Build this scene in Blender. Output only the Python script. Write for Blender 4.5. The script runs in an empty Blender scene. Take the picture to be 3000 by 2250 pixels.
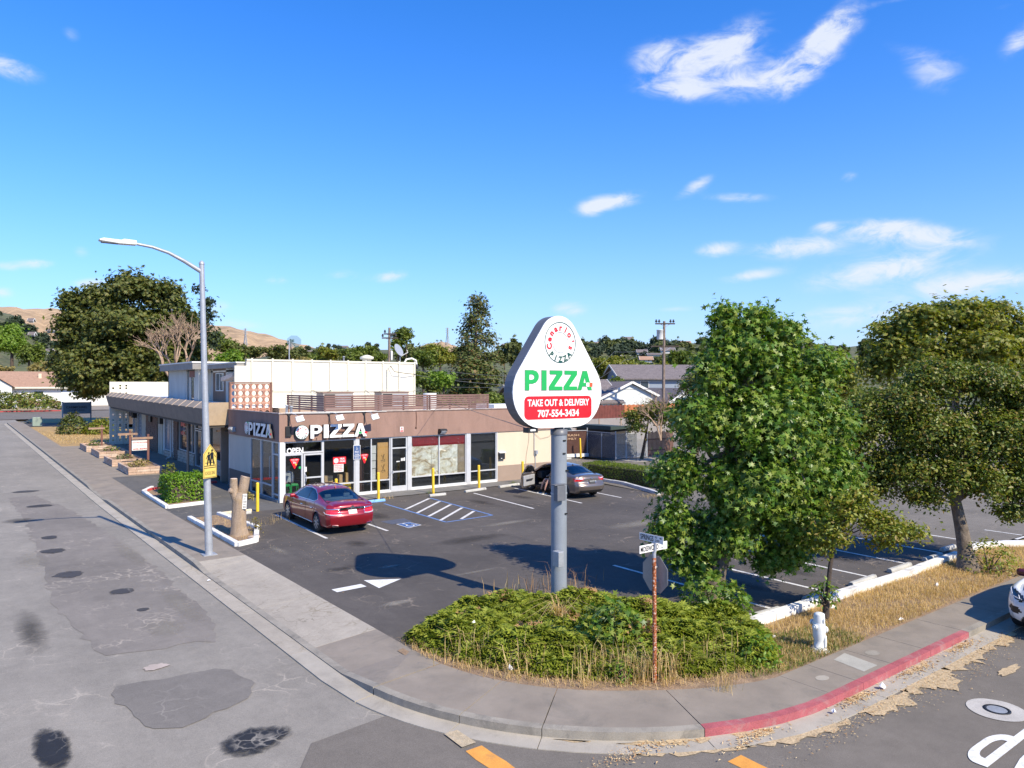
import bpy, bmesh, math, random
import numpy as np
from mathutils import Vector, Matrix
from mathutils.bvhtree import BVHTree
random.seed(7); RNG = np.random.default_rng(7)
R = math.radians
SC = bpy.context.scene
COL = SC.collection

# ---------------------------------------------------------------- camera, sky, sun
# world axes: x runs along the shop front (and the side street), y runs up the main street, metres
CAMX, CAMY, CAMZ = -11.74, -32.2, 5.2
YAW = math.atan2(.608, .794)
cam_d = bpy.data.cameras.new('camera'); cam = bpy.data.objects.new('camera', cam_d); COL.objects.link(cam)
cam.location = (CAMX, CAMY, CAMZ); cam.rotation_euler = (R(90), 0, -YAW)
cam_d.sensor_width = 36; cam_d.lens = 36 * 2167 / 3000; cam_d.shift_y = 4 / 3000
cam_d.clip_start = .1; cam_d.clip_end = 9000
SC.camera = cam
SUN_DIR = Vector((.143, -1.13, 1.0)).normalized()          # towards the sun
SUN_EL = math.asin(SUN_DIR.z)
SUN_ROT = math.atan2(SUN_DIR.x, SUN_DIR.y)
SC.view_settings.view_transform = 'Standard'; SC.view_settings.look = 'None'
SC.view_settings.exposure = .55; SC.view_settings.gamma = 1.0
SC.view_settings.use_curve_mapping = False
SC.render.engine = 'CYCLES'
SC.cycles.use_denoising = True
SC.cycles.max_bounces = 6; SC.cycles.diffuse_bounces = 3; SC.cycles.glossy_bounces = 3
SC.cycles.transparent_max_bounces = 12; SC.cycles.transmission_bounces = 4
SC.cycles.sample_clamp_indirect = 6

sl = bpy.data.lights.new('sun', 'SUN'); sl.energy = 4.9; sl.angle = R(.5); sl.color = (1, .90, .71)
so = bpy.data.objects.new('sun', sl); COL.objects.link(so); so.location = (0, -60, 60)
so.rotation_euler = SUN_DIR.to_track_quat('Z', 'Y').to_euler()

W = bpy.data.worlds.new('World'); SC.world = W; W.use_nodes = True
W.cycles.sampling_method = 'MANUAL'; W.cycles.sample_map_resolution = 256
wt = W.node_tree; wt.nodes.clear()
def wn(t, **k):
    n = wt.nodes.new(t)
    for a, b in k.items(): setattr(n, a, b)
    return n
def wmath(op, a, b=None, clamp=False):
    n = wn('ShaderNodeMath', operation=op, use_clamp=clamp)
    for i, v in enumerate((a, b)):
        if v is None: continue
        if isinstance(v, (int, float)): n.inputs[i].default_value = v
        else: wt.links.new(v, n.inputs[i])
    return n.outputs[0]
sky = wn('ShaderNodeTexSky', sky_type='NISHITA', sun_disc=False, sun_elevation=SUN_EL, sun_rotation=SUN_ROT,
         altitude=20, air_density=1.0, dust_density=.25, ozone_density=1.6)
hs = wn('ShaderNodeHueSaturation'); hs.inputs['Saturation'].default_value = 1.12; hs.inputs['Value'].default_value = 1.0
wbal = wn('ShaderNodeMixRGB', blend_type='MULTIPLY'); wbal.inputs[0].default_value = 1; wbal.inputs[2].default_value = (.60, .91, 1.46, 1)   # the camera's cool white balance
wt.links.new(sky.outputs[0], wbal.inputs[1]); wt.links.new(wbal.outputs[0], hs.inputs['Color'])
tc = wn('ShaderNodeTexCoord'); sx = wn('ShaderNodeSeparateXYZ'); wt.links.new(tc.outputs['Generated'], sx.inputs[0])
az = wmath('ARCTAN2', sx.outputs[0], sx.outputs[1]); el = wmath('ARCSINE', sx.outputs[2])
mp = wn('ShaderNodeMapping'); mp.inputs['Scale'].default_value = (13, 13, 30); wt.links.new(tc.outputs['Generated'], mp.inputs[0])
nz = wn('ShaderNodeTexNoise'); nz.inputs['Scale'].default_value = 1.5; nz.inputs['Detail'].default_value = 7; nz.inputs['Roughness'].default_value = .62; nz.inputs['Distortion'].default_value = .5
wt.links.new(mp.outputs[0], nz.inputs['Vector'])
# drifting fair weather clouds: azimuth/elevation (degrees), half sizes, tilt, density
def sky_dir(u, v):
    r = (u - 1500) / 2167; dz = -(v - 1129) / 2167
    x, y = .608 + .794 * r, .794 - .608 * r
    return math.degrees(math.atan2(x, y)), math.degrees(math.atan2(dz, math.hypot(x, y)))
CLOUDS = [  # u, v, half width, half height (photo pixels), tilt degrees, density
    (1930, 160, 85, 50, 0, .75), (2030, 175, 150, 60, 10, .9), (2150, 140, 120, 70, 20, .9), (2290, 215, 150, 55, 12, 1.15), (2400, 140, 150, 45, 45, 1.2), (2450, 85, 75, 38, 10, 1.1),
    (1985, 265, 120, 32, -8, .85), (2130, 235, 110, 30, 0, .5), (2740, 210, 95, 60, -20, .62), (2660, 150, 100, 30, -25, .25), (3000, 110, 80, 40, 35, 1.0), (2940, 20, 60, 16, 5, .2),
    (30, 200, 90, 34, -5, 1.15), (205, 100, 34, 26, 0, .38), (100, 772, 55, 18, 4, 1.0), (15, 780, 50, 16, 0, .7), (10, 858, 40, 18, 0, .75), (240, 738, 28, 20, 0, .45), (265, 830, 60, 18, 8, .8),
    (808, 820, 38, 17, 0, .7), (1010, 808, 62, 20, 0, .65), (1150, 810, 50, 18, 8, .95), (1790, 590, 100, 26, 8, .95), (1735, 612, 40, 22, 10, .9), (2040, 545, 60, 20, 25, .75), (2165, 580, 95, 17, -4, .75),
    (2485, 520, 30, 16, 10, .6), (2100, 730, 60, 24, 4, 1.0), (2345, 722, 150, 34, 2, 1.05), (2560, 665, 110, 24, -5, .9), (2680, 690, 190, 38, -7, 1.0), (2420, 665, 38, 16, 0, .9),
    (2590, 790, 230, 48, 8, 1.15), (2860, 830, 210, 40, 4, 1.15), (2200, 808, 100, 18, 6, .8), (2480, 925, 220, 40, 6, .7), (1675, 905, 55, 22, 0, .9), (640, 905, 50, 26, 0, .6), (700, 950, 80, 18, 0, .6), (1985, 905, 110, 12, 0, .35), (2600, 5, 150, 12, 0, .3),
]
dens = None
def blob(a0, e0, ra, re, tilt, k):
    global dens
    ct, st = math.cos(R(tilt)), math.sin(R(tilt))
    da = wmath('SUBTRACT', az, R(a0)); de = wmath('SUBTRACT', el, R(e0))
    x = wmath('ADD', wmath('MULTIPLY', da, ct / R(ra)), wmath('MULTIPLY', de, st / R(ra)))
    y = wmath('ADD', wmath('MULTIPLY', da, -st / R(re)), wmath('MULTIPLY', de, ct / R(re)))
    d2 = wmath('ADD', wmath('MULTIPLY', x, x), wmath('MULTIPLY', y, y))
    g = wmath('MULTIPLY', wmath('EXPONENT', wmath('MULTIPLY', d2, -1.1)), k)
    dens = g if dens is None else wmath('ADD', dens, g)
for (u, v, du, dv, t, k) in CLOUDS:
    a0, e0 = sky_dir(u, v); a1, _ = sky_dir(u + du, v); _, e1 = sky_dir(u, v - dv)
    blob(a0, e0, abs(a1 - a0), abs(e1 - e0), t, k)
rc = random.Random(3)
for i in range(23):                                        # the same weather goes on round the rest of the sky
    blob(90 + i * 9.5 + rc.uniform(-4, 4), rc.uniform(4, 38), rc.uniform(2.5, 7), rc.uniform(.7, 2), rc.uniform(-12, 18), rc.uniform(.5, 1.1))
n1 = wmath('MULTIPLY', wmath('SUBTRACT', nz.outputs['Fac'], .5), 2.9)
dn = wmath('MULTIPLY', wmath('MINIMUM', dens, 1.25), wmath('ADD', .78, n1))
cl = wn('ShaderNodeMapRange', interpolation_type='SMOOTHSTEP'); wt.links.new(dn, cl.inputs[0])
cl.inputs[1].default_value = .1; cl.inputs[2].default_value = 1.1; cl.inputs[3].default_value = 0; cl.inputs[4].default_value = .88
hz = wn('ShaderNodeMixRGB'); wt.links.new(wmath('MULTIPLY', wmath('EXPONENT', wmath('MULTIPLY', wmath('ABSOLUTE', el), -1 / R(7.5))), 1.0, True), hz.inputs[0])   # pale summer haze low over the horizon, all the way round
wt.links.new(hs.outputs[0], hz.inputs[1]); hz.inputs[2].default_value = (3.5, 4.15, 5.15, 1)
mx = wn('ShaderNodeMixRGB'); wt.links.new(cl.outputs[0], mx.inputs[0]); wt.links.new(hz.outputs[0], mx.inputs[1]); mx.inputs[2].default_value = (4.8, 5.05, 5.5, 1)
bg = wn('ShaderNodeBackground'); bg.inputs[1].default_value = .125; wt.links.new(mx.outputs[0], bg.inputs[0])
wo = wn('ShaderNodeOutputWorld'); wt.links.new(bg.outputs[0], wo.inputs[0])

# ---------------------------------------------------------------- survey of the place (photo pixel -> point on the ground or at a known distance)
def zg(y): return .0115 * max(0.0, y - 6)
def ray(u, v):
    r = (u - 1500) / 2167.
    return .608 + .794 * r, .794 - .608 * r, -(v - 1129) / 2167.
def ground(u, v, h=0.0):
    dx, dy, dz = ray(u, v); z = h
    for _ in range(40):
        t = (z - CAMZ) / dz; z = h + zg(CAMY + dy * t)
    return Vector((CAMX + dx * t, CAMY + dy * t, z))
def at(u, v, depth):
    dx, dy, dz = ray(u, v)
    return Vector((CAMX + dx * depth, CAMY + dy * depth, CAMZ + dz * depth))
def on_y(u, v, y):
    dx, dy, dz = ray(u, v); t = (y - CAMY) / dy
    return CAMX + dx * t, CAMZ + dz * t
def on_x(u, v, x):
    dx, dy, dz = ray(u, v); t = (x - CAMX) / dx
    return CAMY + dy * t, CAMZ + dz * t
def drop(x, y, h=.13):                                     # a point surveyed at lot level, moved to the road level h lower
    k = (CAMZ + h) / CAMZ
    return CAMX + (x - CAMX) * k, CAMY + (y - CAMY) * k
# ---------------------------------------------------------------- helpers: objects, meshes, text
def thing(name, label, cat, loc=(0, 0, 0), rz=0, group=None):
    o = bpy.data.objects.new(name, None); COL.objects.link(o)
    o.empty_display_size = .2; o.location = loc; o.rotation_euler = (0, 0, rz)
    return tag(o, label, cat, group)
def tag(o, label, cat, group=None):
    o['label'] = label; o['category'] = cat
    if group: o['group'] = group
    return o
def struct(o): o['kind'] = 'structure'; return o
def stuff(o): o['kind'] = 'stuff'; return o
def link(name, me, parent=None, mats=None, loc=None, rot=None):
    o = bpy.data.objects.new(name, me); COL.objects.link(o)
    if mats is not None and len(me.materials) == 0:
        for m in (mats if isinstance(mats, (list, tuple)) else [mats]): me.materials.append(m)
    if parent: o.parent = parent
    if loc is not None: o.location = loc
    if rot is not None: o.rotation_euler = rot
    return o
def copy_tree(o, parent=None, loc=None, rz=None):
    c = o.copy(); COL.objects.link(c)
    if parent: c.parent = parent
    if loc is not None: c.location = loc
    if rz is not None: c.rotation_euler = (0, 0, rz)
    for ch in list(o.children): copy_tree(ch, c)
    return c
class MB:
    def __init__(s): s.v = []; s.f = []; s.m = []; s.sm = []
    def add(s, vs, fs, m=0, smooth=False):
        b = len(s.v); s.v += [tuple(v) for v in vs]
        for f in fs: s.f.append([b + i for i in f]); s.m.append(m); s.sm.append(smooth)
        return s
    def box(s, x0, x1, y0, y1, z0, z1, m=0):
        return s.add([(x0, y0, z0), (x1, y0, z0), (x1, y1, z0), (x0, y1, z0), (x0, y0, z1), (x1, y0, z1), (x1, y1, z1), (x0, y1, z1)],
                     [(0, 3, 2, 1), (4, 5, 6, 7), (0, 1, 5, 4), (1, 2, 6, 5), (2, 3, 7, 6), (3, 0, 4, 7)], m)
    def cbox(s, c, d, m=0, M=None):
        vs = [Vector((c[0] + i * d[0] / 2, c[1] + j * d[1] / 2, c[2] + k * d[2] / 2)) for k in (-1, 1) for i, j in ((-1, -1), (1, -1), (1, 1), (-1, 1))]
        if M: vs = [M @ v for v in vs]
        return s.add(vs, [(0, 3, 2, 1), (4, 5, 6, 7), (0, 1, 5, 4), (1, 2, 6, 5), (2, 3, 7, 6), (3, 0, 4, 7)], m)
    def bar(s, p0, p1, w, h, m=0, up=(0, 0, 1)):            # rectangular bar between two points
        p0, p1 = Vector(p0), Vector(p1); d = (p1 - p0).normalized(); a = d.cross(Vector(up))
        if a.length < 1e-5: a = d.cross(Vector((1, 0, 0)))
        a.normalize(); b = a.cross(d); vs = []
        for p in (p0, p1):
            for i, j in ((-1, -1), (1, -1), (1, 1), (-1, 1)): vs.append(p + a * i * w / 2 + b * j * h / 2)
        return s.add(vs, [(0, 3, 2, 1), (4, 5, 6, 7), (0, 1, 5, 4), (1, 2, 6, 5), (2, 3, 7, 6), (3, 0, 4, 7)], m)
    def tube(s, pts, r, n=8, m=0, caps=True, smooth=True):
        pts = [Vector(p) for p in pts]; rs = r if isinstance(r, (list, tuple)) else [r] * len(pts)
        vs = []; ref = None
        for i, p in enumerate(pts):
            d = (pts[min(i + 1, len(pts) - 1)] - pts[max(i - 1, 0)])
            d = d.normalized() if d.length > 1e-9 else Vector((0, 0, 1))
            if ref is None: ref = d.cross(Vector((0, 0, 1)) if abs(d.z) < .9 else Vector((1, 0, 0))).normalized()
            a = (ref - d * ref.dot(d)).normalized(); ref = a; b = d.cross(a)
            for k in range(n):
                t = 2 * math.pi * k / n; vs.append(p + (a * math.cos(t) + b * math.sin(t)) * rs[i])
        fs = [(i * n + k, i * n + (k + 1) % n, (i + 1) * n + (k + 1) % n, (i + 1) * n + k) for i in range(len(pts) - 1) for k in range(n)]
        s.add(vs, fs, m, smooth)
        if caps and len(pts) > 1:
            e = (len(pts) - 1) * n
            s.add([vs[k] for k in range(n)][::-1] + [vs[e + k] for k in range(n)], [tuple(range(n)), tuple(range(n, 2 * n))], m)
        return s
    def lathe(s, prof, n=24, m=0, c=(0, 0, 0), axis='z', smooth=True):
        vs = []
        for r, z in prof:
            for k in range(n):
                t = 2 * math.pi * k / n; x, y = r * math.cos(t), r * math.sin(t)
                p = (x, y, z) if axis == 'z' else ((z, x, y) if axis == 'x' else (x, -z, y))
                vs.append((p[0] + c[0], p[1] + c[1], p[2] + c[2]))
        fs = [(i * n + k, i * n + (k + 1) % n, (i + 1) * n + (k + 1) % n, (i + 1) * n + k) for i in range(len(prof) - 1) for k in range(n)]
        s.add(vs, fs, m, smooth); L = len(prof) - 1
        if prof[0][0] > 1e-6: s.add(vs[:n][::-1], [tuple(range(n))], m)
        if prof[-1][0] > 1e-6: s.add(vs[L * n:], [tuple(range(n))], m)
        return s
    def prism(s, pts, d0, d1, f, m=0):                      # 2D outline pushed from d0 to d1; f maps (a, b, d) to a point
        n = len(pts); vs = [f(a, b, d0) for a, b in pts] + [f(a, b, d1) for a, b in pts]
        return s.add(vs, [tuple(range(n))[::-1], tuple(range(n, 2 * n))] + [(i, (i + 1) % n, n + (i + 1) % n, n + i) for i in range(n)], m)
    def geo(s, g, f, m=0):
        vs, fs = g; return s.add([f(*v) for v in vs], fs, m)
    def mesh(s, name='mesh', fix=True):
        me = bpy.data.meshes.new(name); me.from_pydata(s.v, [], s.f)
        me.polygons.foreach_set('material_index', s.m); me.polygons.foreach_set('use_smooth', s.sm)
        if fix:
            bm = bmesh.new(); bm.from_mesh(me); bmesh.ops.recalc_face_normals(bm, faces=bm.faces); bm.to_mesh(me); bm.free()
        me.update(); return me
    def build(s, name, mats, parent=None, loc=None, rot=None, bevel=0, fix=True, slope=False):
        if slope: s.v = [(x, y, z + zg(y)) for x, y, z in s.v]
        o = link(name, s.mesh(name, fix), parent, mats, loc, rot)
        if bevel:
            b = o.modifiers.new('bevel', 'BEVEL'); b.width = bevel; b.segments = 2; b.limit_method = 'ANGLE'
        return o
def fy(y0): return lambda a, b, d=0: (a, y0 - d, b)          # a picture plane that faces -y (the camera side)
def fx(x0): return lambda a, b, d=0: (x0 - d, -a, b)         # a plane that faces -x (the main street); a = -y
def fz(z0): return lambda a, b, d=0: (a, b, z0 + d)
_tc = {}
def text(s, size=1, bold=0, ex=0, wide=1, align='LEFT', space=1):
    key = (s, bold, ex / max(size, 1e-6), align, space)
    if key not in _tc:
        cu = bpy.data.curves.new('t', 'FONT'); cu.body = s; cu.size = 1; cu.offset = bold; cu.extrude = ex / size / 2; cu.align_x = align; cu.resolution_u = 3; cu.space_character = space
        ob = bpy.data.objects.new('t', cu); COL.objects.link(ob)
        dg = bpy.context.evaluated_depsgraph_get(); me = bpy.data.meshes.new_from_object(ob.evaluated_get(dg))
        _tc[key] = ([tuple(v.co) for v in me.vertices], [tuple(p.vertices) for p in me.polygons])
        bpy.data.objects.remove(ob); bpy.data.curves.remove(cu); bpy.data.meshes.remove(me)
    vs, fs = _tc[key]
    return [(x * size * wide, y * size, z * size) for x, y, z in vs], fs
def gsize(g): xs = [v[0] for v in g[0]]; ys = [v[1] for v in g[0]]; return min(xs), max(xs), min(ys), max(ys)
def fit(s, x0, x1, y0, y1, bold=0, ex=0, space=1):           # text stretched into a rectangle
    g = text(s, 1, bold, 0, space=space); a, b, c, d = gsize(g)
    return [(x0 + (x - a) / (b - a) * (x1 - x0), y0 + (y - c) / (d - c) * (y1 - y0), z) for x, y, z in g[0]], g[1]
def flat(name, pts, z, mat, parent=None, kind='structure', slope=True, extra=0):   # a sheet on the ground, kinked where the ground starts to rise
    bm = bmesh.new(); vs = [bm.verts.new((p[0], p[1], 0)) for p in pts]; bm.faces.new(vs)
    if slope:
        g = bm.verts[:] + bm.edges[:] + bm.faces[:]; bmesh.ops.bisect_plane(bm, geom=g, plane_co=(0, 6, 0), plane_no=(0, 1, 0))
    bmesh.ops.triangulate(bm, faces=bm.faces)
    for v in bm.verts: v.co.z = z + (zg(v.co.y) if slope else 0)
    bmesh.ops.recalc_face_normals(bm, faces=bm.faces)
    for f in bm.faces:
        if f.normal.z < 0: f.normal_flip()
    me = bpy.data.meshes.new(name); bm.to_mesh(me); bm.free()
    o = link(name, me, parent, mat)
    if kind: o['kind'] = kind
    return o
def rect(x0, x1, y0, y1): return [(x0, y0), (x1, y0), (x1, y1), (x0, y1)]
def ragged(pts, step=.25, j=.06, seed=1):                    # an outline with an uneven, worn edge
    rr = random.Random(seed); out = []
    for i, p in enumerate(pts):
        q = pts[(i + 1) % len(pts)]; d = math.hypot(q[0] - p[0], q[1] - p[1]); n = max(1, int(d / step))
        for k in range(n):
            t = k / n; out.append((p[0] + (q[0] - p[0]) * t + rr.uniform(-j, j), p[1] + (q[1] - p[1]) * t + rr.uniform(-j, j)))
    return out
def oval(cx, cy, rx, ry, n=26, j=.12, seed=1, rot=0):
    rr = random.Random(seed); o = []
    for k in range(n):
        t = 2 * math.pi * k / n; q = 1 + rr.uniform(-j, j); x, y = rx * q * math.cos(t), ry * q * math.sin(t)
        o.append((cx + x * math.cos(rot) - y * math.sin(rot), cy + x * math.sin(rot) + y * math.cos(rot)))
    return o

# ---------------------------------------------------------------- materials
MATS = {}
def nodes(name):
    m = bpy.data.materials.new(name); m.use_nodes = True; t = m.node_tree
    return m, t, t.nodes['Principled BSDF']
def c4(c): return (c[0], c[1], c[2], 1)
def noise(t, scale, detail=5, rough=.6, dist=0, vec=None, sc=None):
    n = t.nodes.new('ShaderNodeTexNoise'); n.inputs['Scale'].default_value = scale; n.inputs['Detail'].default_value = detail
    n.inputs['Roughness'].default_value = rough; n.inputs['Distortion'].default_value = dist
    if vec is None:
        co = t.nodes.new('ShaderNodeTexCoord'); vec = co.outputs['Object']
    if sc:
        mp = t.nodes.new('ShaderNodeMapping'); mp.inputs['Scale'].default_value = sc; t.links.new(vec, mp.inputs[0]); vec = mp.outputs[0]
    t.links.new(vec, n.inputs['Vector']); return n.outputs['Fac']
def ramp(t, fac, stops, interp='LINEAR'):
    r = t.nodes.new('ShaderNodeValToRGB'); r.color_ramp.interpolation = interp; e = r.color_ramp.elements
    while len(e) < len(stops): e.new(.5)
    for i, (p, c) in enumerate(stops): e[i].position = p; e[i].color = c4(c) if not isinstance(c, (int, float)) else (c, c, c, 1)
    t.links.new(fac, r.inputs[0]); return r.outputs[0]
def mix(t, fac, a, b, mode='MIX'):
    n = t.nodes.new('ShaderNodeMixRGB'); n.blend_type = mode
    for i, v in enumerate((fac, a, b)):
        if isinstance(v, (int, float)): n.inputs[i].default_value = v if i == 0 else (v, v, v, 1)
        elif isinstance(v, tuple): n.inputs[i].default_value = c4(v)
        else: t.links.new(v, n.inputs[i])
    return n.outputs[0]
def bump(t, b, h, strength=.2, dist=.02):
    n = t.nodes.new('ShaderNodeBump'); n.inputs['Strength'].default_value = strength; n.inputs['Distance'].default_value = dist
    t.links.new(h, n.inputs['Height']); t.links.new(n.outputs[0], b.inputs['Normal'])
def pm(name, col, rough=.7, metal=0, var=.12, vs=2.5, bs=0, bst=.15, fine=.06, fs=60, dirt=None, dirtamt=.5, spec=.5, streak=False, coat=0):
    """painted / plastered / metal surface with mottling, grain and optional stains"""
    if name in MATS: return MATS[name]
    m, t, b = nodes(name)
    n1 = noise(t, vs, 6, .62, sc=(1, 1, .25) if streak else None)
    c = ramp(t, n1, [(.3, tuple(x * (1 - var) for x in col)), (.7, tuple(min(1, x * (1 + var)) for x in col))])
    if fine: c = mix(t, fine * 2, c, ramp(t, noise(t, fs, 3, .7), [(.35, .25), (.65, 1.0)]), 'MULTIPLY') if fine > .2 else mix(t, fine, c, ramp(t, noise(t, fs, 3, .7), [(.4, 0.), (.6, 1.)]), 'OVERLAY')
    if dirt:
        d = ramp(t, noise(t, vs * .9 + .37, 8, .7, .6, sc=(1, 1, .3) if streak else None), [(.52, 0), (.72, dirtamt)])
        c = mix(t, d, c, dirt)
    t.links.new(c, b.inputs['Base Color'])
    b.inputs['Metallic'].default_value = metal; b.inputs['Specular IOR Level'].default_value = spec
    if coat: b.inputs['Coat Weight'].default_value = coat; b.inputs['Coat Roughness'].default_value = .04
    rr = ramp(t, noise(t, vs * 3, 4), [(.3, max(0, rough - .08)), (.7, min(1, rough + .08))]); t.links.new(rr, b.inputs['Roughness'])
    if bs: bump(t, b, noise(t, bs, 5, .7), bst, .03)
    MATS[name] = m; return m
def asphalt(name, col, spk=.5, crack=.0, ccol=(.3, .27, .23), wear=.12, cscale=.55, seed=0.):
    m, t, b = nodes(name); co = t.nodes.new('ShaderNodeTexCoord').outputs['Object']
    mp = t.nodes.new('ShaderNodeMapping'); mp.inputs['Location'].default_value = (seed, seed * 1.7, 0); t.links.new(co, mp.inputs[0]); co = mp.outputs[0]
    big = noise(t, .23, 7, .65, .4, co); c = ramp(t, big, [(.28, tuple(x * (1 - wear * 1.6) for x in col)), (.5, col), (.75, tuple(x * (1 + wear * 1.6) for x in col))])
    drag = noise(t, 1.1, 7, .7, .8, co, (1.0, .12, 1)); c = mix(t, .55, c, ramp(t, drag, [(.3, 1 - wear), (.7, 1 + wear)]), 'MULTIPLY')
    mid = noise(t, 3.2, 8, .75, 0, co); c = mix(t, .8, c, ramp(t, mid, [(.25, .82), (.75, 1.18)]), 'MULTIPLY')
    fin = noise(t, 85, 3, .8, 0, co); c = mix(t, spk, c, ramp(t, fin, [(.3, .45), (.5, 1.), (.72, 1.75)]), 'MULTIPLY')
    if crack:
        wv = t.nodes.new('ShaderNodeVectorMath'); wv.operation = 'ADD'; t.links.new(co, wv.inputs[0])
        nn = t.nodes.new('ShaderNodeTexNoise'); nn.inputs['Scale'].default_value = 1.3; nn.inputs['Detail'].default_value = 6; t.links.new(co, nn.inputs['Vector'])
        sv = t.nodes.new('ShaderNodeVectorMath'); sv.operation = 'SCALE'; sv.inputs['Scale'].default_value = .9; t.links.new(nn.outputs['Color'], sv.inputs[0]); t.links.new(sv.outputs[0], wv.inputs[1])
        for k, (s, w) in enumerate(((cscale, .006), (cscale * 3.3, .014))):
            vo = t.nodes.new('ShaderNodeTexVoronoi'); vo.feature = 'DISTANCE_TO_EDGE'; vo.inputs['Scale'].default_value = s; t.links.new(wv.outputs[0], vo.inputs['Vector'])
            e = ramp(t, vo.outputs['Distance'], [(0, 1.), (w * s / .55, 0.)])
            msk = ramp(t, noise(t, .45 + k * .2, 4, .6, .3, co), [(.47 + k * .06, 0.), (.6 + k * .06, crack)])
            c = mix(t, mix(t, 1., e, msk, 'MULTIPLY'), c, ccol if k == 0 else tuple(min(1, x * 1.5) for x in ccol))
    t.links.new(c, b.inputs['Base Color']); b.inputs['Roughness'].default_value = .88; b.inputs['Specular IOR Level'].default_value = .3
    bump(t, b, fin, .35, .01); return m
def leafm(name, cols, rough=.42, trans=.32, spec=.5):
    m, t, b = nodes(name); g = t.nodes.new('ShaderNodeNewGeometry'); n = len(cols)
    c = ramp(t, g.outputs['Random Per Island'], [(i / (n - 1), k) for i, k in enumerate(cols)])
    big = noise(t, .8, 4); c = mix(t, .6, c, ramp(t, big, [(.3, .72), (.7, 1.25)]), 'MULTIPLY')
    t.links.new(c, b.inputs['Base Color']); b.inputs['Roughness'].default_value = rough; b.inputs['Specular IOR Level'].default_value = spec
    tr = t.nodes.new('ShaderNodeBsdfTranslucent'); t.links.new(mix(t, 1., c, (1.25, 1.35, .55), 'MULTIPLY'), tr.inputs[0])
    ms = t.nodes.new('ShaderNodeMixShader'); ms.inputs[0].default_value = trans
    t.links.new(b.outputs[0], ms.inputs[1]); t.links.new(tr.outputs[0], ms.inputs[2]); t.links.new(ms.outputs[0], t.nodes['Material Output'].inputs[0]); return m
def glassm(name, tint=(.5, .55, .58), refl=.10, rough=.02):
    m, t, b = nodes(name); t.nodes.remove(b)
    tr = t.nodes.new('ShaderNodeBsdfTransparent'); tr.inputs[0].default_value = c4(tint)
    gl = t.nodes.new('ShaderNodeBsdfGlossy'); gl.inputs['Roughness'].default_value = rough; gl.inputs[0].default_value = (.9, .95, 1, 1)
    lw = t.nodes.new('ShaderNodeLayerWeight'); lw.inputs[0].default_value = .25
    f = ramp(t, lw.outputs['Fresnel'], [(0, refl), (1, .9)])
    ms = t.nodes.new('ShaderNodeMixShader'); t.links.new(f, ms.inputs[0]); t.links.new(tr.outputs[0], ms.inputs[1]); t.links.new(gl.outputs[0], ms.inputs[2])
    t.links.new(ms.outputs[0], t.nodes['Material Output'].inputs[0]); return m
M = {}
M['road'] = asphalt('road_asphalt', (.235, .212, .18), .5, .45, (.36, .31, .25), .12)
M['road2'] = asphalt('side_road_asphalt', (.155, .135, .113), .6, .0, (.3, .27, .23), .08, seed=5)
M['patch'] = asphalt('patch_asphalt', (.178, .16, .14), .5, .3, (.30, .27, .23), .10, seed=11)
M['patch2'] = asphalt('old_patch_asphalt', (.19, .168, .145), .5, .5, (.36, .31, .25), .14, .9, seed=3)
M['tar'] = asphalt('tar_patch', (.06, .058, .062), .5, .5, (.22, .2, .17), .25, seed=2)
M['tar2'] = asphalt('fresh_tar', (.028, .03, .038), .55, .6, (.2, .185, .16), .3, 1.6, seed=8)
M['lot'] = asphalt('lot_asphalt', (.086, .075, .066), .55, .5, (.25, .2, .15), .18, .4, seed=20)
M['drive'] = asphalt('old_lot_asphalt', (.17, .15, .125), .5, .5, (.3, .25, .19), .14, seed=30)
M['side'] = pm('concrete_walk', (.245, .205, .162), .85, var=.16, vs=1.1, bs=90, bst=.25, fine=.10, fs=120, dirt=(.13, .12, .10), dirtamt=.55)
M['side2'] = asphalt('cracked_concrete', (.37, .325, .265), .4, .95, (.15, .125, .085), .10, .8, seed=4)
M['gut'] = pm('gutter_concrete', (.36, .32, .262), .85, var=.14, vs=1.4, bs=90, bst=.2, fine=.10, fs=120, dirt=(.19, .17, .14), dirtamt=.6)
M['kerbside'] = pm('kerb_concrete', (.27, .24, .195), .85, var=.2, vs=2, bs=70, fine=.1, dirt=(.1, .09, .075), dirtamt=.7)
M['redkerb'] = pm('worn_red_paint', (.34, .085, .095), .75, var=.2, vs=3, bs=60, fine=.16, dirt=(.33, .22, .2), dirtamt=.8)
M['redkerb2'] = pm('red_paint', (.42, .05, .05), .75, var=.2, vs=3, bs=60, fine=.1)
M['whitekerb'] = pm('white_kerb_paint', (.72, .70, .66), .8, var=.1, vs=2, bs=60, fine=.1, dirt=(.25, .23, .2), dirtamt=.85)
M['stop'] = pm('wheel_stop_concrete', (.42, .41, .38), .85, var=.2, vs=2.5, bs=60, fine=.1, dirt=(.16, .15, .14), dirtamt=.7)
M['line'] = pm('line_paint', (.62, .60, .57), .8, var=.18, vs=6, bs=60, fine=.14, fs=90, dirt=(.16, .15, .14), dirtamt=.8)
M['line2'] = pm('bright_line_paint', (.7, .69, .66), .8, var=.1, vs=6, bs=60, fine=.1, fs=90, dirt=(.3, .29, .28), dirtamt=.7)
M['blueline'] = pm('blue_line_paint', (.12, .22, .45), .8, var=.2, vs=6, fine=.12, dirt=(.07, .07, .08), dirtamt=.9)
M['blue'] = pm('blue_paint', (.17, .36, .68), .7, var=.15, vs=4, fine=.1, bs=60)
M['navy'] = pm('navy_paint', (.03, .08, .22), .7, var=.15, vs=4, fine=.08, dirt=(.06, .07, .1), dirtamt=.7)
M['orange'] = pm('yellow_road_paint', (.68, .30, .055), .8, var=.14, vs=4, bs=60, fine=.16, fs=90, dirt=(.35, .2, .09), dirtamt=.55)
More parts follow.
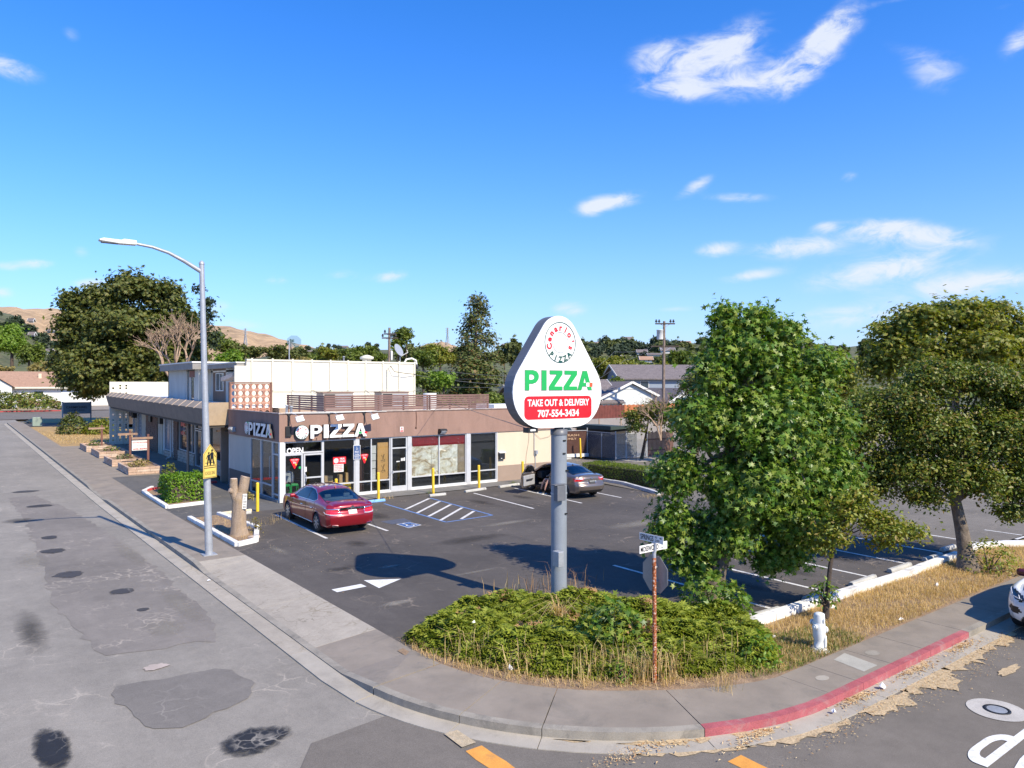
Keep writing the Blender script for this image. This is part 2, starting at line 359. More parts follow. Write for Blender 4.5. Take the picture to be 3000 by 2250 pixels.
M['orange2'] = pm('faded_yellow_paint', (.42, .33, .21), .8, var=.2, vs=6, fine=.2, fs=60, dirt=(.36, .32, .26), dirtamt=1.)
M['yellow'] = pm('bollard_yellow', (.80, .52, .03), .55, var=.08, vs=4, fine=.05, dirt=(.35, .27, .08), dirtamt=.4)
M['brown'] = pm('brown_stucco', (.285, .175, .135), .9, var=.12, vs=1.2, bs=70, bst=.4, fine=.10, fs=60, dirt=(.13, .08, .065), dirtamt=.5, streak=True)
M['brown2'] = pm('brown_paint', (.17, .085, .06), .8, var=.16, vs=3, bs=30, fine=.08)
M['slat'] = pm('brown_slat', (.185, .105, .088), .8, var=.2, vs=2.5, bs=30, fine=.1)
M['cream'] = pm('cream_stucco', (.60, .495, .36), .9, var=.05, vs=1., bs=80, bst=.3, fine=.05, dirt=(.55, .44, .3), dirtamt=.28, streak=True)
M['dado'] = pm('taupe_stucco', (.30, .22, .165), .9, var=.08, vs=1.2, bs=80, bst=.3, fine=.06)
M['wallw'] = pm('cream_painted_wall', (.66, .61, .50), .85, var=.04, vs=.9, bs=60, bst=.15, fine=.04, dirt=(.62, .56, .44), dirtamt=.3, streak=True)
M['batten'] = pm('batten_paint', (.62, .58, .47), .85, var=.08, vs=2, fine=.06)
M['white'] = pm('white_paint', (.68, .66, .62), .7, var=.05, vs=2, fine=.05)
M['offwhite'] = pm('weathered_white_panel', (.66, .67, .64), .8, var=.08, vs=1.5, fine=.06, dirt=(.4, .39, .35), dirtamt=.4, streak=True)
M['alu'] = pm('white_aluminium', (.56, .56, .56), .45, metal=.25, var=.06, vs=3, fine=.04, dirt=(.4, .39, .37), dirtamt=.3)
M['roofw'] = pm('white_roof_membrane', (.72, .71, .68), .8, var=.08, vs=1, fine=.05, dirt=(.45, .43, .4), dirtamt=.5)
M['galv'] = pm('galvanised_steel', (.36, .375, .40), .5, metal=.3, var=.12, vs=4, fine=.08, fs=30, dirt=(.35, .36, .38), dirtamt=.5)
M['greypole'] = pm('grey_pole_paint', (.23, .255, .29), .55, var=.1, vs=3, fine=.06, dirt=(.12, .13, .15), dirtamt=.35, streak=True)
M['darkgrey'] = pm('sign_side_grey', (.115, .12, .135), .5, var=.12, vs=2, fine=.05, dirt=(.2, .2, .21), dirtamt=.4)
M['black'] = pm('black_metal', (.015, .015, .016), .5, var=.2, vs=3, fine=0)
M['dark'] = pm('dark_interior', (.03, .03, .032), .8, var=.3, vs=1.2, fine=0)
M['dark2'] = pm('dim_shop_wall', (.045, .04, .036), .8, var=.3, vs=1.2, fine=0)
M['signw'] = pm('sign_face_white', (.76, .755, .74), .35, var=.02, vs=2, fine=.02)
M['red'] = pm('sign_red', (.72, .012, .022), .4, var=.04, vs=2, fine=.02)
M['green'] = pm('sign_green', (.015, .36, .085), .4, var=.05, vs=2, fine=.02)
M['dgreen'] = pm('sign_dark_green', (.01, .075, .055), .4, var=.05, vs=2, fine=.02)
M['ink'] = pm('black_ink', (.012, .014, .016), .5, var=.1, vs=2, fine=0)
M['greyedge'] = pm('letter_edge_grey', (.22, .24, .22), .5, var=.1, vs=2, fine=0)
M['olet'] = pm('flag_orange', (.78, .10, .04), .4, var=.05, fine=0)
M['rust'] = None
M['wood'] = pm('weathered_wood', (.30, .19, .13), .85, var=.25, vs=5, bs=30, fine=.12, dirt=(.42, .33, .27), dirtamt=.6)
M['ply'] = pm('plywood', (.66, .37, .12), .7, var=.1, vs=1.5, fine=.05)
M['card'] = pm('cardboard', (.55, .37, .19), .85, var=.08, vs=3, fine=.05)
M['stone'] = pm('sandstone_slab', (.45, .31, .225), .9, var=.28, vs=3.5, bs=40, bst=.5, fine=.12, dirt=(.28, .19, .14), dirtamt=.6)
M['stone2'] = pm('pale_sandstone_slab', (.52, .40, .31), .9, var=.22, vs=3.5, bs=40, bst=.5, fine=.12, dirt=(.36, .24, .17), dirtamt=.6)
M['brick'] = pm('brown_brick', (.20, .12, .085), .9, var=.35, vs=4, bs=50, fine=.12)
M['mortar'] = pm('mortar', (.24, .2, .165), .95, var=.15, vs=5, fine=.1)
M['soil'] = pm('dry_soil', (.27, .18, .11), .95, var=.25, vs=4, bs=30, bst=.8, fine=.2, dirt=(.42, .30, .17), dirtamt=.8)
M['lawn'] = pm('dry_lawn', (.45, .29, .12), .95, var=.25, vs=1.6, bs=60, bst=.8, fine=.22, fs=45, dirt=(.30, .24, .10), dirtamt=.6)
M['tan'] = pm('canopy_stucco', (.36, .265, .17), .9, var=.1, vs=2, bs=80, bst=.3, fine=.08, dirt=(.23, .17, .11), dirtamt=.5)
M['canopyd'] = pm('canopy_face', (.20, .165, .13), .9, var=.14, vs=2, bs=60, bst=.3, fine=.12)
M['shingle'] = pm('canopy_metal', (.27, .22, .17), .8, var=.15, vs=2, fine=.1)
M['roofbrown'] = pm('brown_roof', (.33, .20, .135), .9, var=.12, vs=2, bs=8, fine=.12, fs=8)
M['roofgrey'] = pm('grey_shingle_roof', (.155, .13, .128), .9, var=.15, vs=1.5, bs=8, fine=.15, fs=6)
M['siding'] = pm('pale_siding', (.58, .60, .58), .8, var=.05, vs=1, fine=.04)
M['sidingb'] = pm('blue_grey_siding', (.23, .27, .33), .8, var=.08, vs=1, fine=.04)
M['redfence'] = pm('red_brown_fence', (.145, .04, .03), .85, var=.3, vs=2.5, fine=.1)
M['cedar'] = pm('fresh_cedar', (.45, .15, .06), .85, var=.2, vs=2.5, fine=.1)
M['block'] = pm('grey_block_wall', (.26, .235, .225), .9, var=.12, vs=1, bs=30, fine=.08)
M['pole'] = pm('utility_pole_wood', (.20, .15, .12), .9, var=.3, vs=5, bs=20, fine=.12)
M['bark'] = pm('tree_bark', (.14, .11, .085), .95, var=.35, vs=7, bs=22, bst=.9, fine=.15, dirt=(.24, .2, .15), dirtamt=.6)
M['barkd'] = pm('dark_bark', (.075, .055, .042), .95, var=.35, vs=7, bs=22, bst=.9, fine=.15)
M['deadwood'] = pm('bleached_twigs', (.34, .235, .16), .95, var=.3, vs=3, fine=.1)
M['shopglass'] = glassm('shop_glass', (.84, .86, .87), .03)
M['darkglass'] = glassm('dark_glass', (.12, .13, .14), .05)
M['homeglass'] = pm('house_window_glass', (.03, .045, .06), .08, var=.3, vs=2, fine=0, spec=.8)
M['lens'] = pm('lamp_lens', (.75, .75, .72), .2, var=.05, fine=0, spec=.7)
M['signyel'] = pm('school_sign_yellow', (.72, .52, .12), .45, var=.05, vs=3, fine=.04)
M['trash'] = pm('litter_white', (.7, .7, .7), .6, var=.1, fine=.1)
def rustm():
    m, t, b = nodes('flaking_rust'); n = noise(t, 26, 6, .7, .4)
    c = ramp(t, n, [(.36, (.03, .014, .01)), (.46, (.30, .075, .02)), (.55, (.42, .13, .04)), (.6, (.62, .56, .50)), (.7, (.66, .62, .57))])
    t.links.new(c, b.inputs['Base Color']); b.inputs['Roughness'].default_value = .85; bump(t, b, n, .8, .01); return m
M['rust'] = rustm()
# ---------------------------------------------------------------- ground, road, pavements
RZ = -.13
def terrain():
    vs, fs = [], []; rings = [0, 20, 45, 70, 90, 110, 130, 160, 200, 260, 340, 450, 620, 900, 1400, 2200, 4000, 7000]; n = 72
    for r in rings:
        for k in range(n):
            t = 2 * math.pi * k / n; x, y = CAMX + r * math.cos(t), CAMY + r * math.sin(t)
            vs.append((x, y, -.34 + min(zg(y), 1.75)))
    for i in range(len(rings) - 1):
        for k in range(n): fs.append((i * n + k, i * n + (k + 1) % n, (i + 1) * n + (k + 1) % n, (i + 1) * n + k))
    struct(MB().add(vs, fs).build('ground', pm('dry_ground', (.24, .19, .11), .95, var=.3, vs=.05, fine=.15, fs=2, dirt=(.10, .12, .05), dirtamt=.8)))
terrain()
flat('main_road', [(-40, -70), (-4.6, -70), (-4.6, 86), (-40, 86)], RZ - .03, M['road'])
flat('side_road', [(-4.7, -45), (90, -45), (90, -24.8), (-4.7, -24.8)], RZ - .024, M['road2'])
flat('side_road', [(-7.4, -21.6), (-5.6, -21.4), (-4.0, -23.6), (-2.0, -25.0), (-2, -45), (-13.5, -45), (-12.4, -29)], RZ - .018, M['road2'])
flat('cross_street', rect(-60, 60, 83, 107), RZ + .02, M['road2'])
def P2(pts): return [drop(*p) for p in pts]
def patch(pts, m, z, seed=1, step=.22, j=.05, name='asphalt_patch'): flat(name, ragged(P2(pts), step, j, seed), RZ - .03 + z, M[m])
patch([(-9.57, -8.5), (-9.75, -11.4), (-9.5, -14.3), (-9.42, -15.57), (-9.25, -16.1), (-8.35, -16.45), (-8.0, -16.2), (-7.45, -16.6), (-7.0, -15.2), (-6.95, -9), (-7.2, -2), (-7.6, 4), (-8.4, 9), (-9.4, 9), (-9.3, 2)], 'patch2', .006, 3, .3, .09)
patch([(-9.4, -17.86), (-9.55, -18.2), (-9.49, -18.6), (-9.34, -19.5), (-9.2, -20.0), (-8.9, -20.15), (-7.7, -19.75), (-7.45, -19.2), (-7.55, -18.3), (-7.75, -18.05)], 'patch', .010, 5, .2, .05)
def stainm(name, col, soft=.35, crack=.5, amt=.95, lim=.78):
    m = asphalt(name, col, .5, crack, (.26, .235, .2), .2, 1.5, seed=len(name)); t = m.node_tree; co = t.nodes.new('ShaderNodeTexCoord').outputs['UV']
    vm = t.nodes.new('ShaderNodeVectorMath'); vm.operation = 'LENGTH'; t.links.new(co, vm.inputs[0]); oi = t.nodes.new('ShaderNodeObjectInfo'); n1 = noise(t, 2.6, 7, .72, .5); ad = t.nodes.new('ShaderNodeMath'); ad.operation = 'MULTIPLY_ADD'; t.links.new(n1, ad.inputs[0]); ad.inputs[1].default_value = .75; t.links.new(vm.outputs['Value'], ad.inputs[2])
    a = ramp(t, ad.outputs[0], [(lim + .3 - soft, amt), (min(1, lim + .3), 0.)]); tr = t.nodes.new('ShaderNodeBsdfTransparent'); ms = t.nodes.new('ShaderNodeMixShader'); b = t.nodes['Principled BSDF']
    t.links.new(a, ms.inputs[0]); t.links.new(tr.outputs[0], ms.inputs[1]); t.links.new(b.outputs[0], ms.inputs[2]); t.links.new(ms.outputs[0], t.nodes['Material Output'].inputs[0]); return m
M['stain'] = stainm('dark_patch_stain', (.055, .053, .056), .22); M['dark_spot'] = stainm('fresh_tar_stain', (.022, .024, .03), .3, .7); M['oil'] = stainm('faint_oil_stain', (.05, .045, .04), .6, 0, .5); M['pale'] = stainm('pale_wear', (.3, .27, .225), .6, .3, .5)  # blue-black entry: soft-edged spots on the main road with cracks showing through
ST = 0
def stain(x, y, rx, ry, m, z, name='asphalt_blotch'):
    global ST; ST += 1; z += ST * .0002; o = flat(name, [(x - rx * 1.3, y - ry * 1.3), (x + rx * 1.3, y - ry * 1.3), (x + rx * 1.3, y + ry * 1.3), (x - rx * 1.3, y + ry * 1.3)], z, M[m], slope=y > 5); uv = o.data.uv_layers.new()
    for l in o.data.loops: v = o.data.vertices[l.vertex_index].co; uv.data[l.index].uv = ((v.x - x) / rx, (v.y - y) / ry)
RT = RZ - .03
for x, y, rx, ry, m in ((-8.9, -2.4, .42, .62, 'stain'), (-9.05, -4.9, .6, .66, 'stain'), (-9.05, -8.55, .62, .75, 'stain'), (-8.2, -11.3, .48, .5, 'stain'), (-8.65, 10.7, .95, .6, 'stain'), (-8.5, 5.6, .85, .66, 'stain'), (-8.1, -13.3, .24, .26, 'stain'), (-9.5, 2.0, 1.0, 1.2, 'oil'), (-10.52, -19.75, .42, 1.35, 'dark_spot'), (-8.12, -21.25, .84, .74, 'dark_spot'), (-9.7, -6, .7, 2.5, 'pale'), (-7.3, -13.5, .5, 3, 'pale'), (-10.3, -13.5, .5, 3.2, 'oil'), (-8.0, -15.0, .7, 1.2, 'pale'), (-10.4, -22.4, .9, 1.2, 'pale'), (-7.2, -6.5, .5, 4, 'pale'), (-9.2, -24.2, 1.2, .7, 'pale')):
    stain(*drop(x, y), rx, ry, m, RT + .012)
for x, y, rx, ry, m in ((-1.0, -9.8, .7, .9, 'oil'), (1.9, -5.5, .8, 1.6, 'oil'), (7.2, -5.2, .7, 1.6, 'oil'), (9.6, -5.2, .6, 1.5, 'oil'), (-2.8, -12.6, 1.0, .5, 'oil'), (-1.6, -13.2, .7, .25, 'pale'), (0, -15.2, 1.4, .18, 'pale'), (4.8, -20.6, .6, 1.3, 'oil'), (7.1, -20.4, .6, 1.4, 'oil'), (9.6, -20.4, .6, 1.4, 'oil'), (2.4, -11.5, 2.5, .8, 'oil'), (9, -13, 3, .9, 'pale'), (-3.2, -16.5, .9, .3, 'pale'), (5, -9.9, 2.2, .5, 'pale'), (-3.4, -9.2, .35, 1.4, 'pale')): stain(x, y, rx, ry, m, -.004)
flat('bare_road_patch', oval(*drop(-8.65, -17.3), .22, .16, 20, .2, 9), RZ - .03 + .016, pm('pale_pothole', (.40, .33, .28), .9, fine=.1))

# pavement: slabs, kerb stones and gutter pieces along the main street, round the corner and up the side street
CC = (-.03, -19.75)
def station(s):
    """s<0: along the main street (y=-19.75-s); 0..1.571: round the corner; above: along the side street"""
    if s <= 0:
        y = CC[1] - s; return (-4.44, y), (-5.80, y), (-5.95, y), (-6.34, y)
    if s < math.pi / 2:
        t = math.pi + s; c, q = math.cos(t), math.sin(t); ri = 4.41 + .44 * max(0, (s - 1.0) / .57) ** 1.3
        return tuple((CC[0] + r * c, CC[1] + r * q) for r in (ri, 5.77, 5.92, 6.29))
    x = CC[0] + (s - math.pi / 2); return (x, -24.6), (x, -25.52), (x, -25.67), (x, -26.05)
def kz(s):
    """height of the kerb's top: it dips at the two driveways"""
    y = CC[1] - s if s <= 0 else -30; h = 0
    for a, b in ((-19.4, -10.3), (6.8, 10.3)):
        d = min(1, max(0, (y - (a - 1.2)) / 1.2)) * min(1, max(0, ((b + 1.2) - y) / 1.2)); h = max(h, d)
    return -.105 * h
pave = bpy.data.objects.new('pavement', None); COL.objects.link(pave); struct(pave)
def strip(name, s0, s1, i0, i1, z0, z1, mats, parent, depth=.12, n=5, gap=.006):
    mb = MB(); gap = gap * (.28 if 0 < (s0 + s1) / 2 < 1.57 else 1); ss = [s0 + gap + (s1 - s0 - 2 * gap) * k / n for k in range(n + 1)]; top, bot = [], []
    for s in ss:
        st = station(s)
        for i, zf in ((i0, z0), (i1, z1)):
            x, y = st[i]; z = (zf(s) if callable(zf) else zf) + zg(y); top.append((x, y, z)); bot.append((x, y, z - depth))
    m = len(top); fs = []
    for k in range(n):
        a = 2 * k; fs.append((a, a + 1, a + 3, a + 2)); fs.append((m + a, m + a + 2, m + a + 3, m + a + 1))
        fs.append((a, a + 2, m + a + 2, m + a)); fs.append((a + 1, m + a + 1, m + a + 3, a + 3))
    fs += [(0, m, m + 1, 1), (m - 2, m - 1, 2 * m - 1, 2 * m - 2)]
    mb.add(top + bot, fs); return mb.build(name, mats, parent)
cuts = [-(y - CC[1]) for y in (74, 70, 66, 62, 58, 54, 50, 46, 42, 38.5, 35, 31.5, 28, 24.5, 21, 17.5, 14.2, 11.5, 8.9, 6.2, 3.6, 1.2, -1.2, -3.7, -6.2, -9.2, -12.0, -14.6, -17.9, -19.9)]
cuts = sorted(cuts) + [.47, .70, 1.12, 1.72, 2.6, 3.9, 5.2, 7.0, 9, 11, 13, 15, 18, 21, 24, 28, 32, 38, 45]
for a, b in zip(cuts, cuts[1:]):
    ym = CC[1] - (a + b) / 2; cr = a < 0 and -18 < ym < -9.2
    strip('slab', a, b, 0, 1, 0, lambda s: kz(s), M['side2'] if cr else M['side'], pave)
    red = 1.1 < (a + b) / 2 < 7.6
    strip('kerb', a, b, 1, 2, lambda s: kz(s) + .003, lambda s: kz(s) - .004, M['redkerb'] if red else M['kerbside'], pave, depth=.2, gap=.004)
    strip('gutter', a, b, 2, 3, -.128, -.135, M['side2'] if cr else M['gut'], pave, depth=.1, gap=.004)
flat('joint_bed', [(-5.9, 70), (-5.9, -19.7), (-5.4, -22), (-4, -23.9), (-1.5, -25.4), (45, -25.6), (45, -24.7), (0, -24.7), (-3, -22.5), (-4.5, -20), (-4.5, 70)], -.123, M['soil'])
mb = MB(); x = 1.15
flat('pale_slab_patch', [(1.62, -24.78), (2.12, -24.72), (2.0, -25.42), (1.5, -25.42)], .004, pm('pale_concrete', (.36, .34, .29), .85, fine=.08), pave, None)
flat('water_cover', oval(2.55, -25.05, .17, .12, 20, .02), .005, M['kerbside'], pave, None)
flat('water_cover', oval(.62, -25.12, .15, .1, 20, .02), .005, M['gut'], pave, None)

# parking lot and the other paved ground
flat('parking_lot', [(-4.44, -1.6), (-4.44, -19.3), (-3, -19.6), (1.5, -22.6), (15.2, -22.6), (15.2, -9), (17.2, 8.4), (16.4, 8.4), (16.4, -1.5), (0, -1.5)], -.006, M['lot'])
flat('parking_lot', [(15.2, -22.6), (60, -22.6), (60, 20), (25.3, 20), (25.3, 4), (23, 8.4), (17.2, 8.4), (15.2, -9)], -.010, M['drive'])
flat('front_walk', rect(.0, 16.4, -1.45, -.0), .012, pm('front_walk_concrete', (.145, .135, .122), .88, var=.18, vs=1.2, bs=80, fine=.1, dirt=(.08, .075, .07), dirtamt=.6))
flat('yard_asphalt', [(-4.44, -1.6), (0, -1.6), (0, 7.4), (-.1, 13.9), (-4.44, 13.9)], -.008, asphalt('yard_asphalt', (.105, .1, .094), .5, .5, (.26, .22, .16), .2, .6, seed=41))
flat('forecourt', [(-4.44, 13.9), (.8, 13.9), (.8, 36.2), (-4.44, 36.2)], -.006, M['side'])
flat('dry_lawn', [(-4.44, 36.2), (3.5, 36.2), (3.5, 63.5), (-4.44, 63.5)], -.01, M['lawn'])
flat('side_drive', rect(-4.44, 30, 63.5, 71), -.02, M['lot'])
flat('dry_lawn', [(-3.6, 71), (30, 71), (30, 82), (-3.0, 82), (-3.9, 77)], -.01, M['lawn'])
flat('far_pavement', rect(-60, 60, 107, 110.5), -.02, M['side'])
flat('far_driveway', rect(4, 13, 110.5, 128), -.02, M['side'])

# painted markings
def stripe(p, q, w, z, m, name='parking_line'):
    p, q = Vector((*p, 0)), Vector((*q, 0)); d = (q - p).normalized(); n = Vector((-d.y, d.x, 0)) * w / 2
    return flat(name, [(p + n)[:2], (q + n)[:2], (q - n)[:2], (p - n)[:2]], z, M[m])
for p, q in (((-1.19, -2.8), (-1.45, -8.41)), ((.95, -2.9), (.81, -8.5)), ((8.51, -2.71), (7.97, -7.96)), ((11.14, -2.52), (10.57, -8.14)), ((13.72, -2.4), (13.12, -8.06)), ((16.0, 1.8), (15.7, -1.2)),
             ((3.6, -17.0), (3.54, -22.22)), ((5.94, -16.9), (5.88, -22.0)), ((8.38, -16.9), (8.17, -22.24)), ((10.7, -16.8), (10.52, -22.2)), ((13.1, -16.7), (12.81, -22.1)), ((15.5, -18), (15.4, -22.2)), ((17.96, -21.4), (17.93, -22.58)), ((17.0, -22.7), (18.9, -22.75))):
    stripe(p, q, .11, 0.0, 'line')
for p, q in (((3.57, -2.96), (3.37, -8.35)), ((3.37, -8.35), (5.65, -8.2)), ((5.65, -8.2), (6.02, -2.8))): stripe(p, q, .10, .001, 'blueline')
for p, q in (((3.57, -4.86), (5.93, -2.87)), ((3.53, -5.9), (5.86, -3.89)), ((3.49, -6.87), (5.76, -4.95)), ((3.39, -7.9), (5.7, -5.94)), ((4.19, -8.14), (5.6, -6.96))): stripe(p, q, .13, .002, 'line')
stripe((-3.93, -14.6), (-3.10, -14.57), .31, 0.0, 'line2', 'arrow_tail'); flat('arrow_head', [(-2.88, -14.12), (-2.02, -14.6), (-2.91, -15.06)], 0.0, M['line2'])
flat('accessible_bay_mark', [(1.43, -6.72), (2.5, -6.66), (2.42, -7.45), (1.52, -7.5)], 0.0, pm('worn_navy_mark', (.075, .085, .115), .8, var=.25, vs=6, fine=.14))
sg = struct(bpy.data.objects.new('accessible_bay_symbol', None)); COL.objects.link(sg)
def quad_map(q):
    def f(a, b, d=0):                                       # a, b in 0..1
        x = (q[0][0] * (1 - a) + q[1][0] * a) * (1 - b) + (q[3][0] * (1 - a) + q[2][0] * a) * b
        y = (q[0][1] * (1 - a) + q[1][1] * a) * (1 - b) + (q[3][1] * (1 - a) + q[2][1] * a) * b
        return (x, y, d)
    return f
qs = [(1.66, -8.5), (2.34, -8.28), (2.27, -7.47), (1.66, -7.56)]; qm = quad_map(qs)
flat('border', qs, .001, M['line2'], sg, None)
flat('field', [qm(a, b)[:2] for a, b in ((.05, .05), (.95, .05), (.95, .95), (.05, .95))], .004, pm('accessible_blue', (.035, .11, .30), .7, fine=.08), sg, None)
def wheelchair(f, d, mb, m=0):                              # the person-in-a-wheelchair symbol in a unit square
    ring = lambda cx, cy, r0, r1, a0, a1, n=22: [(cx + r1 * math.cos(R(a0 + (a1 - a0) * k / n)), cy + r1 * math.sin(R(a0 + (a1 - a0) * k / n))) for k in range(n + 1)] + [(cx + r0 * math.cos(R(a1 - (a1 - a0) * k / n)), cy + r0 * math.sin(R(a1 - (a1 - a0) * k / n))) for k in range(n + 1)]
    for o in (ring(.45, .34, .17, .24, 110, 345), [(.40 + .07 * math.cos(t * .5236), .83 + .07 * math.sin(t * .5236)) for t in range(12)], [(.37, .74), (.45, .74), (.48, .45), (.66, .45), (.78, .2), (.88, .24), (.86, .29), (.81, .28), (.71, .52), (.40, .52)], [(.43, .66), (.63, .62), (.63, .57), (.43, .60)]):
        n = len(o); mb.add([f(a, b, d) for a, b in o], [tuple(range(n))], m)
mb = MB(); wheelchair(qm, .008, mb); mb.build('symbol', M['line2'], sg)
def pd(pts): return [drop(*p) for p in pts]
def yl(x0, x1, y0, y1, m, z, s): flat('crosswalk_line', ragged(rect(x0, x1, y0, y1), .3, .012, s), z, M[m])
yl(-5.72, -5.42, -40, -23.2, 'orange', RZ - .012, 2); yl(-2.92, -2.62, -40, -25.72, 'orange', RZ - .012, 3)
yl(-5.70, -5.45, -23.1, -22.6, 'orange2', RZ + .004, 4)
def road_text():
    f = lambda a, b, d=0: (*drop(2.0 - b * 2.45, -28.13 + a), RZ - .012 + d); mb = MB()
    arc = lambda cx, cy, rx, ry, a0, a1, n=10: [(cx + rx * math.cos(R(a0 + (a1 - a0) * k / n)), cy + ry * math.sin(R(a0 + (a1 - a0) * k / n))) for k in range(n + 1)]
    outer = [(.0, 0), (.12, 0), (.12, .47)] + arc(.16, .66, .20, .19, -90, 0, 8) + arc(.16, .81, .20, .19, 0, 90, 8) + [(0, 1)]
    inner = arc(.15, .70, .095, .10, -90, 0, 6) + arc(.15, .80, .095, .10, 0, 90, 6) + [(.12, .90), (.12, .60)]
    # P as a stem with a bowl round the counter
    mb.add([f(*p) for p in [(0, 0), (.12, 0), (.12, 1), (0, 1)]], [(0, 1, 2, 3)])
    o = arc(.14, .66, .22, .19, -90, 0, 8) + arc(.14, .81, .22, .19, 0, 90, 8); i = arc(.14, .69, .11, .12, -90, 0, 8) + arc(.14, .78, .11, .12, 0, 90, 8)
    o = [(.12, .47)] + o + [(.12, 1)]; i = [(.12, .57)] + i + [(.12, .90)]; n = len(o)
    mb.add([f(*p) for p in o + i], [(k, k + 1, n + k + 1, n + k) for k in range(n - 1)])
    a = flat('lettering_p', [(0, 0), (0, .001), (.001, 0)], -1, M['line2']); a.data = mb.mesh(); a.data.materials.append(M['line2']); a.name = 'stop_lettering'
    for ch, off in (('O', -.52), ('T', -1.04), ('S', -1.56)):
        g = fit(ch, off, off + .36, 0, 1, bold=.03); m2 = MB().geo(g, lambda x, y, z: f(x, y)); q = struct(m2.build('stop_lettering', M['line2']))
road_text()
cv = struct(bpy.data.objects.new('manhole', None)); COL.objects.link(cv)
cx, cy = drop(1.68, -27.5)
flat('concrete_collar', oval(cx, cy, .44, .44, 32, .01, 2), RZ - .014, pm('pale_collar', (.43, .40, .36), .85, fine=.1, dirt=(.28, .25, .22), dirtamt=.6), cv, None, False)
MB().lathe([(.15, RZ - .012), (.15, RZ - .006), (.2, RZ - .006), (.2, RZ - .014)], 28, c=(cx, cy, 0)).build('ring', M['black'], cv)
MB().lathe([(.0, RZ - .008), (.148, RZ - .009)], 28, c=(cx, cy, 0)).build('lid', M['galv'], cv)

# kerbs round the planting beds, wheel stops
def kerbline(name, pts, w, h, m, label, cat='kerb', seg=1.2, group=None, jt=.012):
    t = thing(name, label, cat, (0, 0, 0), 0, group); rr = random.Random(int(abs(pts[0][0]) * 100))
    for p, q in zip(pts, pts[1:]):
        p, q = Vector((*p, 0)), Vector((*q, 0)); L = (q - p).length; n = max(1, round(L / seg)); d = (q - p).normalized()
        for k in range(n):
            a, b = p + d * (L * k / n + (.0 if k == 0 else jt / 2)), p + d * (L * (k + 1) / n - (0 if k == n - 1 else jt / 2)); dz = rr.uniform(-.008, .008)
            o = MB().bar(a + Vector((0, 0, h / 2 - .04 + zg(a.y) + dz)), b + Vector((0, 0, h / 2 - .04 + zg(b.y) + dz)), w, h + .08).build('kerb_stone', m, t, bevel=.02)
    return t
kerbline('kerb', [(1.5, -22.66), (4.24, -22.66), (8.5, -22.74), (12.6, -22.62)], .2, .17, M['whitekerb'], 'long white painted kerb between parking lot and dry grass strip')
kerbline('kerb', [(13.0, -22.6), (14.3, -22.5), (15.4, -22.85), (16.3, -23.5), (17.6, -24.6)], .2, .17, M['whitekerb'], 'curved white kerb at the far end of the dry grass strip', seg=.9)
kerbline('kerb', [(-4.2, -1.7), (-4.25, -7.8), (-3.55, -7.5), (-2.8, -5.35), (-3.05, -1.5)], .17, .13, M['whitekerb'], 'white kerb round the bed with the cut tree stump')
kerbline('kerb', [(-3.5, 8.3), (-4.13, 7.1), (-4.29, 1.5), (-2.65, 1.85)], .17, .12, M['whitekerb'], 'white kerb round the bed of the clipped hedge block')
kerbline('kerb', [(-4.13, 7.25), (-3.0, 8.2), (-.3, 8.6)], .17, .1, M['redkerb2'], 'red painted kerb behind the clipped hedge block')
kerbline('kerb', [(-3.0, -1.5), (-2.3, -1.4), (-1.7, -1.35)], .15, .1, pm('cream_kerb_paint', (.72, .6, .4), .8, fine=.1), 'low cream kerb beside the stump and corner bollard')
kerbline('kerb', [(17.2, 8), (16.7, -3.0), (16.5, -5.1), (15.6, -7.5), (15.1, -8.6)], .2, .14, pm('dull_white_kerb', (.5, .5, .5), .8, fine=.1, dirt=(.2, .2, .2), dirtamt=.8), 'weathered kerb along the foot of the long hedge')
flat('planting_bed', [(-4.2, -1.7), (-4.25, -7.8), (-3.55, -7.5), (-2.8, -5.35), (-3.05, -1.5)], .02, M['soil'])
flat('planting_bed', [(-3.5, 8.3), (-4.13, 7.1), (-4.29, 1.5), (-2.65, 1.85), (-2.4, 8)], .02, M['soil'])
flat('verge', [(-4.44, -19.2), (-3.2, -18.6), (-1.5, -18.0), (.4, -18.6), (1.6, -20.4), (2.2, -22.5), (12.6, -22.5), (14.4, -22.5), (15.4, -22.9), (17, -24.2), (18, -24.9), (.8, -24.9), (-.8, -24.75), (-2.5, -23.9), (-3.9, -22.5), (-4.7, -20.6), (-4.7, -19.3)], -.007, M['soil'])
def wheel_stop(x0, y0, x1, y1, m, label):
    c = ((x0 + x1) / 2, (y0 + y1) / 2, 0); L = math.hypot(x1 - x0, y1 - y0); prof = [(-.08, 0), (-.075, .06), (-.045, .115), (.045, .115), (.075, .06), (.08, 0)]
    mb = MB().prism(prof, -L / 2, L / 2, lambda a, b, d: (d, a, b)); o = mb.build('wheel_stop', m, None, c, (0, 0, math.atan2(y1 - y0, x1 - x0)), bevel=.012)
    return tag(o, label, 'wheel stop', 'concrete wheel stops')
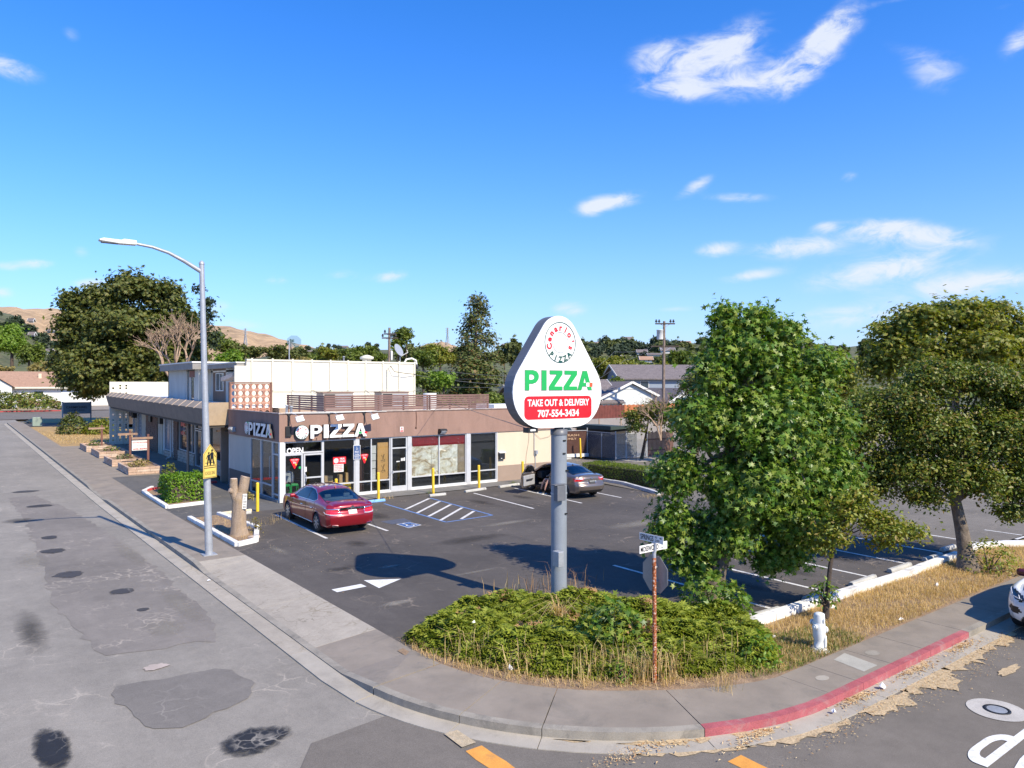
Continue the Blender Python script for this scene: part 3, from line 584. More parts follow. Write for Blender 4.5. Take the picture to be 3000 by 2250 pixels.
for a in ((6.2, -2.42, 7.07, -2.45, 'stop', 'short grey wheel stop at the end of the striped hatch area'), (8.27, -2.32, 9.65, -2.08, 'stop', 'pale wheel stop in front of the whitewashed windows'), (10.54, -2.05, 12.01, -1.76, 'stop', 'pale wheel stop just left of the grey sedan'), (2.4, -2.36, 3.92, -2.34, 'blue', 'blue painted wheel stop beside the red sedan'),
          (2.4, -22.36, 3.5, -22.42, 'stop', 'wheel stop at the near left end of the white kerb'), (4.64, -22.36, 5.5, -22.32, 'stop', 'wheel stop behind the thin trunk of the small tree'), (6.81, -22.36, 8.12, -22.32, 'stop', 'wheel stop in the third bay from the juniper patch'), (9.03, -22.28, 10.29, -22.26, 'stop', 'wheel stop in the fourth bay from the juniper patch'), (11.2, -22.26, 12.26, -22.3, 'stop', 'wheel stop just left of the right hand tree trunk'), (13.0, -22.0, 13.9, -22.0, 'stop', 'wheel stop behind the right hand tree trunk'),
          (-2.9, -2.1, -1.9, -1.9, 'stop', 'wheel stop behind the cut tree stump'), (20.8, 7.0, 23.2, 6.6, 'stop', 'white wheel stop in front of the brown slatted gate')):
    wheel_stop(*a[:4], M[a[4]], a[5])
# ---------------------------------------------------------------- the pizza shop
shop = thing('pizza_shop', 'low brown and cream corner pizza shop with flat roof and glass storefront', 'shop building')
mb = MB(); mb.box(0, 16.35, -.06, .12, 2.69, 3.93); mb.box(-.06, .0, -.06, 7.35, 2.69, 3.93); mb.build('fascia', M['brown'], shop)
mb = MB(); mb.box(-.09, 16.4, -.10, .16, 3.93, 3.97); mb.box(-.09, .1, .16, 7.35, 3.93, 3.97); mb.build('coping', pm('worn_coping', (.33, .24, .2), .8, var=.25, vs=4, fine=.1, dirt=(.6, .55, .5), dirtamt=.8), shop)
MB().box(.1, 16.3, .16, 8.9, 3.60, 3.66).build('roof', M['roofw'], shop)
MB().box(0.1, .22, .16, 8.9, 3.66, 3.92).build('parapet', M['roofw'], shop)
mb = MB(); mb.box(11.92, 16.3, .0, .14, .845, 2.69, 0); mb.build('wall', M['cream'], shop)
MB().box(11.92, 16.31, -.025, .14, .0, .842).build('dado', M['dado'], shop)
MB().box(16.15, 16.3, .15, 9, 0, 3.92).build('wall', M['dado'], shop)
MB().box(0, 16.2, 8.8, 8.95, 0, 3.9).build('wall', M['dado'], shop)
MB().box(0, .14, 4.05, 7.35, .9, 2.69).build('wall', pm('grey_cream_stucco', (.52, .47, .40), .9, var=.06, vs=1.5, bs=80, fine=.06, streak=True, dirt=(.4, .36, .3), dirtamt=.4), shop)
MB().box(-.02, .14, 4.05, 7.35, 0, .897).build('dado', pm('dark_taupe_dado', (.12, .1, .09), .9, var=.1, vs=2, fine=.06), shop)
MB().box(.16, 16.1, .2, 8.7, -.02, .015).build('floor', pm('shop_floor', (.16, .12, .1), .5, var=.2, vs=2), shop)
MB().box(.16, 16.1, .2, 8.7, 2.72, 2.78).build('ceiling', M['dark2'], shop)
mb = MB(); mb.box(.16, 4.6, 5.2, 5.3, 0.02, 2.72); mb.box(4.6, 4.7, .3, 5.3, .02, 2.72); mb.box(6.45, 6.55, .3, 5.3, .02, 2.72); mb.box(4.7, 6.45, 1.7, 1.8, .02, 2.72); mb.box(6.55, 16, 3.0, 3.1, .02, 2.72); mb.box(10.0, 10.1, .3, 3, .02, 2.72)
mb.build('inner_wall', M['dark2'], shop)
GL = M['shopglass']
def bay(x0, x1, z0, z1, mulls=(), rails=(), fw=.05, name='window', panes=True, plane='y', c=.0, d=.09, mat='alu'):
    """a glazed storefront bay: frame members, its panes as sub-parts"""
    mb = MB()
    f = (lambda a, b, e, g, h, i: mb.box(a, b, c + e, c + g, h, i)) if plane == 'y' else (lambda a, b, e, g, h, i: mb.box(c + e, c + g, a, b, h, i))
    f(x0, x0 + fw, 0, d, z0, z1); f(x1 - fw, x1, 0, d, z0, z1); f(x0 + fw, x1 - fw, .003, d, z0, z0 + fw * 1.2); f(x0 + fw, x1 - fw, .003, d, z1 - fw, z1)
    for m in mulls: f(m - fw / 2, m + fw / 2, .002, d - .004, z0 + fw * 1.2, z1 - fw)
    for r in rails: f(x0 + fw, x1 - fw, .004, d - .008, r - .03, r + .03)
    o = mb.build(name, M[mat], shop)
    xs = [x0] + list(mulls) + [x1]; zs = [z0] + list(rails) + [z1]
    for a, b in zip(xs, xs[1:]):
        for e, g in zip(zs, zs[1:]):
            if plane == 'y': MB().box(a + .02, b - .02, c + d * .5, c + d * .5 + .008, e + .02, g - .02).build('pane', GL, o)
            else: MB().box(c + d * .5, c + d * .5 + .008, a + .02, b - .02, e + .02, g - .02).build('pane', GL, o)
    return o
MB().box(-.03, .18, -.05, .14, .0, 2.69).build('corner_post', pm('white_post', (.62, .61, .59), .6, fine=.05, dirt=(.4, .38, .35), dirtamt=.4), shop)
bay(.18, 2.0, 2.13, 2.69, (), (), .06, 'transom_window')
o = bay(.18, 1.05, .0, 2.13, (), (), .07, 'side_light'); MB().box(.25, .98, .0, .08, .0, .27).build('kick_plate', M['alu'], o)
dr = bay(1.08, 2.0, .0, 2.11, (), (1.02,), .075, 'door')
MB().box(1.155, 1.92, .002, .08, .03, .25).build('kick_plate', M['alu'], dr)
MB().tube([(1.15, -.01, .82), (1.15, -.09, .86), (1.17, -.10, 1.0), (1.15, -.09, 1.14), (1.15, -.01, 1.18)], .018, 8).build('handle', M['galv'], dr)
MB().box(1.12, 1.22, -.012, .0, 1.3, 1.52).build('lock_notice', M['white'], dr)
bay(2.0, 3.59, .08, 2.69, (), (.62,), .05)
MB().box(3.59, 3.77, -.03, .12, 0, 2.69).build('column', M['alu'], shop)
bay(3.77, 5.46, .08, 2.69, (4.44,), (.62,), .05)
d2 = bay(5.49, 6.4, 0, 2.69, (), (.97, 2.13), .075, 'door'); MB().box(5.56, 6.33, .002, .08, .03, .27).build('kick_plate', M['alu'], d2)
MB().box(5.56, 5.60, -.035, -.0, .9, 1.05).build('handle', M['galv'], d2)
MB().box(6.4, 6.6, -.035, .12, 0, 2.69).build('column', M['alu'], shop)
bay(6.6, 9.9, .08, 2.69, (8.25,), (.64,), .05)
MB().box(9.9, 10.14, -.035, .12, 0, 2.69).build('column', M['alu'], shop)
bay(10.14, 11.86, .08, 2.69, (), (.67,), .05)
MB().box(11.86, 11.92, -.03, .14, 0, 2.69).build('jamb', M['alu'], shop)
bay(2.53, 4.05, .02, 2.69, (), (.63,), .06, plane='x', c=0, mat='alu'); bay(1.0, 2.53, .02, 2.69, (), (.65,), .06, plane='x', c=0)
bay(.14, .98, .02, 2.69, (), (.3, 2.1), .07, 'door', plane='x', c=0)
MB().tube([(-.05, 1.12, 1.0), (-.07, 1.12, 1.1), (-.07, 1.12, 1.9), (-.05, 1.12, 2.0)], .015, 8).build('pull_handle', M['galv'], shop)
mb = MB(); mb.box(-.08, 0, .15, 4.05, -.03, .09); mb.build('sill', pm('grey_sill', (.16, .17, .18), .6, fine=.06, dirt=(.3, .3, .3), dirtamt=.6), shop)
mb = MB(); mb.box(3.77, 5.46, -.05, .02, 0, .10); mb.box(6.6, 9.9, -.05, .02, .0, .10); mb.box(10.14, 11.86, -.05, .02, 0, .10); mb.box(2.0, 3.59, -.05, .02, 0, .10); mb.build('sill', M['white'], shop)
# things behind the glass of the right hand bays
def tilem():
    m, t, b = nodes('red_wall_tile'); co = t.nodes.new('ShaderNodeTexCoord'); br = t.nodes.new('ShaderNodeTexBrick'); mp = t.nodes.new('ShaderNodeMapping'); mp.inputs['Rotation'].default_value = (R(90), 0, 0)
    t.links.new(co.outputs['Object'], mp.inputs[0]); t.links.new(mp.outputs[0], br.inputs['Vector']); br.offset = 0; br.inputs['Scale'].default_value = 1
    for k, v in (('Brick Width', .13), ('Row Height', .11), ('Mortar Size', .006)): br.inputs[k].default_value = v
    br.inputs['Color1'].default_value = (.27, .012, .018, 1); br.inputs['Color2'].default_value = (.33, .016, .02, 1); br.inputs['Mortar'].default_value = (.16, .01, .012, 1)
    n = noise(t, 2.6, 6, .7, .7); c = mix(t, ramp(t, n, [(.60, 0), (.63, 1)]), br.outputs[0], ramp(t, noise(t, 9, 3), [(.45, (.03, .04, .03)), (.55, (.6, .58, .55))]))
    t.links.new(c, b.inputs['Base Color']); b.inputs['Roughness'].default_value = .35; return m
MB().box(6.66, 9.86, .075, .085, 2.15, 2.64).build('tile_band', tilem(), shop)
def whitewash():
    m, t, b = nodes('whitewashed_board'); n = noise(t, 1.5, 7, .7, 1.0, sc=(1, 1, 1.6)); n2 = noise(t, 7, 5)
    c = ramp(t, n, [(.36, (.40, .30, .19)), (.44, (.58, .47, .32)), (.50, (.80, .74, .60)), (.6, (.9, .87, .78))]); c = mix(t, .4, c, ramp(t, n2, [(.4, .5), (.6, 1.1)]), 'MULTIPLY')
    t.links.new(c, b.inputs['Base Color']); b.inputs['Roughness'].default_value = .9; return m
WW = whitewash()
for a, b_ in ((6.66, 7.83), (7.84, 8.22), (8.28, 9.4)): MB().box(a, b_, .075, .085, .66, 2.145).build('whitewashed_board', WW, shop)
MB().box(9.41, 9.85, .075, .085, .66, 2.145).build('whitewashed_board', pm('brown_board', (.36, .28, .19), .9, var=.3, vs=3, fine=.1), shop)
for a, b_ in ((10.2, 11.82),): MB().box(a, b_, .13, .14, .7, 2.64).build('blackout_film', M['black'], shop)
for a, b_ in ((6.66, 8.22), (8.28, 9.86), (10.2, 11.82)): MB().box(a, b_, .13, .14, .13, .62).build('blackout_film', M['black'], shop)
MB().box(5.5, 6.38, .5, .52, .1, 2.6).build('curtain', M['black'], shop)
MB().box(3.85, 4.4, .75, .77, .1, 2.6).build('curtain', pm('maroon_panel', (.07, .03, .028), .8), shop)
tag(MB().box(4.83, 5.43, .13, .15, .62, 2.43).build('plywood_board', M['ply']), 'orange plywood board with black squiggles standing inside the window', 'board')
sq = bpy.data.objects['plywood_board']; mb = MB()
for z in (1.02, 1.52):
    for p in ([(.2, 0), (.36, .34)], [(.38, .02), (.18, .30)], [(.14, .02), (.38, .06)], [(.2, -.05), (.4, .0)], [(.25, .1), (.33, .35)]): mb.tube([(4.85 + a, .125, z + b) for a, b in p], .008, 4)
mb.build('squiggle', M['ink'], sq)
mb = MB(); mb.box(4.5, 4.78, .16, .17, 1.92, 2.3); mb.box(4.5, 4.78, .16, .17, 1.58, 1.9); mb.box(4.5, 4.76, .16, .17, 1.2, 1.55); mb.box(4.5, 4.72, .16, .17, .64, 1.17)
for k, a in enumerate(((1.92, 2.3), (1.58, 1.9), (1.2, 1.55), (.64, 1.17))): tag(MB().box(4.5, 4.77 - .01 * k, .16, .17, *a).build('paper_sheet', M['white']), ('top', 'second', 'third', 'lowest')[k] + ' of the white paper sheets in the window left of the plywood', 'paper', 'white papers behind the plywood window')
# rooftop: slatted screens, breeze block screen, air handling units, vents
def screen(name, x0, y0, x1, y1, label, zs=3.99, n=7, post_every=1.5):
    t = thing(name, label, 'roof screen'); d = Vector((x1 - x0, y1 - y0, 0)); L = d.length; d.normalize(); k = round(L / post_every)
    for i in range(n):
        z = zs + i * .108; MB().bar((x0, y0, z + .036), (x1, y1, z + .036 + random.uniform(-.006, .006)), .022, .082).build('slat', M['slat'], t)
    nrm = Vector((-d.y, d.x, 0)) * .05
    for i in range(k + 1):
        p = Vector((x0, y0, 0)) + d * (.05 + (L - .1) * i / k) + nrm; MB().bar(p + Vector((0, 0, 3.66)), p + Vector((0, 0, zs + n * .108 - .03)), .07, .07).build('post', M['brown2'], t)
    return t
screen('roof_screen', 2.4, 5.6, 2.4, .80, 'short return of the brown slatted roof screen, facing the street')
screen('roof_screen', 2.4, .8, 8.1, .80, 'brown slatted roof screen above the white PIZZA letters')
screen('roof_screen', 8.12, .76, 11.9, .76, 'right hand run of the brown slatted roof screen with raised slats')
def ac(x, y, w, label):
    t = thing('air_conditioner', label, 'air conditioner', (x, y, 3.66), 0, 'rooftop air conditioners')
    MB().box(0, w, 0, .9, .08, 1.12).build('casing', pm('weathered_ac_casing', (.30, .255, .22), .7, fine=.08), t); MB().box(-.03, w + .03, -.03, .93, 1.12, 1.17).build('lid', M['brown2'], t)
    MB().box(.08, w * .38, -.02, .0, .3, 1.05).build('dark_opening', M['black'], t)
    for k in range(9): MB().box(w * .42, w - .08, -.025, -.002, .35 + k * .08, .39 + k * .08).build('louvre', M['galv'], t)
ac(4.4, 5.6, 1.75, 'brown rooftop air conditioner behind the left part of the slatted screen'); ac(8.0, 5.8, 1.75, 'brown rooftop air conditioner behind the middle of the slatted screen')
def breeze():
    t = thing('breeze_block_screen', 'brown screen of round holed breeze blocks on the shop roof', 'screen'); s = .3467
    bm = MB(); n = 24; h = s / 2 - .006; rr = .135; o, i = [], []
    for k in range(n):
        a = 2 * math.pi * k / n; c, q = math.cos(a), math.sin(a); m_ = max(abs(c), abs(q)); o.append((c / m_ * h, q / m_ * h)); i.append((c * rr, q * rr))
    vs = [(a, 0, b) for a, b in o] + [(a, 0, b) for a, b in i] + [(a, .14, b) for a, b in o] + [(a, .14, b) for a, b in i]; fs = []
    for k in range(n):
        j = (k + 1) % n; fs += [(k, j, n + j, n + k), (2 * n + k, 3 * n + k, 3 * n + j, 2 * n + j), (n + k, n + j, 3 * n + j, 3 * n + k), (k, 2 * n + k, 2 * n + j, j)]
    bm.add(vs, fs); me = bm.mesh('breeze_block'); me.materials.append(pm('breeze_block', (.36, .17, .115), .85, var=.15, vs=3, fine=.08))
    for r in range(5):
        for c in range(6): link('breeze_block', me, t, None, (.06 + .0 + s * (c + .5), 7.3, 5.30 - s * (r + .5)))
    mb = MB(); mb.box(-.02, .055, 7.26, 7.45, 3.6, 5.37); mb.box(2.15, 2.23, 7.26, 7.45, 3.6, 5.37); mb.box(.055, 2.15, 7.26, 7.45, 5.31, 5.37); mb.build('frame', M['brown2'], t)
breeze()
def vent(x, y, z, r, h, name, label, m='galv', cap=True):
    mb = MB(); mb.lathe([(r, 0), (r, h)] + ([(r * 1.5, h), (r * 1.55, h + r * .5), (r * .6, h + r * .9), (0.001, h + r)] if cap else []), 16); return tag(mb.build(name, M[m], None, (x, y, z)), label, 'vent')
vent(1.2, 2.4, 3.66, .06, .55, 'vent_pipe', 'left of two thin grey vent pipes by the roof corner'); vent(1.42, 2.4, 3.66, .06, .5, 'vent_pipe', 'right of two thin grey vent pipes by the roof corner')
vent(10.1, 4.0, 3.66, .38, 1.1, 'roof_vent', 'round white roof vent behind the slatted screen', 'white', False); vent(15.2, 3.5, 3.66, .09, 1.15, 'roof_vent', 'tall white vent pipe with a cowl right of the slatted screen', 'white')
tag(MB().box(12.6, 15.9, 1.2, 3.0, 3.66, 4.12).build('skylight', M['roofw']), 'low white roof hatch beside the pole sign', 'roof hatch')
mb = MB(); mb.tube([(.3, -.11, 3.95), (2.3, -.12, 3.93), (4.1, -.11, 3.96), (5.2, -.1, 3.94)], .014, 6); mb.tube([(.2, -.12, 3.97), (1.2, -.1, 3.99), (2.6, -.12, 3.96), (4.4, -.1, 3.98)], .02, 6); tag(mb.build('cable', M['white']), 'white cables along the roof edge above the letters', 'cable')
# floodlights and small fittings on the fascia
def flood(x, label):
    t = thing('floodlight', label, 'floodlight', (x, 0, 3.93), 0, 'floodlights over the wall sign')
    mb = MB(); mb.tube([(-.02, -.08, -.02), (0, -.12, -.12), (.0, -.10, -.55)], .018, 6); mb.tube([(-.1, -.08, .03), (0, -.12, -.12)], .025, 6); mb.tube([(.08, -.08, .03), (0, -.12, -.12)], .025, 6); mb.build('bracket', M['black'], t)
    MB().tube([(.03, -.1, .02), (.12, -.5, .0), (.2, -.62, -.12)], .014, 6).build('arm', M['galv'], t)
    Mx = Matrix.Translation((.26, -.68, -.22)) @ Matrix.Rotation(R(-28), 4, 'Y') @ Matrix.Rotation(R(38), 4, 'X'); Mx = Matrix.Translation((.26, -.68, -.22)) @ Matrix.Rotation(R(-12), 4, 'Y') @ Matrix.Rotation(R(-35), 4, 'X')
    MB().cbox((0, 0, 0), (.36, .07, .26), 0, Mx).build('housing', M['white'], t, bevel=.015); MB().cbox((0, .04, -.01), (.3, .015, .2), 0, Mx).build('glass', M['lens'], t); MB().cbox((0, -.04, .1), (.36, .05, .07), 0, Mx).build('visor', M['galv'], t)
flood(.38, 'white floodlight on a bracket at the corner above the logo'); flood(2.26, 'white floodlight on a bracket above the middle letters'); flood(4.03, 'white floodlight on a bracket above the last letter')
t = thing('control_box', 'black control box hanging from the roof edge beside the round logo', 'box', (.33, -.06, 2.92)); MB().box(-.12, .13, -.09, 0, 0, .46).build('case', M['black'], t, bevel=.01); MB().tube([(0, -.05, .46), (.0, -.06, .98)], .016, 6).build('conduit', M['black'], t)
def walllight(x, y, z, rz, label, dark):
    t = thing('wall_light', label, 'wall light', (x, y, z), rz); mb = MB().prism([(0, .0), (0, .25), (-.2, .25), (-.28, .16), (-.1, 0)], -.2, .2, lambda a, b, d: (d, a, b)); mb.build('housing', M['black' if dark else 'galv'], t, bevel=.01)
    MB().prism([(-.285, .145), (-.12, .005), (-.125, .0), (-.29, .14)], -.15, .15, lambda a, b, d: (d, a, b)).build('lens', M['lens'], t)
walllight(8.34, -.06, 2.74, 0, 'black wall light over the whitewashed windows', True); walllight(-.06, 6.3, 2.84, R(-90), 'grey wall light on the shaded street side of the fascia', False)
t = thing('notice', 'small red and white notice on the brown fascia', 'notice', (5.95, -.065, 2.91)); MB().box(0, .19, -.01, 0, 0, .26).build('plate', M['white'], t)
mb = MB(); mb.box(.02, .17, -.013, -.011, .02, .08); mb.box(.06, .13, -.013, -.011, .15, .22); mb.box(.03, .16, -.013, -.011, .11, .125); mb.build('print', M['red'], t)
t = thing('roof_drain', 'rusty drain pipe stub and stain on the brown fascia', 'drain', (6.85, -.06, 3.08)); MB().tube([(0, -.02, .85), (.02, -.025, .5), (0, -.02, 0)], .018, 6).build('pipe', M['brown2'], t); MB().lathe([(.05, -.02), (.05, 0)], 12, axis='y').build('outlet', M['brown2'], t)
t = thing('mailbox', 'black letter box with white lid on the cream wall', 'letter box', (11.98, 0, 1.18)); MB().box(0, .36, -.14, 0, .02, .36).build('box', M['black'], t, bevel=.01); MB().prism([(0, .38), (0, .45), (-.17, .39), (-.17, .36)], -.01, .42, lambda a, b, d: (d, a, b)).build('lid', M['white'], t); MB().box(.08, .16, -.145, -.14, .06, .09).build('label_plate', M['white'], t)
t = thing('electric_meter', 'grey electric meter on its conduit on the cream wall', 'meter', (14.52, 0, 1.3)); MB().lathe([(.1, 0), (.1, .2)], 14, c=(.06, -.08, .05)).build('meter_case', M['galv'], t); mb = MB(); mb.tube([(-.06, -.03, 1.5), (-.06, -.03, .02), (0.0, -.03, -.08), (.02, -.03, -.2), (.02, -.03, -1.3)], .022, 6); mb.build('conduit', M['galv'], t)
mb = MB(); mb.tube([(14.1, -.02, 2.65), (14.08, -.02, 2.1), (13.9, -.02, 1.3), (13.85, -.02, .6), (13.75, -.04, .1)], .008, 5); mb.tube([(14.35, -.03, 2.6), (14.9, -.06, 2.2), (15.5, -.05, 2.28), (16.1, -.03, 2.6)], .008, 5); mb.tube([(16.15, -.03, 2.6), (16.1, -.03, 1.8), (15.95, -.03, 1.2), (15.9, -.03, .7)], .008, 5)
tag(mb.build('loose_cable', M['dado']), 'loose thin cables drooping across the cream wall', 'cable')

# lettering and logos
def heavy(ch):
    P = {'P': [[(0, 0), (.30, 0), (.30, .33), (.55, .33), (.80, .40), (.95, .55), (.98, .68), (.95, .82), (.80, .95), (.55, 1.0), (0, 1)], [(.30, .53), (.30, .80), (.50, .80), (.62, .76), (.67, .67), (.62, .57), (.50, .53)]],
         'I': [[(0, 0), (1, 0), (1, 1), (0, 1)]], 'Z': [[(0, 0), (1, 0), (1, .19), (.40, .19), (1, .80), (1, 1), (.06, 1), (.06, .81), (.58, .81), (0, .19)]],
         'A': [[(0, 0), (.28, 0), (.36, .19), (.68, .19), (.75, 0), (1.04, 0), (.68, 1), (.36, 1)], [(.43, .38), (.52, .68), (.61, .38)]]}
    return P[ch]
def letter_geo(ch, x0, w, h, d, f, mb, m=0, side=None):
    p = heavy(ch); o = p[0]; n = len(o); q = [(x0 + a * w, b * h) for a, b in o]
    bm = bmesh.new(); loops = [q] + ([[(x0 + a * w, b * h) for a, b in p[1]]] if len(p) > 1 else [])
    es = []
    for L in loops:
        vs = [bm.verts.new((a, b, 0)) for a, b in L]; es += [bm.edges.new((vs[i], vs[(i + 1) % len(vs)])) for i in range(len(vs))]
    g = bmesh.ops.triangle_fill(bm, edges=es, use_dissolve=False); bm.verts.index_update()
    base = [(v.co.x, v.co.y) for v in bm.verts]; tris = [[v.index for v in fc.verts] for fc in bm.faces]; bm.free()
    mb.add([f(a, b, d) for a, b in base], tris, m)
    for L in loops:
        k = len(L); mb.add([f(a, b, 0) for a, b in L] + [f(a, b, d) for a, b in L], [(i, (i + 1) % k, k + (i + 1) % k, k + i) for i in range(k)], m if side is None else side)
def arc_text(s, cx, cy, r, a0, a1, size, f, d, mb, bold=.03, inward=False, m=0, sx=1, sy=1):
    n = len(s)
    for i, ch in enumerate(s):
        g = text(ch, size, bold); w = (gsize(g)[0] + gsize(g)[1]) / 2 if g[0] else 0; t = R(a0 + (a1 - a0) * (i / (n - 1)))
        ux, uy = (math.sin(t), -math.cos(t)) if not inward else (-math.sin(t), math.cos(t)); vx, vy = -uy, ux
        bx, by = cx + r * math.cos(t), cy + r * math.sin(t)
        mb.geo(g, lambda x, y, z: f(cx + (bx + (x - w) * ux + y * vx - cx) * sx, cy + (by + (x - w) * uy + y * vy - cy) * sy, d), m)
def ringgeo(cx, cy, r0, r1, f, d, mb, m=0, n=48, sy=1.0):
    vs = [f(cx + r * math.cos(2 * math.pi * k / n), cy + sy * r * math.sin(2 * math.pi * k / n), d) for r in (r0, r1) for k in range(n)]
    mb.add(vs, [(k, (k + 1) % n, n + (k + 1) % n, n + k) for k in range(n)], m)
def logo(f, cx, cy, r, d, parent, rim=None, sy=1.0):
    """round pizza emblem: ring, red and green lettering round an inner ring (the cartoon figure is left out)"""
    if rim is not None:
        mb = MB(); n = 40; mb.prism([(cx + r * 1.06 * math.cos(2 * math.pi * k / n), cy + sy * r * 1.06 * math.sin(2 * math.pi * k / n)) for k in range(n)], 0, d - .004, f); mb.build('logo_disc', rim, parent)
        mb = MB(); n = 40; mb.add([f(cx + r * math.cos(2 * math.pi * k / n), cy + sy * r * math.sin(2 * math.pi * k / n), d) for k in range(n)], [tuple(range(n))]); mb.build('logo_face', M['signw'], parent)
    mb = MB()
    if rim is None: ringgeo(cx, cy, r * .965, r, f, d + .004, mb, sy=sy)
    ringgeo(cx, cy, r * .49, r * .505, f, d + .004, mb, sy=sy); mb.build('logo_ring', M['dgreen'], parent)
    mb = MB(); arc_text("Cenario's", cx, cy, r * .585, 196, -20, r * .42, f, d + .005, mb, .04, sy=sy); mb.build('logo_lettering', M['red'], parent)
    mb = MB(); arc_text('PIZZA', cx, cy, r * .93, 226, 314, r * .36, f, d + .005, mb, .045, True, sy=sy); mb.build('logo_lettering', M['dgreen'], parent)
def wallsign(f, x0, x1, z0, z1, lx, lz, lr, label, loc, depth=.15):
    t = thing('wall_sign', label, 'sign'); h = z1 - z0; W = x1 - x0
    g = lambda a, b, d=0: f(a, b + z0, d + .02)
    for ch, a, w in (('P', 0, .205), ('I', .228, .085), ('Z', .332, .212), ('Z', .556, .215), ('A', .772, .222)):
        mb = MB(); letter_geo(ch, x0 + a * W, w * W, h, depth, g, mb, 0, 1); mb.build('letter', [M['signw'], M['black']], t)
    mb = MB(); k = x0 + .845 * W
    for i, c in enumerate(('green', 'signw', 'red')):
        q = MB(); a = x0 + (.855 + i * .052) * W; q.prism([(a, .22 * h), (a + .05 * W, .22 * h), (a + .05 * W, .36 * h), (a, .36 * h)], depth - .01, depth + .012, g); q.build('flag_stripe', M[c], t)
    mb = MB()
    for i in range(9): mb.prism([(x0 + (.0 + i * .125) * W - .01, .0), (x0 + i * .125 * W + .015, 0), (x0 + i * .125 * W + .015, -.05), (x0 + i * .125 * W - .01, -.05)], -.02, .05, g)
    mb.prism([(x0 - .3, .42 * h), (x1, .42 * h), (x1, .50 * h), (x0 - .3, .50 * h)], -.02, .05, g); mb.build('raceway', M['brown2'], t)
    logo(lambda a, b, d=0: f(a, b, d + .02), lx, lz, lr, depth, t, M['dgreen'])
wallsign(fy(-.06), 1.31, 4.08, 2.80, 3.41, .92, 3.10, .30, 'big white PIZZA letters with round logo on the sunlit front of the shop', 0)
wallsign(fx(-.06), -3.57, -.52, 2.84, 3.45, -3.9, 3.15, .29, 'white PIZZA letters with round logo on the shaded street side of the shop', 0)
t = thing('open_sign', 'white OPEN letters in the transom over the glass doors', 'sign', (.3, -.0, 2.14)); mb = MB().geo(fit('OPEN', 0, .76, 0, .27, .03), lambda x, y, z: (x, -.012, y)); mb.build('lettering', M['signw'], t)
f0 = fy(-.004)
def slice_sticker(x, z, w, h, label):
    t = thing('window_sticker', label, 'sticker', (x, .03, z), 0, 'red pizza slice stickers'); f = fy(-.01)
    pts = [(-w / 2, h * .93), (-w * .3, h * .99), (0, h), (w * .3, h * .99), (w / 2, h * .93), (.02, .0), (-.02, 0)]; MB().prism(pts, 0, .004, f).build('slice', M['red'], t)
    mb = MB().geo(fit('HAND TOSSED', -w * .36, w * .36, h * .84, h * .93, .02), lambda x, y, z: f(x, y, .008)); mb.geo(fit('Slice', -w * .16, w * .16, h * .52, h * .68, .03), lambda x, y, z: f(x, y, .008)); mb.geo(fit('& more', -w * .22, w * .22, h * .74, h * .80, .02), lambda x, y, z: f(x, y, .008)); mb.build('lettering', M['signw'], t)
    MB().add([f(.06 + .04 * math.cos(k * .5236), h * .40 + .04 * math.sin(k * .5236), .008) for k in range(12)], [tuple(range(12))]).build('dot', M['yellow'], t)
slice_sticker(.67, 1.47, .45, .45, 'red pizza slice sticker on the glass beside the green stools'); slice_sticker(4.09, 1.49, .4, .45, 'red pizza slice sticker on the dark window right of the column')
t = thing('window_poster', 'red and white poster with round logo in the middle window', 'poster', (0, .03, 0)); f = fy(-.008)
MB().prism([(2.5, 1.54), (3.14, 1.54), (3.14, 1.87), (2.5, 1.87)], 0, .004, f).build('red_panel', M['red'], t); MB().prism([(2.54, 1.17), (3.02, 1.17), (3.02, 1.535), (2.54, 1.535)], 0, .004, f).build('white_panel', M['white'], t)
mb = MB(); mb.add([f(2.65 + .12 * math.cos(k * .31416), 1.70 + .12 * math.sin(k * .31416), .008) for k in range(20)], [tuple(range(20))]); mb.geo(fit('HALAL', 2.84, 3.08, 1.74, 1.83, .03), lambda x, y, z: f(x, y, .008)); mb.geo(fit('AVAILABLE', 2.82, 3.10, 1.62, 1.71, .03), lambda x, y, z: f(x, y, .008)); mb.build('white_print', M['signw'], t)
mb = MB(); 
for k, s in enumerate(('SANDWICH', 'WINGS', 'CHICKEN', 'SALADS')): mb.geo(fit(s, 2.56, 2.98 - .05 * (k % 2), 1.45 - k * .08, 1.505 - k * .08, .02), lambda x, y, z: f(x, y, .008))
ringgeo(2.65, 1.70, .085, .095, f, .012, mb); mb.build('red_print', M['red'], t)
t = thing('accessible_parking_sign', 'blue wheelchair parking sign on the storefront column', 'sign', (3.50, -.05, 1.72)); f = fy(0)
MB().prism([(-.02, -.02), (.34, -.02), (.34, .66), (-.02, .66)], 0, .008, f).build('plate', M['white'], t); MB().prism([(0, .17), (.32, .17), (.32, .64), (0, .64)], .008, .012, f).build('blue_panel', M['navy'], t); MB().prism([(0, 0), (.32, 0), (.32, .15), (0, .15)], .008, .012, f).build('blue_panel', M['navy'], t)
mb = MB(); wheelchair(lambda a, b, d: f(.08 + a * .17, .42 + b * .19, .016), 0, mb)
for s, z0, z1 in (('PARKING', .35, .39), ('ONLY', .29, .33), ('VAN ACCESSIBLE', .2, .25), ('MINIMUM', .09, .13), ('FINE $250', .02, .065)): mb.geo(fit(s, .05, .27, z0, z1, .02), lambda x, y, z: f(x, y, .016))
mb.build('white_print', M['signw'], t)
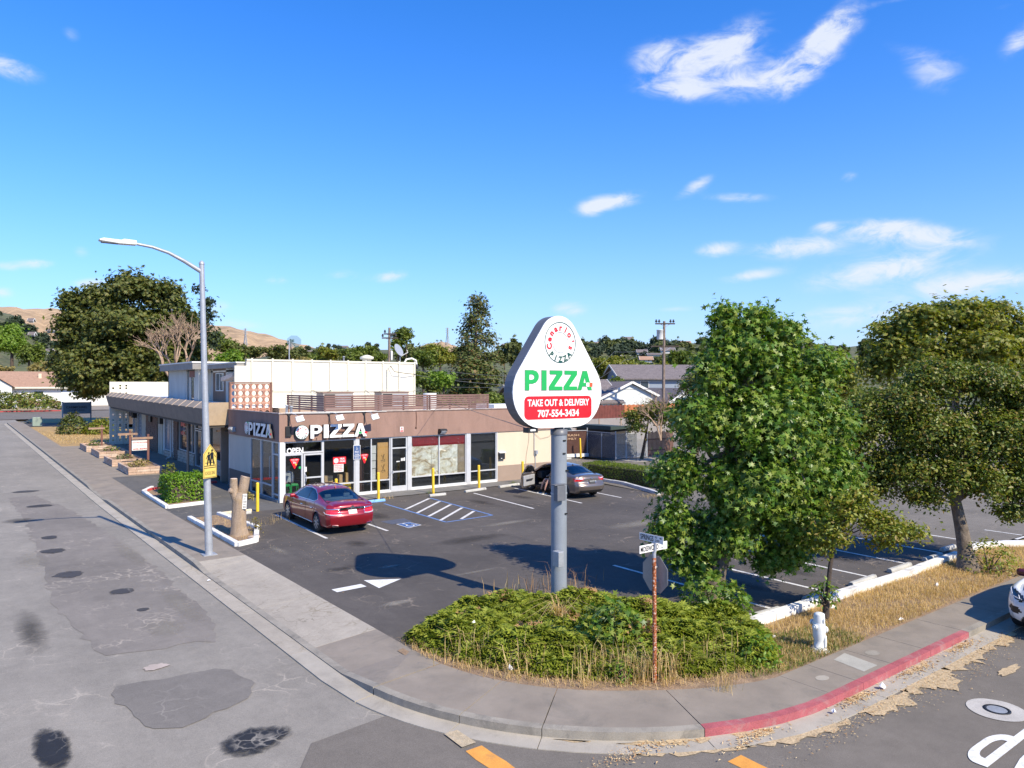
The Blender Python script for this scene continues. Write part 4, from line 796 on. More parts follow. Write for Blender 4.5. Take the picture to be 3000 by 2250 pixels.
t = thing('window_sticker', 'small round green sticker on the glass side light', 'sticker', (.92, .03, 1.5)); MB().lathe([(.055, -.012), (.055, -.006)], 16, axis='y').build('disc', M['green'], t); MB().lathe([(.03, -.016), (.03, -.013)], 12, axis='y').build('disc', M['signw'], t)
t = thing('door_hours_notice', 'white notices stuck on the black glass door', 'notice', (0, .03, 0)); mb = MB()
for a in ((5.8, 5.99, 1.44, 1.49), (6.05, 6.11, 1.48, 1.62), (6.13, 6.19, 1.48, 1.62), (6.21, 6.28, 1.48, 1.64)): mb.box(a[0], a[1], -.01, -.004, a[2], a[3])
mb.build('paper', M['white'], t)
# inside the corner room
def stool(x, y, rz, label):
    t = thing('stool', label, 'stool', (x, y, .015), rz, 'green metal stools')
    MB().box(-.16, .16, -.16, .16, .70, .73).build('seat', M['green'], t, bevel=.02); MB().box(-.17, .17, -.17, .17, .64, .70).build('apron', M['green'], t)
    for i in (-1, 1):
        for j in (-1, 1): MB().bar((i * .15, j * .15, .68), (i * .2, j * .2, 0), .045, .03).build('leg', M['green'], t)
    mb = MB()
    for i in (-1, 1): mb.bar((i * .18, -.18, .25), (i * .18, .18, .25), .02, .02); mb.bar((-.18, i * .18, .25), (.18, i * .18, .25), .02, .02)
    mb.build('footrail', M['green'], t)
stool(.42, .5, .1, 'green metal stool just inside the corner post'); stool(.82, .48, -.12, 'green metal stool beside the glass door, under the grey chair back')
t = thing('chair', 'stacked grey shell chair behind the green stools', 'chair', (.78, .95, 0)); mb = MB(); mb.add([(-.17 + .01, 0, .78), (.17, 0, .78), (.24, .03, 1.02), (.2, .06, 1.2), (0, .08, 1.28), (-.2, .06, 1.2), (-.24, .03, 1.02)], [tuple(range(7))]); o = mb.build('backrest', M['galv'], t); s_ = o.modifiers.new('thick', 'SOLIDIFY'); s_.thickness = .03
MB().box(-.2, .2, 0, .4, .74, .78).build('seat', M['galv'], t); mb = MB(); [mb.tube([(i * .17, .2 + j * .17, .74), (i * .2, .2 + j * .2, .0)], .014, 6) for i in (-1, 1) for j in (-1, 1)]; mb.build('leg', M['black'], t)
t = thing('red_jug', 'red jug standing on the green stool behind the glass', 'jug', (.34, .5, .745)); MB().lathe([(.11, 0), (.12, .05), (.08, .28), (.06, .36), (.07, .4)], 16).build('body', pm('red_plastic', (.6, .03, .02), .4), t); MB().lathe([(.06, .4), (.02, .5), (.015, .62)], 12).build('cap', M['brown2'], t)
def carton(x, y, w, d, h, label, m='card', z=.015): return tag(MB().box(-w / 2, w / 2, -d / 2, d / 2, 0, h).build('carton', M[m], None, (x, y, z), (0, 0, random.uniform(-.2, .2)), bevel=.005), label, 'box')
tb = thing('display_table', 'low table with boxes just inside the middle window', 'table', (2.8, .75, 0)); MB().box(-.7, .75, -.3, .4, .5, .54).build('top', M['dark2'], tb); mb = MB(); [mb.box(i - .03, i + .03, j - .03, j + .03, 0, .5) for i in (-.62, .66) for j in (-.22, .32)]; mb.build('leg', M['black'], tb)
carton(2.55, .7, .4, .3, .42, 'square cardboard box in the middle window left of the tall one', z=.54); carton(3.15, .72, .17, .2, .42, 'tall narrow cardboard box in the middle window', z=.54); carton(3.45, .62, .14, .2, .5, 'cardboard box half hidden by the storefront column', z=.54)
t = thing('yellow_crate', 'yellow plastic crate on the floor behind the red car roof', 'crate', (3.2, .32, .28)); MB().box(-.3, .3, -.1, .14, -.26, .3).build('body', pm('yellow_plastic', (.8, .52, .02), .5), t, bevel=.02); MB().box(-.32, .32, -.12, .16, .3, .33).build('rim', pm('yellow_plastic', (.8, .52, .02), .5), t)
tag(MB().prism([(1.2, .05), (1.9, .05), (1.9, .72)], .2, .6, lambda a, b, d: (a, d, b)).build('cardboard_sheet', M['card']), 'leaning triangle of cardboard behind the glass door', 'cardboard')
t = thing('drinks_cooler', 'tall blue drinks cooler inside the street side windows', 'cooler', (.32, 3.2, .015)); MB().box(0, .7, -.1, .62, 0, 1.95).build('body', pm('cooler_blue', (.03, .09, .30), .4, fine=.03), t, bevel=.02)
mb = MB(); mb.add([(-.012, .26 + .17 * math.cos(k * .2618), 1.35 + .17 * math.sin(k * .2618)) for k in range(24)], [tuple(range(24))]); mb.build('emblem', M['signw'], t); mb = MB(); mb.add([(-.018, .26 + .15 * math.cos(k * .2618), 1.37 + .15 * math.sin(k * .2618)) for k in range(0, 13)], [tuple(range(13))]); mb.build('emblem', M['red'], t)
t = thing('display_fridge', 'glass fronted fridge with shelves inside the street side window', 'fridge', (.35, 1.7, .015)); mb = MB(); mb.box(0, .6, -.4, -.34, 0, 1.9); mb.box(0, .6, .34, .4, 0, 1.9); mb.box(.55, .6, -.34, .34, 0, 1.9); mb.box(0, .6, -.34, .34, 1.82, 1.9); mb.build('case', M['black'], t)
for k in range(5): MB().box(.05, .55, -.33, .33, .3 + k * .32, .32 + k * .32).build('shelf', M['galv'], t)
t = thing('chair', 'small orange legged chair inside the street side door', 'chair', (.45, .55, .015)); MB().box(-.2, .2, -.2, .2, .44, .47).build('seat', M['black'], t); mb = MB(); [mb.tube([(i * .17, j * .17, .44), (i * .2, j * .2, 0)], .02, 6) for i in (-1, 1) for j in (-1, 1)]; mb.build('leg', M['ply'], t); MB().box(.17, .2, -.18, .18, .6, .8).build('backrest', M['black'], t)

# ---------------------------------------------------------------- the cream walled two storey block behind
blk = thing('cream_building', 'taller block with long cream side wall ribbed by thin battens', 'building')
mb = MB(); mb.box(.79, 1.41, 9, 9.2, 0, 6.28); mb.box(1.41, 12.02, 9, 9.2, 0, 6.62); mb.build('wall', M['wallw'], blk)
for x in [.79] + [1.69, 2.84, 4.0, 5.15, 6.29, 7.4, 8.57, 9.73, 10.86, 11.97]:
    MB().box(x - .045, x + .045, 8.93, 8.997, 3.0, 6.71 if x > 1 else 6.28).build('batten', M['batten'], blk)
for x0, x1 in ((1.41, 1.645), (1.735, 2.795), (2.885, 3.955), (4.045, 5.105), (5.195, 6.245), (6.335, 7.355), (7.445, 8.525), (8.615, 9.685), (9.775, 10.815), (10.905, 11.925)):
    MB().box(x0, x1, 8.95, 9.25, 6.56, 6.66).build('cap_board', M['batten'], blk)
mb = MB(); mb.box(11.8, 12.02, 9.2, 24, 0, 6.6); mb.build('back_wall', M['dado'], blk); MB().box(1.5, 11.8, 23.8, 24, 0, 6.3).build('back_wall', M['dado'], blk); MB().box(1.5, 11.8, 9.2, 23.8, 6.0, 6.1).build('flat_roof', M['roofw'], blk)
PV = pm('weathered_grey_stucco', (.44, .45, .43), .9, var=.1, vs=1.5, bs=70, fine=.07, dirt=(.3, .3, .28), dirtamt=.5, streak=True)
mb = MB(); mb.box(1.5, 1.65, 9.2, 13.1, 3.5, 6.2); mb.box(1.5, 1.65, 15.8, 16.4, 3.5, 6.2); mb.box(.8, .95, 19.4, 24.3, 3.5, 6.2); mb.box(.8, .95, 16.4, 17.25, 3.5, 6.2); mb.box(.8, 3, 24.15, 24.3, 3.5, 6.2); mb.build('wall', PV, blk)
MB().box(.8, 1.62, 16.25, 16.4, 3.5, 6.2).build('wall_return', M['wallw'], blk)
MB().box(1.52, 1.62, 13.1, 15.8, 3.5, 6.2).build('brown_panel', pm('brown_panel', (.17, .115, .085), .85, var=.12, vs=2, fine=.06), blk)
w = MB(); w.box(1.46, 1.53, 13.5, 13.57, 4.85, 5.95); w.box(1.46, 1.53, 15.0, 15.07, 4.85, 5.95); w.box(1.46, 1.53, 14.2, 14.26, 4.9, 5.9); w.box(1.46, 1.53, 13.57, 15.0, 4.85, 4.9); w.box(1.46, 1.53, 13.57, 15.0, 5.9, 5.95)
w = w.build('window', M['offwhite'], blk); MB().box(1.49, 1.5, 13.57, 15.0, 4.9, 5.9).build('pane', M['homeglass'], w)
MB().box(.9, .96, 17.25, 19.4, 3.5, 6.2).build('window_recess', M['black'], blk)
w = MB(); [w.box(.8, .87, y - .03, y + .03, 3.6, 6.1) for y in (17.4, 18.3, 18.7, 19.3)]; w = w.build('window', M['offwhite'], blk); MB().box(.84, .85, 17.4, 18.3, 3.6, 6.0).build('pane', M['homeglass'], w)
MB().box(.78, .84, 17.3, 18.5, 5.72, 6.12).build('blind', pm('red_brown_blind', (.2, .09, .07), .8), blk)
mb = MB(); mb.box(.35, 12.0, 16.0, 24.8, 6.2, 6.60); mb.box(.95, 12, 9.25, 16.0, 6.2, 6.44); mb.build('roof', pm('grey_eave', (.25, .235, .215), .85, var=.12, vs=2, fine=.08), blk)
mb = MB(); mb.box(.30, 12.0, 15.95, 24.85, 6.60, 6.68); mb.box(.9, 12, 9.22, 15.95, 6.44, 6.50); mb.build('roof_edge', M['white'], blk)
MB().bar((1.2, 10.0, 5.78), (1.2, 12.2, 5.55), .5, .22).build('hood', pm('pale_wood_hood', (.62, .48, .38), .8, fine=.1), blk)
t = thing('wall_conduit', 'pipes and looping cables fixed along the cream wall', 'cable'); mb = MB(); mb.tube([(2.2, 8.9, 4.93), (12.0, 8.9, 4.93)], .016, 6); mb.tube([(2.2, 8.9, 4.86), (12.0, 8.9, 4.86)], .012, 6); mb.tube([(10.0, 8.88, 4.7), (10.0, 8.88, 6.2), (10.15, 8.86, 6.42)], .03, 6); mb.build('pipe', M['batten'], t)
mb = MB(); mb.tube([(10.15, 8.8, 6.4), (10.4, 8.7, 6.05), (11.2, 8.7, 5.95), (12.0, 8.9, 5.9)], .02, 5); mb.tube([(5.2, 8.88, 4.9), (5.5, 8.87, 4.78), (6.0, 8.87, 4.78), (6.3, 8.88, 4.9)], .012, 5); mb.tube([(8.6, 8.88, 4.85), (8.8, 8.87, 4.66), (9.2, 8.87, 4.66), (9.5, 8.88, 4.85)], .012, 5); mb.build('loop', M['black'], t)
t = thing('satellite_dish', 'grey satellite dish on the top of the cream wall', 'satellite dish', (11.0, 9.1, 6.62)); MB().tube([(0, 0, -.3), (0, 0, .25), (-.05, -.1, .4)], .035, 8).build('mast', M['galv'], t)
Mx = Matrix.Translation((-.25, -.1, .75)) @ Matrix.Rotation(R(62), 4, 'X') @ Matrix.Rotation(R(25), 4, 'Y'); mb = MB().lathe([(.001, 0), (.2, .03), (.36, .09), (.42, .13)], 24); mb.v = [tuple(Mx @ Vector(v)) for v in mb.v]; mb.build('dish', M['galv'], t); MB().tube([(0, -.1, .4), (.25, -.55, .65), (.2, -.5, .8)], .025, 6).build('feed_arm', M['white'], t)
t = thing('basketball_backboard', 'clear backboard on a thin post above the cream wall', 'backboard', (4.0, 9.5, 6.0)); MB().tube([(0, 0, 0), (0, 0, 1.75)], .03, 6).build('post', M['galv'], t); mb = MB().prism([(.45 * math.cos(k * .7854 + .39) + .3, .36 * math.sin(k * .7854 + .39) + 1.75) for k in range(8)], 0, .03, lambda a, b, d: (a, d, b)); mb.build('board', glassm('hazy_board', (.8, .8, .78), .1), t)
vent(9.4, 10.5, 6.1, .28, .75, 'roof_vent', 'square cream vent cowl above the cream wall', 'batten'); vent(7.7, 10.2, 6.1, .05, .85, 'vent_pipe', 'thin bent pipe above the middle of the cream wall')
t = thing('street_lamp_arm', 'white curved pipe lamp over the right end of the cream wall', 'lamp', (11.6, 9.2, 6.5)); MB().tube([(-.3, 0, 0), (-.1, 0, .35), (.3, 0, .42), (.6, 0, .3), (.65, 0, .05)], .06, 8).build('arm', M['white'], t); MB().lathe([(.1, -.25), (.13, -.1), (.06, .05)], 12, c=(.65, 0, 0)).build('lamp_head', M['black'], t)

# ---------------------------------------------------------------- the low salon building with the mansard canopy
sal = thing('salon_building', 'long low stone fronted building under a brown mansard canopy', 'shop building')
x0, xb, xr = -1.32, -1.1, -.95
def sl(mb, name, m, **k): return mb.build(name, m, sal, slope=True, **k)
YA, YB = 7.37, 36.2
sl(MB().prism([(xr, 4.28), (x0, 3.98), (xb, 3.14), (-.7, 3.14), (-.7, 4.28)], YA + .05, YB, lambda a, b, d: (a, d, b)), 'canopy', M['canopyd'])
sl(MB().prism([(x0 - .004, 3.99), (xr, 4.292), (xr, 4.30), (x0 - .012, 3.998)], YA + .06, YB, lambda a, b, d: (a, d, b)), 'canopy_top', M['shingle'])
sl(MB().prism([(xr, 4.30), (x0 - .01, 3.99), (xb, 3.12), (-.02, 3.12), (-.02, 4.30)], YA, YA + .05, lambda a, b, d: (a, d, b)), 'canopy_end', M['tan'])
rib = MB().prism([(x0 - .035, 3.965), (xr, 4.295), (xr, 4.335), (x0 - .05, 3.995)], -.03, .03, lambda a, b, d: (a, d, b)).mesh('rib'); rib.materials.append(pm('canopy_rib', (.50, .38, .29), .8, fine=.06))
for i in range(18):
    y = 9.0 + i * 1.58; link('rib', rib, sal, None, (0, y, zg(y)))
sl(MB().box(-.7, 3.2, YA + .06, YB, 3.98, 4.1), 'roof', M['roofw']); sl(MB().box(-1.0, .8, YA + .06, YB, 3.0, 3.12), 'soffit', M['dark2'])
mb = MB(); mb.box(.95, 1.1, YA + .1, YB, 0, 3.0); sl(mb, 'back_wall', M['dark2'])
mb = MB(); mb.box(.0, .12, 7.37, 7.45, 0, 3.1); sl(mb, 'pilaster', M['offwhite'])
SX = .7
for a, b in ((32.4, 30.8), (26.75, 25.3)): sl(MB().box(SX - .06, SX + .2, b, a, 0, 3.0), 'pilaster', pm('salon_pilaster', (.50, .45, .36), .9, fine=.06))
for a, b in ((25.2, 24.9), (22.4, 22.0)): sl(MB().box(SX - .03, SX + .2, b, a, 0, 3.0), 'pilaster', M['offwhite'])
def glazed(y1, y0, z0, z1, mul, film, name='window'):
    mb = MB(); mb.box(SX - .03, SX + .05, y0, y0 + .06, z0, z1); mb.box(SX - .03, SX + .05, y1 - .06, y1, z0, z1); mb.box(SX - .03, SX + .05, y0 + .06, y1 - .06, z0, z0 + .06); mb.box(SX - .03, SX + .05, y0 + .06, y1 - .06, z1 - .06, z1)
    for m in mul: mb.box(SX - .025, SX + .045, m - .025, m + .025, z0 + .06, z1 - .06)
    o = sl(mb, name, M['alu']); MB().box(SX + .06, SX + .07, y0 + .02, y1 - .02, z0 + .02, z1 - .02).build('pane', film, o, slope=True); return o
GD = pm('dark_shopfront_glass', (.018, .02, .022), .06, var=.5, vs=1.5, fine=0, spec=.6); GB = pm('curtained_glass', (.20, .24, .29), .25, var=.3, vs=2.2, fine=0, streak=True, dirt=(.09, .1, .12), dirtamt=.8)
glazed(36.1, 32.45, .1, 2.9, (34.2,), GB); glazed(24.85, 22.45, .4, 2.85, (23.4,), GB)
glazed(20.7, 18.5, .75, 2.9, (), GD); glazed(18.45, 16.75, .75, 2.9, (17.5,), GD); dd = glazed(16.7, 15.25, .05, 2.3, (), GD, 'door'); MB().box(SX - .06, SX - .03, 15.4, 15.44, .9, 1.2).build('handle', M['galv'], dd, slope=True)
glazed(15.2, 13.7, .75, 2.9, (), GD); glazed(13.5, 9.6, .75, 2.95, (), GD); glazed(16.7, 15.25, 2.36, 2.95, (), GD)
for y in (35.2, 28.7, 25.6): sl(MB().box(SX - .25, SX + .1, y - .35, y + .35, 2.2, 2.75), 'window_unit', M['black'])
t = thing('window_sign', 'red and blue lettering in the salon window', 'sign'); mb = MB()
for s, z0, z1 in (('BE', 2.35, 2.6), ('NEW', 1.78, 2.02)): mb.geo(fit(s, -20.2, -19.1, z0, z1, .03), lambda x, y, z: (SX - .03, -x, y + zg(19.6)))
mb.build('red_lettering', M['red'], t); MB().geo(fit('HAIR', -20.3, -19.0, 2.08, 2.28, .02), lambda x, y, z: (SX - .03, -x, y + zg(19.6))).build('blue_lettering', M['navy'], t)
def bricks(y0, y1, z0, z1, xf, parent, bw, bh, m, seed, gap=.02, depth=.06):
    """coursed stones, each one a piece of its own on a mortar bed; few distinct meshes shared"""
    rr = random.Random(seed); rows = round((z1 - z0) / bh); bh = (z1 - z0) / rows; bank = {}
    for r in range(rows):
        y = y0; off = rr.uniform(.3, 1.0) if r % 2 else 1
        while y < y1 - .02:
            w = min(bw * off * rr.choice((.75, 1, 1.3)), y1 - y); off = 1
            if y1 - y - w < bw * .4: w = y1 - y
            kq = round(w, 1)
            key = (round(w, 2), m); 
            if key not in bank:
                me = MB().box(-depth, 0, gap / 2, w - gap / 2, gap / 2, bh - gap / 2).mesh('brick'); me.materials.append(M[m]); bank[key] = me
            yy = y + w / 2; link('brick', bank[key], parent, None, (xf + rr.uniform(-.015, .01), y, z0 + r * bh + zg(yy))); y += w
sl(MB().box(SX - .05, SX + .2, 26.8, 30.7, 0, 3.0), 'brick_pier', M['mortar']); bricks(26.8, 30.7, .02, 3.0, SX - .05, sal, .62, .145, 'brick', 3)
sl(MB().box(SX - .05, SX + .2, 20.75, 21.95, 0, 3.0), 'brick_pier', M['mortar']); bricks(20.75, 21.95, .02, 3.0, SX - .05, sal, .5, .145, 'brick', 4)
for a, b, k in ((16.75, 20.7, 5), (9.6, 15.2, 6), (22.45, 24.85, 7)):
    h = .72 if k < 7 else .38; sl(MB().box(SX - .05, SX + .2, a, b, 0, h), 'stone_dado', M['mortar']); bricks(a, b, .0, h, SX - .05, sal, .75, .18, 'stone2', k)
sl(MB().box(SX - .12, SX + .05, 9.6, 15.2, .72, .77), 'sill', M['stone2'])
sl(MB().tube([(-.66, 12.97, 0), (-.66, 12.97, 3.1)], .07, 10), 'canopy_post', M['dado'])
mb = MB().tube([(.45, 21.9, 2.9), (.45, 21.9, .25), (.38, 21.9, .12), (.1, 21.7, .05)], .05, 8); sl(mb, 'downspout', M['white'])
pw = thing('perforated_wall', 'white end wall of panels pierced by small square holes', 'wall')      # its own wall, standing clear at the far end
def pierced():
    xs = [-1.07, -.53, -.03, .37]; rows = [(4.2, 1), (4.62, 2), (4.83, 1), (2.45, 2), (2.26, 1), (1.99, 2), (1.59, 2), (1.39, 1), (1.17, 2), (.7, 2), (.52, 1), (.34, 2)]
    for i in range(3):
        x0, x1 = xs[i] + .008, xs[i + 1] - .008; hx = (x0 + x1) / 2; hw = .075; zsx = sorted(z for z, k in rows if not (i == 0 and k == 1)); mb = MB(); z = 0
        mb.box(x0, hx - hw, 36, 36.14, 0, 5.15); mb.box(hx + hw, x1, 36, 36.14, 0, 5.15)
        for h in zsx: mb.box(hx - hw, hx + hw, 36, 36.14, z, h - .07); z = h + .07
        mb.box(hx - hw, hx + hw, 36, 36.14, z, 5.15); mb.build('panel', M['wallw'], pw, (0, 0, zg(36)))
    for a, b in ((.378, 1.4), (1.416, 2.42), (2.436, 3.6)): MB().box(a, b, 36, 36.14, 3.2, 5.15).build('panel', M['wallw'], pw, (0, 0, zg(36)))
pierced()
# stone planters in front of the salon, with gallows shaped sign posts
def planter(xa, xb_, ya, yb, label, seed):
    t = thing('stone_planter', label, 'planter', (0, 0, 0), 0, 'stone planters in front of the salon'); rr = random.Random(seed); h = .42
    for r in range(3):
        z = r * h / 3 + .006
        for side in range(4):
            L = (xb_ - xa) if side % 2 == 0 else (yb - ya); p = 0
            while p < L - .05:
                w = min(rr.uniform(.35, .75), L - p)
                if L - p - w < .2: w = L - p
                a, b, e = p + .006, p + w - .006, rr.uniform(-.012, .012)
                if side == 0: q = (xa + a, xa + b, ya + e, ya + .14)
                elif side == 1: q = (xb_ - .14, xb_ + e, ya + a, ya + b)
                elif side == 2: q = (xa + a, xa + b, yb - .14, yb + e)
                else: q = (xa + e, xa + .14, ya + a, ya + b)
                if side % 2: q = (q[0], q[1], max(q[2], ya + .145), min(q[3], yb - .145))
                if q[3] > q[2]: MB().box(*q, z, z + h / 3 - .012).build('stone', M[rr.choice(('stone', 'stone', 'stone2'))], t, slope=True)
                p += w
    MB().box(xa + .13, xb_ - .13, ya + .13, yb - .13, 0, .33).build('soil', M['soil'], t, slope=True); return t
PL = [(-3.5, -1.72, 14.4, 17.7), (-3.55, -1.68, 19.3, 22.3), (-3.42, -1.55, 25.0, 28.6), (-3.5, -1.6, 30.2, 33.6)]
for k, p in enumerate(PL): planter(*p, ('nearest stone planter, in front of the clipped hedge block', 'second stone planter, with a red leaved tuft', 'third stone planter, counting from the hedge block', 'farthest stone planter, beside the dry lawn')[k], k + 1)
def gallows(x, y, z, h, b0, b1, label):
    t = thing('sign_post', label, 'sign post', (x, y, z + zg(y))); MB().box(-.06, .06, -.06, .06, -.15, h).build('post', pm('red_brown_post', (.17, .075, .06), .85, var=.2, vs=4, fine=.1), t); MB().box(b0 - x, b1 - x, -.1, .1, h - .30, h - .17).build('beam', M['wood'], t); return t
t = gallows(-1.88, 17.4, .33, 1.75, -2.8, -1.5, 'nearest wooden sign post, holding the white salon board')
tb = MB().box(-.90, -.02, -.03, .0, .78, 1.40).build('board', M['white'], t); f = lambda a, b, d=0: (a, -.034 - d, b)
MB().geo(fit("ROXY'S HAIR, NAILS & BARBER", -.86, -.06, 1.21, 1.31, .02), lambda x, y, z: f(x, y)).geo(fit('642-8690', -.83, -.08, .82, .92, .03), lambda x, y, z: f(x, y)).build('red_lettering', M['redkerb2'], tb)
MB().geo(fit('appointments', -.66, -.24, 1.03, 1.09, .01), lambda x, y, z: f(x, y)).build('grey_lettering', M['greyedge'], tb)
gallows(-2.18, 21.3, .33, 1.75, -2.9, -1.75, 'second wooden sign post, bare beam behind the white salon board'); gallows(-2.3, 31.5, .33, 1.55, -3.2, -2.1, 'third wooden sign post, bare beam beyond the planters')
# ---------------------------------------------------------------- trees, hedges, ground cover
def unit(a): return a / np.maximum(np.linalg.norm(a, axis=1, keepdims=True), 1e-9)
def star():
    v = [(0, .42, 0)]; pts = [(.0, 1.0), (.13, .55), (.52, .72), (.24, .36), (.44, .06), (.06, .14), (-.06, .14), (-.44, .06), (-.24, .36), (-.52, .72), (-.13, .55)]
    v += [(x, y, -.16 * (x * x + (y - .42) ** 2) * 1.6) for x, y in pts]; n = len(pts)
    return np.array(v), [(0, 1 + i, 1 + (i + 1) % n) for i in range(n)]
def diamond(w=.3): return np.array([(0, 0, 0), (w, .45, .12), (0, 1, -.08), (-w, .45, .12)]), [(0, 1, 2), (0, 2, 3)]
def tuftshape(): return np.array([(-.06, 0, 0), (.06, 0, 0), (.02, 1, .1), (.0, .1, 0), (.1, .05, 0), (.38, .8, .12), (-.1, .05, 0), (0, .1, 0), (-.38, .8, .12)]), [(0, 1, 2), (3, 4, 5), (6, 7, 8)]
def twig5(): 
    v, f = [], []
    for k in range(5):
        a = (k - 2) * .5; l = 1 - .12 * abs(k - 2); c, s = math.sin(a), math.cos(a); b = len(v)
        v += [(0, 0, 0), (c * l * .55 + s * .13, s * l * .55 - c * .13, .06), (c * l, s * l, -.06), (c * l * .55 - s * .13, s * l * .55 + c * .13, .06)]; f += [(b, b + 1, b + 2), (b, b + 2, b + 3)]
    return np.array(v), f
SHAPES = {'star': star(), 'leaf': diamond(.3), 'narrow': diamond(.16), 'tuft': tuftshape(), 'twig': twig5()}
def foliage(name, c, out, size, shape, mat, parent=None, up=.5, rnd=.8, s0=.65, s1=1.25, tip=None):
    """many small leaf faces: c positions, out outward directions"""
    V, F = SHAPES[shape]; n = len(c); k = len(V)
    nr = unit(out * .55 + np.array([0, 0, up]) + RNG.normal(0, rnd, (n, 3)) * .6)
    t = RNG.normal(0, 1, (n, 3)) if tip is None else tip + RNG.normal(0, .35, (n, 3)); b = unit(t - nr * np.sum(t * nr, 1, keepdims=True)); a = np.cross(b, nr)
    sz = (size * RNG.uniform(s0, s1, n))[:, None, None]
    P = c[:, None, :] + sz * (a[:, None, :] * V[None, :, 0:1] + b[:, None, :] * V[None, :, 1:2] + nr[:, None, :] * V[None, :, 2:3])
    fa = np.array(F); me = bpy.data.meshes.new(name); nf = len(fa) * n
    me.vertices.add(n * k); me.vertices.foreach_set('co', P.reshape(-1).astype(np.float32))
    idx = (np.arange(n)[:, None, None] * k + fa[None]).reshape(-1); me.loops.add(nf * 3); me.loops.foreach_set('vertex_index', idx.astype(np.int32))
    me.polygons.add(nf); me.polygons.foreach_set('loop_start', np.arange(0, nf * 3, 3, dtype=np.int32)); me.polygons.foreach_set('loop_total', np.full(nf, 3, dtype=np.int32))
    me.update(calc_edges=True); me.materials.append(mat); return link(name, me, parent)
def crown_points(lobes, nclump, per, cr, shell=.5, seed=1, kids=9, fill=.28):
    """leaf positions: every lobe carries rounded boughs, every bough leaf clusters on its outside, so shade falls between them"""
    rg = np.random.default_rng(seed); L = np.array(lobes, float); w = (L[:, 3] * L[:, 4] * L[:, 5]) ** .72; w /= w.sum(); ids = rg.choice(len(L), nclump, p=w)
    kd = unit(rg.normal(0, 1, (len(L), kids, 3))) * rg.uniform(.45, .85, (len(L), kids, 1)); kr = rg.uniform(.30, .5, (len(L), kids)); ki = rg.integers(0, kids, nclump)
    d = unit(rg.normal(0, 1, (nclump, 3)) + np.array([0, 0, .35])); r = shell + (1 - shell) * rg.random(nclump) ** .6; k0 = kd[ids, ki]
    cc = L[ids, :3] + (k0 + d * (kr[ids, ki] * r)[:, None]) * L[ids, 3:6]; q = rg.random(nclump) < fill; cc[q] = (L[ids, :3] + d * (rg.random((nclump, 1)) ** .5 * .82) * L[ids, 3:6])[q]
    g = rg.normal(0, 1, (nclump, per, 3)) * cr; g[:, :, 2] *= .7; m = rg.random((nclump, 1, 1)) * .7 + .6
    pts = (cc[:, None, :] + g * m).reshape(-1, 3); o = unit(np.repeat(d + k0 * .4, per, 0) + g.reshape(-1, 3) / max(cr, 1e-6) * .35); return pts, o, cc
def limb_path(p, q, rr, sag=.12, n=5):
    p, q = Vector(p), Vector(q); o = []
    for i in range(n + 1):
        t = i / n; v = p.lerp(q, t); k = (q - p).length * sag * math.sin(math.pi * t); v += Vector((rr.uniform(-1, 1) * k * .4, rr.uniform(-1, 1) * k * .4, k * .6)); o.append(v)
    return o
def tree(name, label, base, lobes, trunk, r0, nclump, per, cr, lsize, shape, mat, bark='bark', nlimb=9, shell=.5, seed=1, up=.5, rnd=.8, cat='tree', group=None, zmin=None, kids=9):
    t = thing(name, label, cat, base, 0, group); inv = -Vector(base); rr = random.Random(seed)
    lb = [(a[0] - base[0], a[1] - base[1], a[2] - base[2], a[3], a[4], a[5]) for a in lobes]; tp = [Vector(p) + inv for p in trunk]
    mb = MB(); n = len(tp); rs = [r0 * (1.35 if i == 0 else 1) * (1 - .62 * i / (n - 1)) for i in range(n)]
    if n > 1: mb.tube([tp[0] - Vector((0, 0, .15))] + tp, [rs[0] * 1.15] + rs, 12); 
    tm = mb.build('trunk', M[bark], t, fix=False)
    pts, out, cc = crown_points(lb, nclump, per, cr, shell, seed, kids)
    if zmin is not None: k = pts[:, 2] > zmin; pts, out = pts[k], out[k]
    for i in range(nlimb):
        c = Vector(cc[rr.randrange(len(cc))]); j = rr.randrange(max(1, n // 2), n); s = tp[j]; L = (c - s).length; r = rs[j] * rr.uniform(.35, .6)
        m2 = MB().tube(limb_path(s, c, rr), [r * (1 - .75 * k / 5) for k in range(6)], 7); m2.build('limb', M[bark], t, fix=False)
    foliage('crown', pts, out, lsize, shape, mat, t, up, rnd); return t
def lobe(u, v, ru, rv, depth, dr=None, k=1.0):
    c = at(u, v, depth); s = depth / 2167; a = ru * s * k; return (c.x, c.y, c.z, a, a if dr is None else dr, rv * s * k)
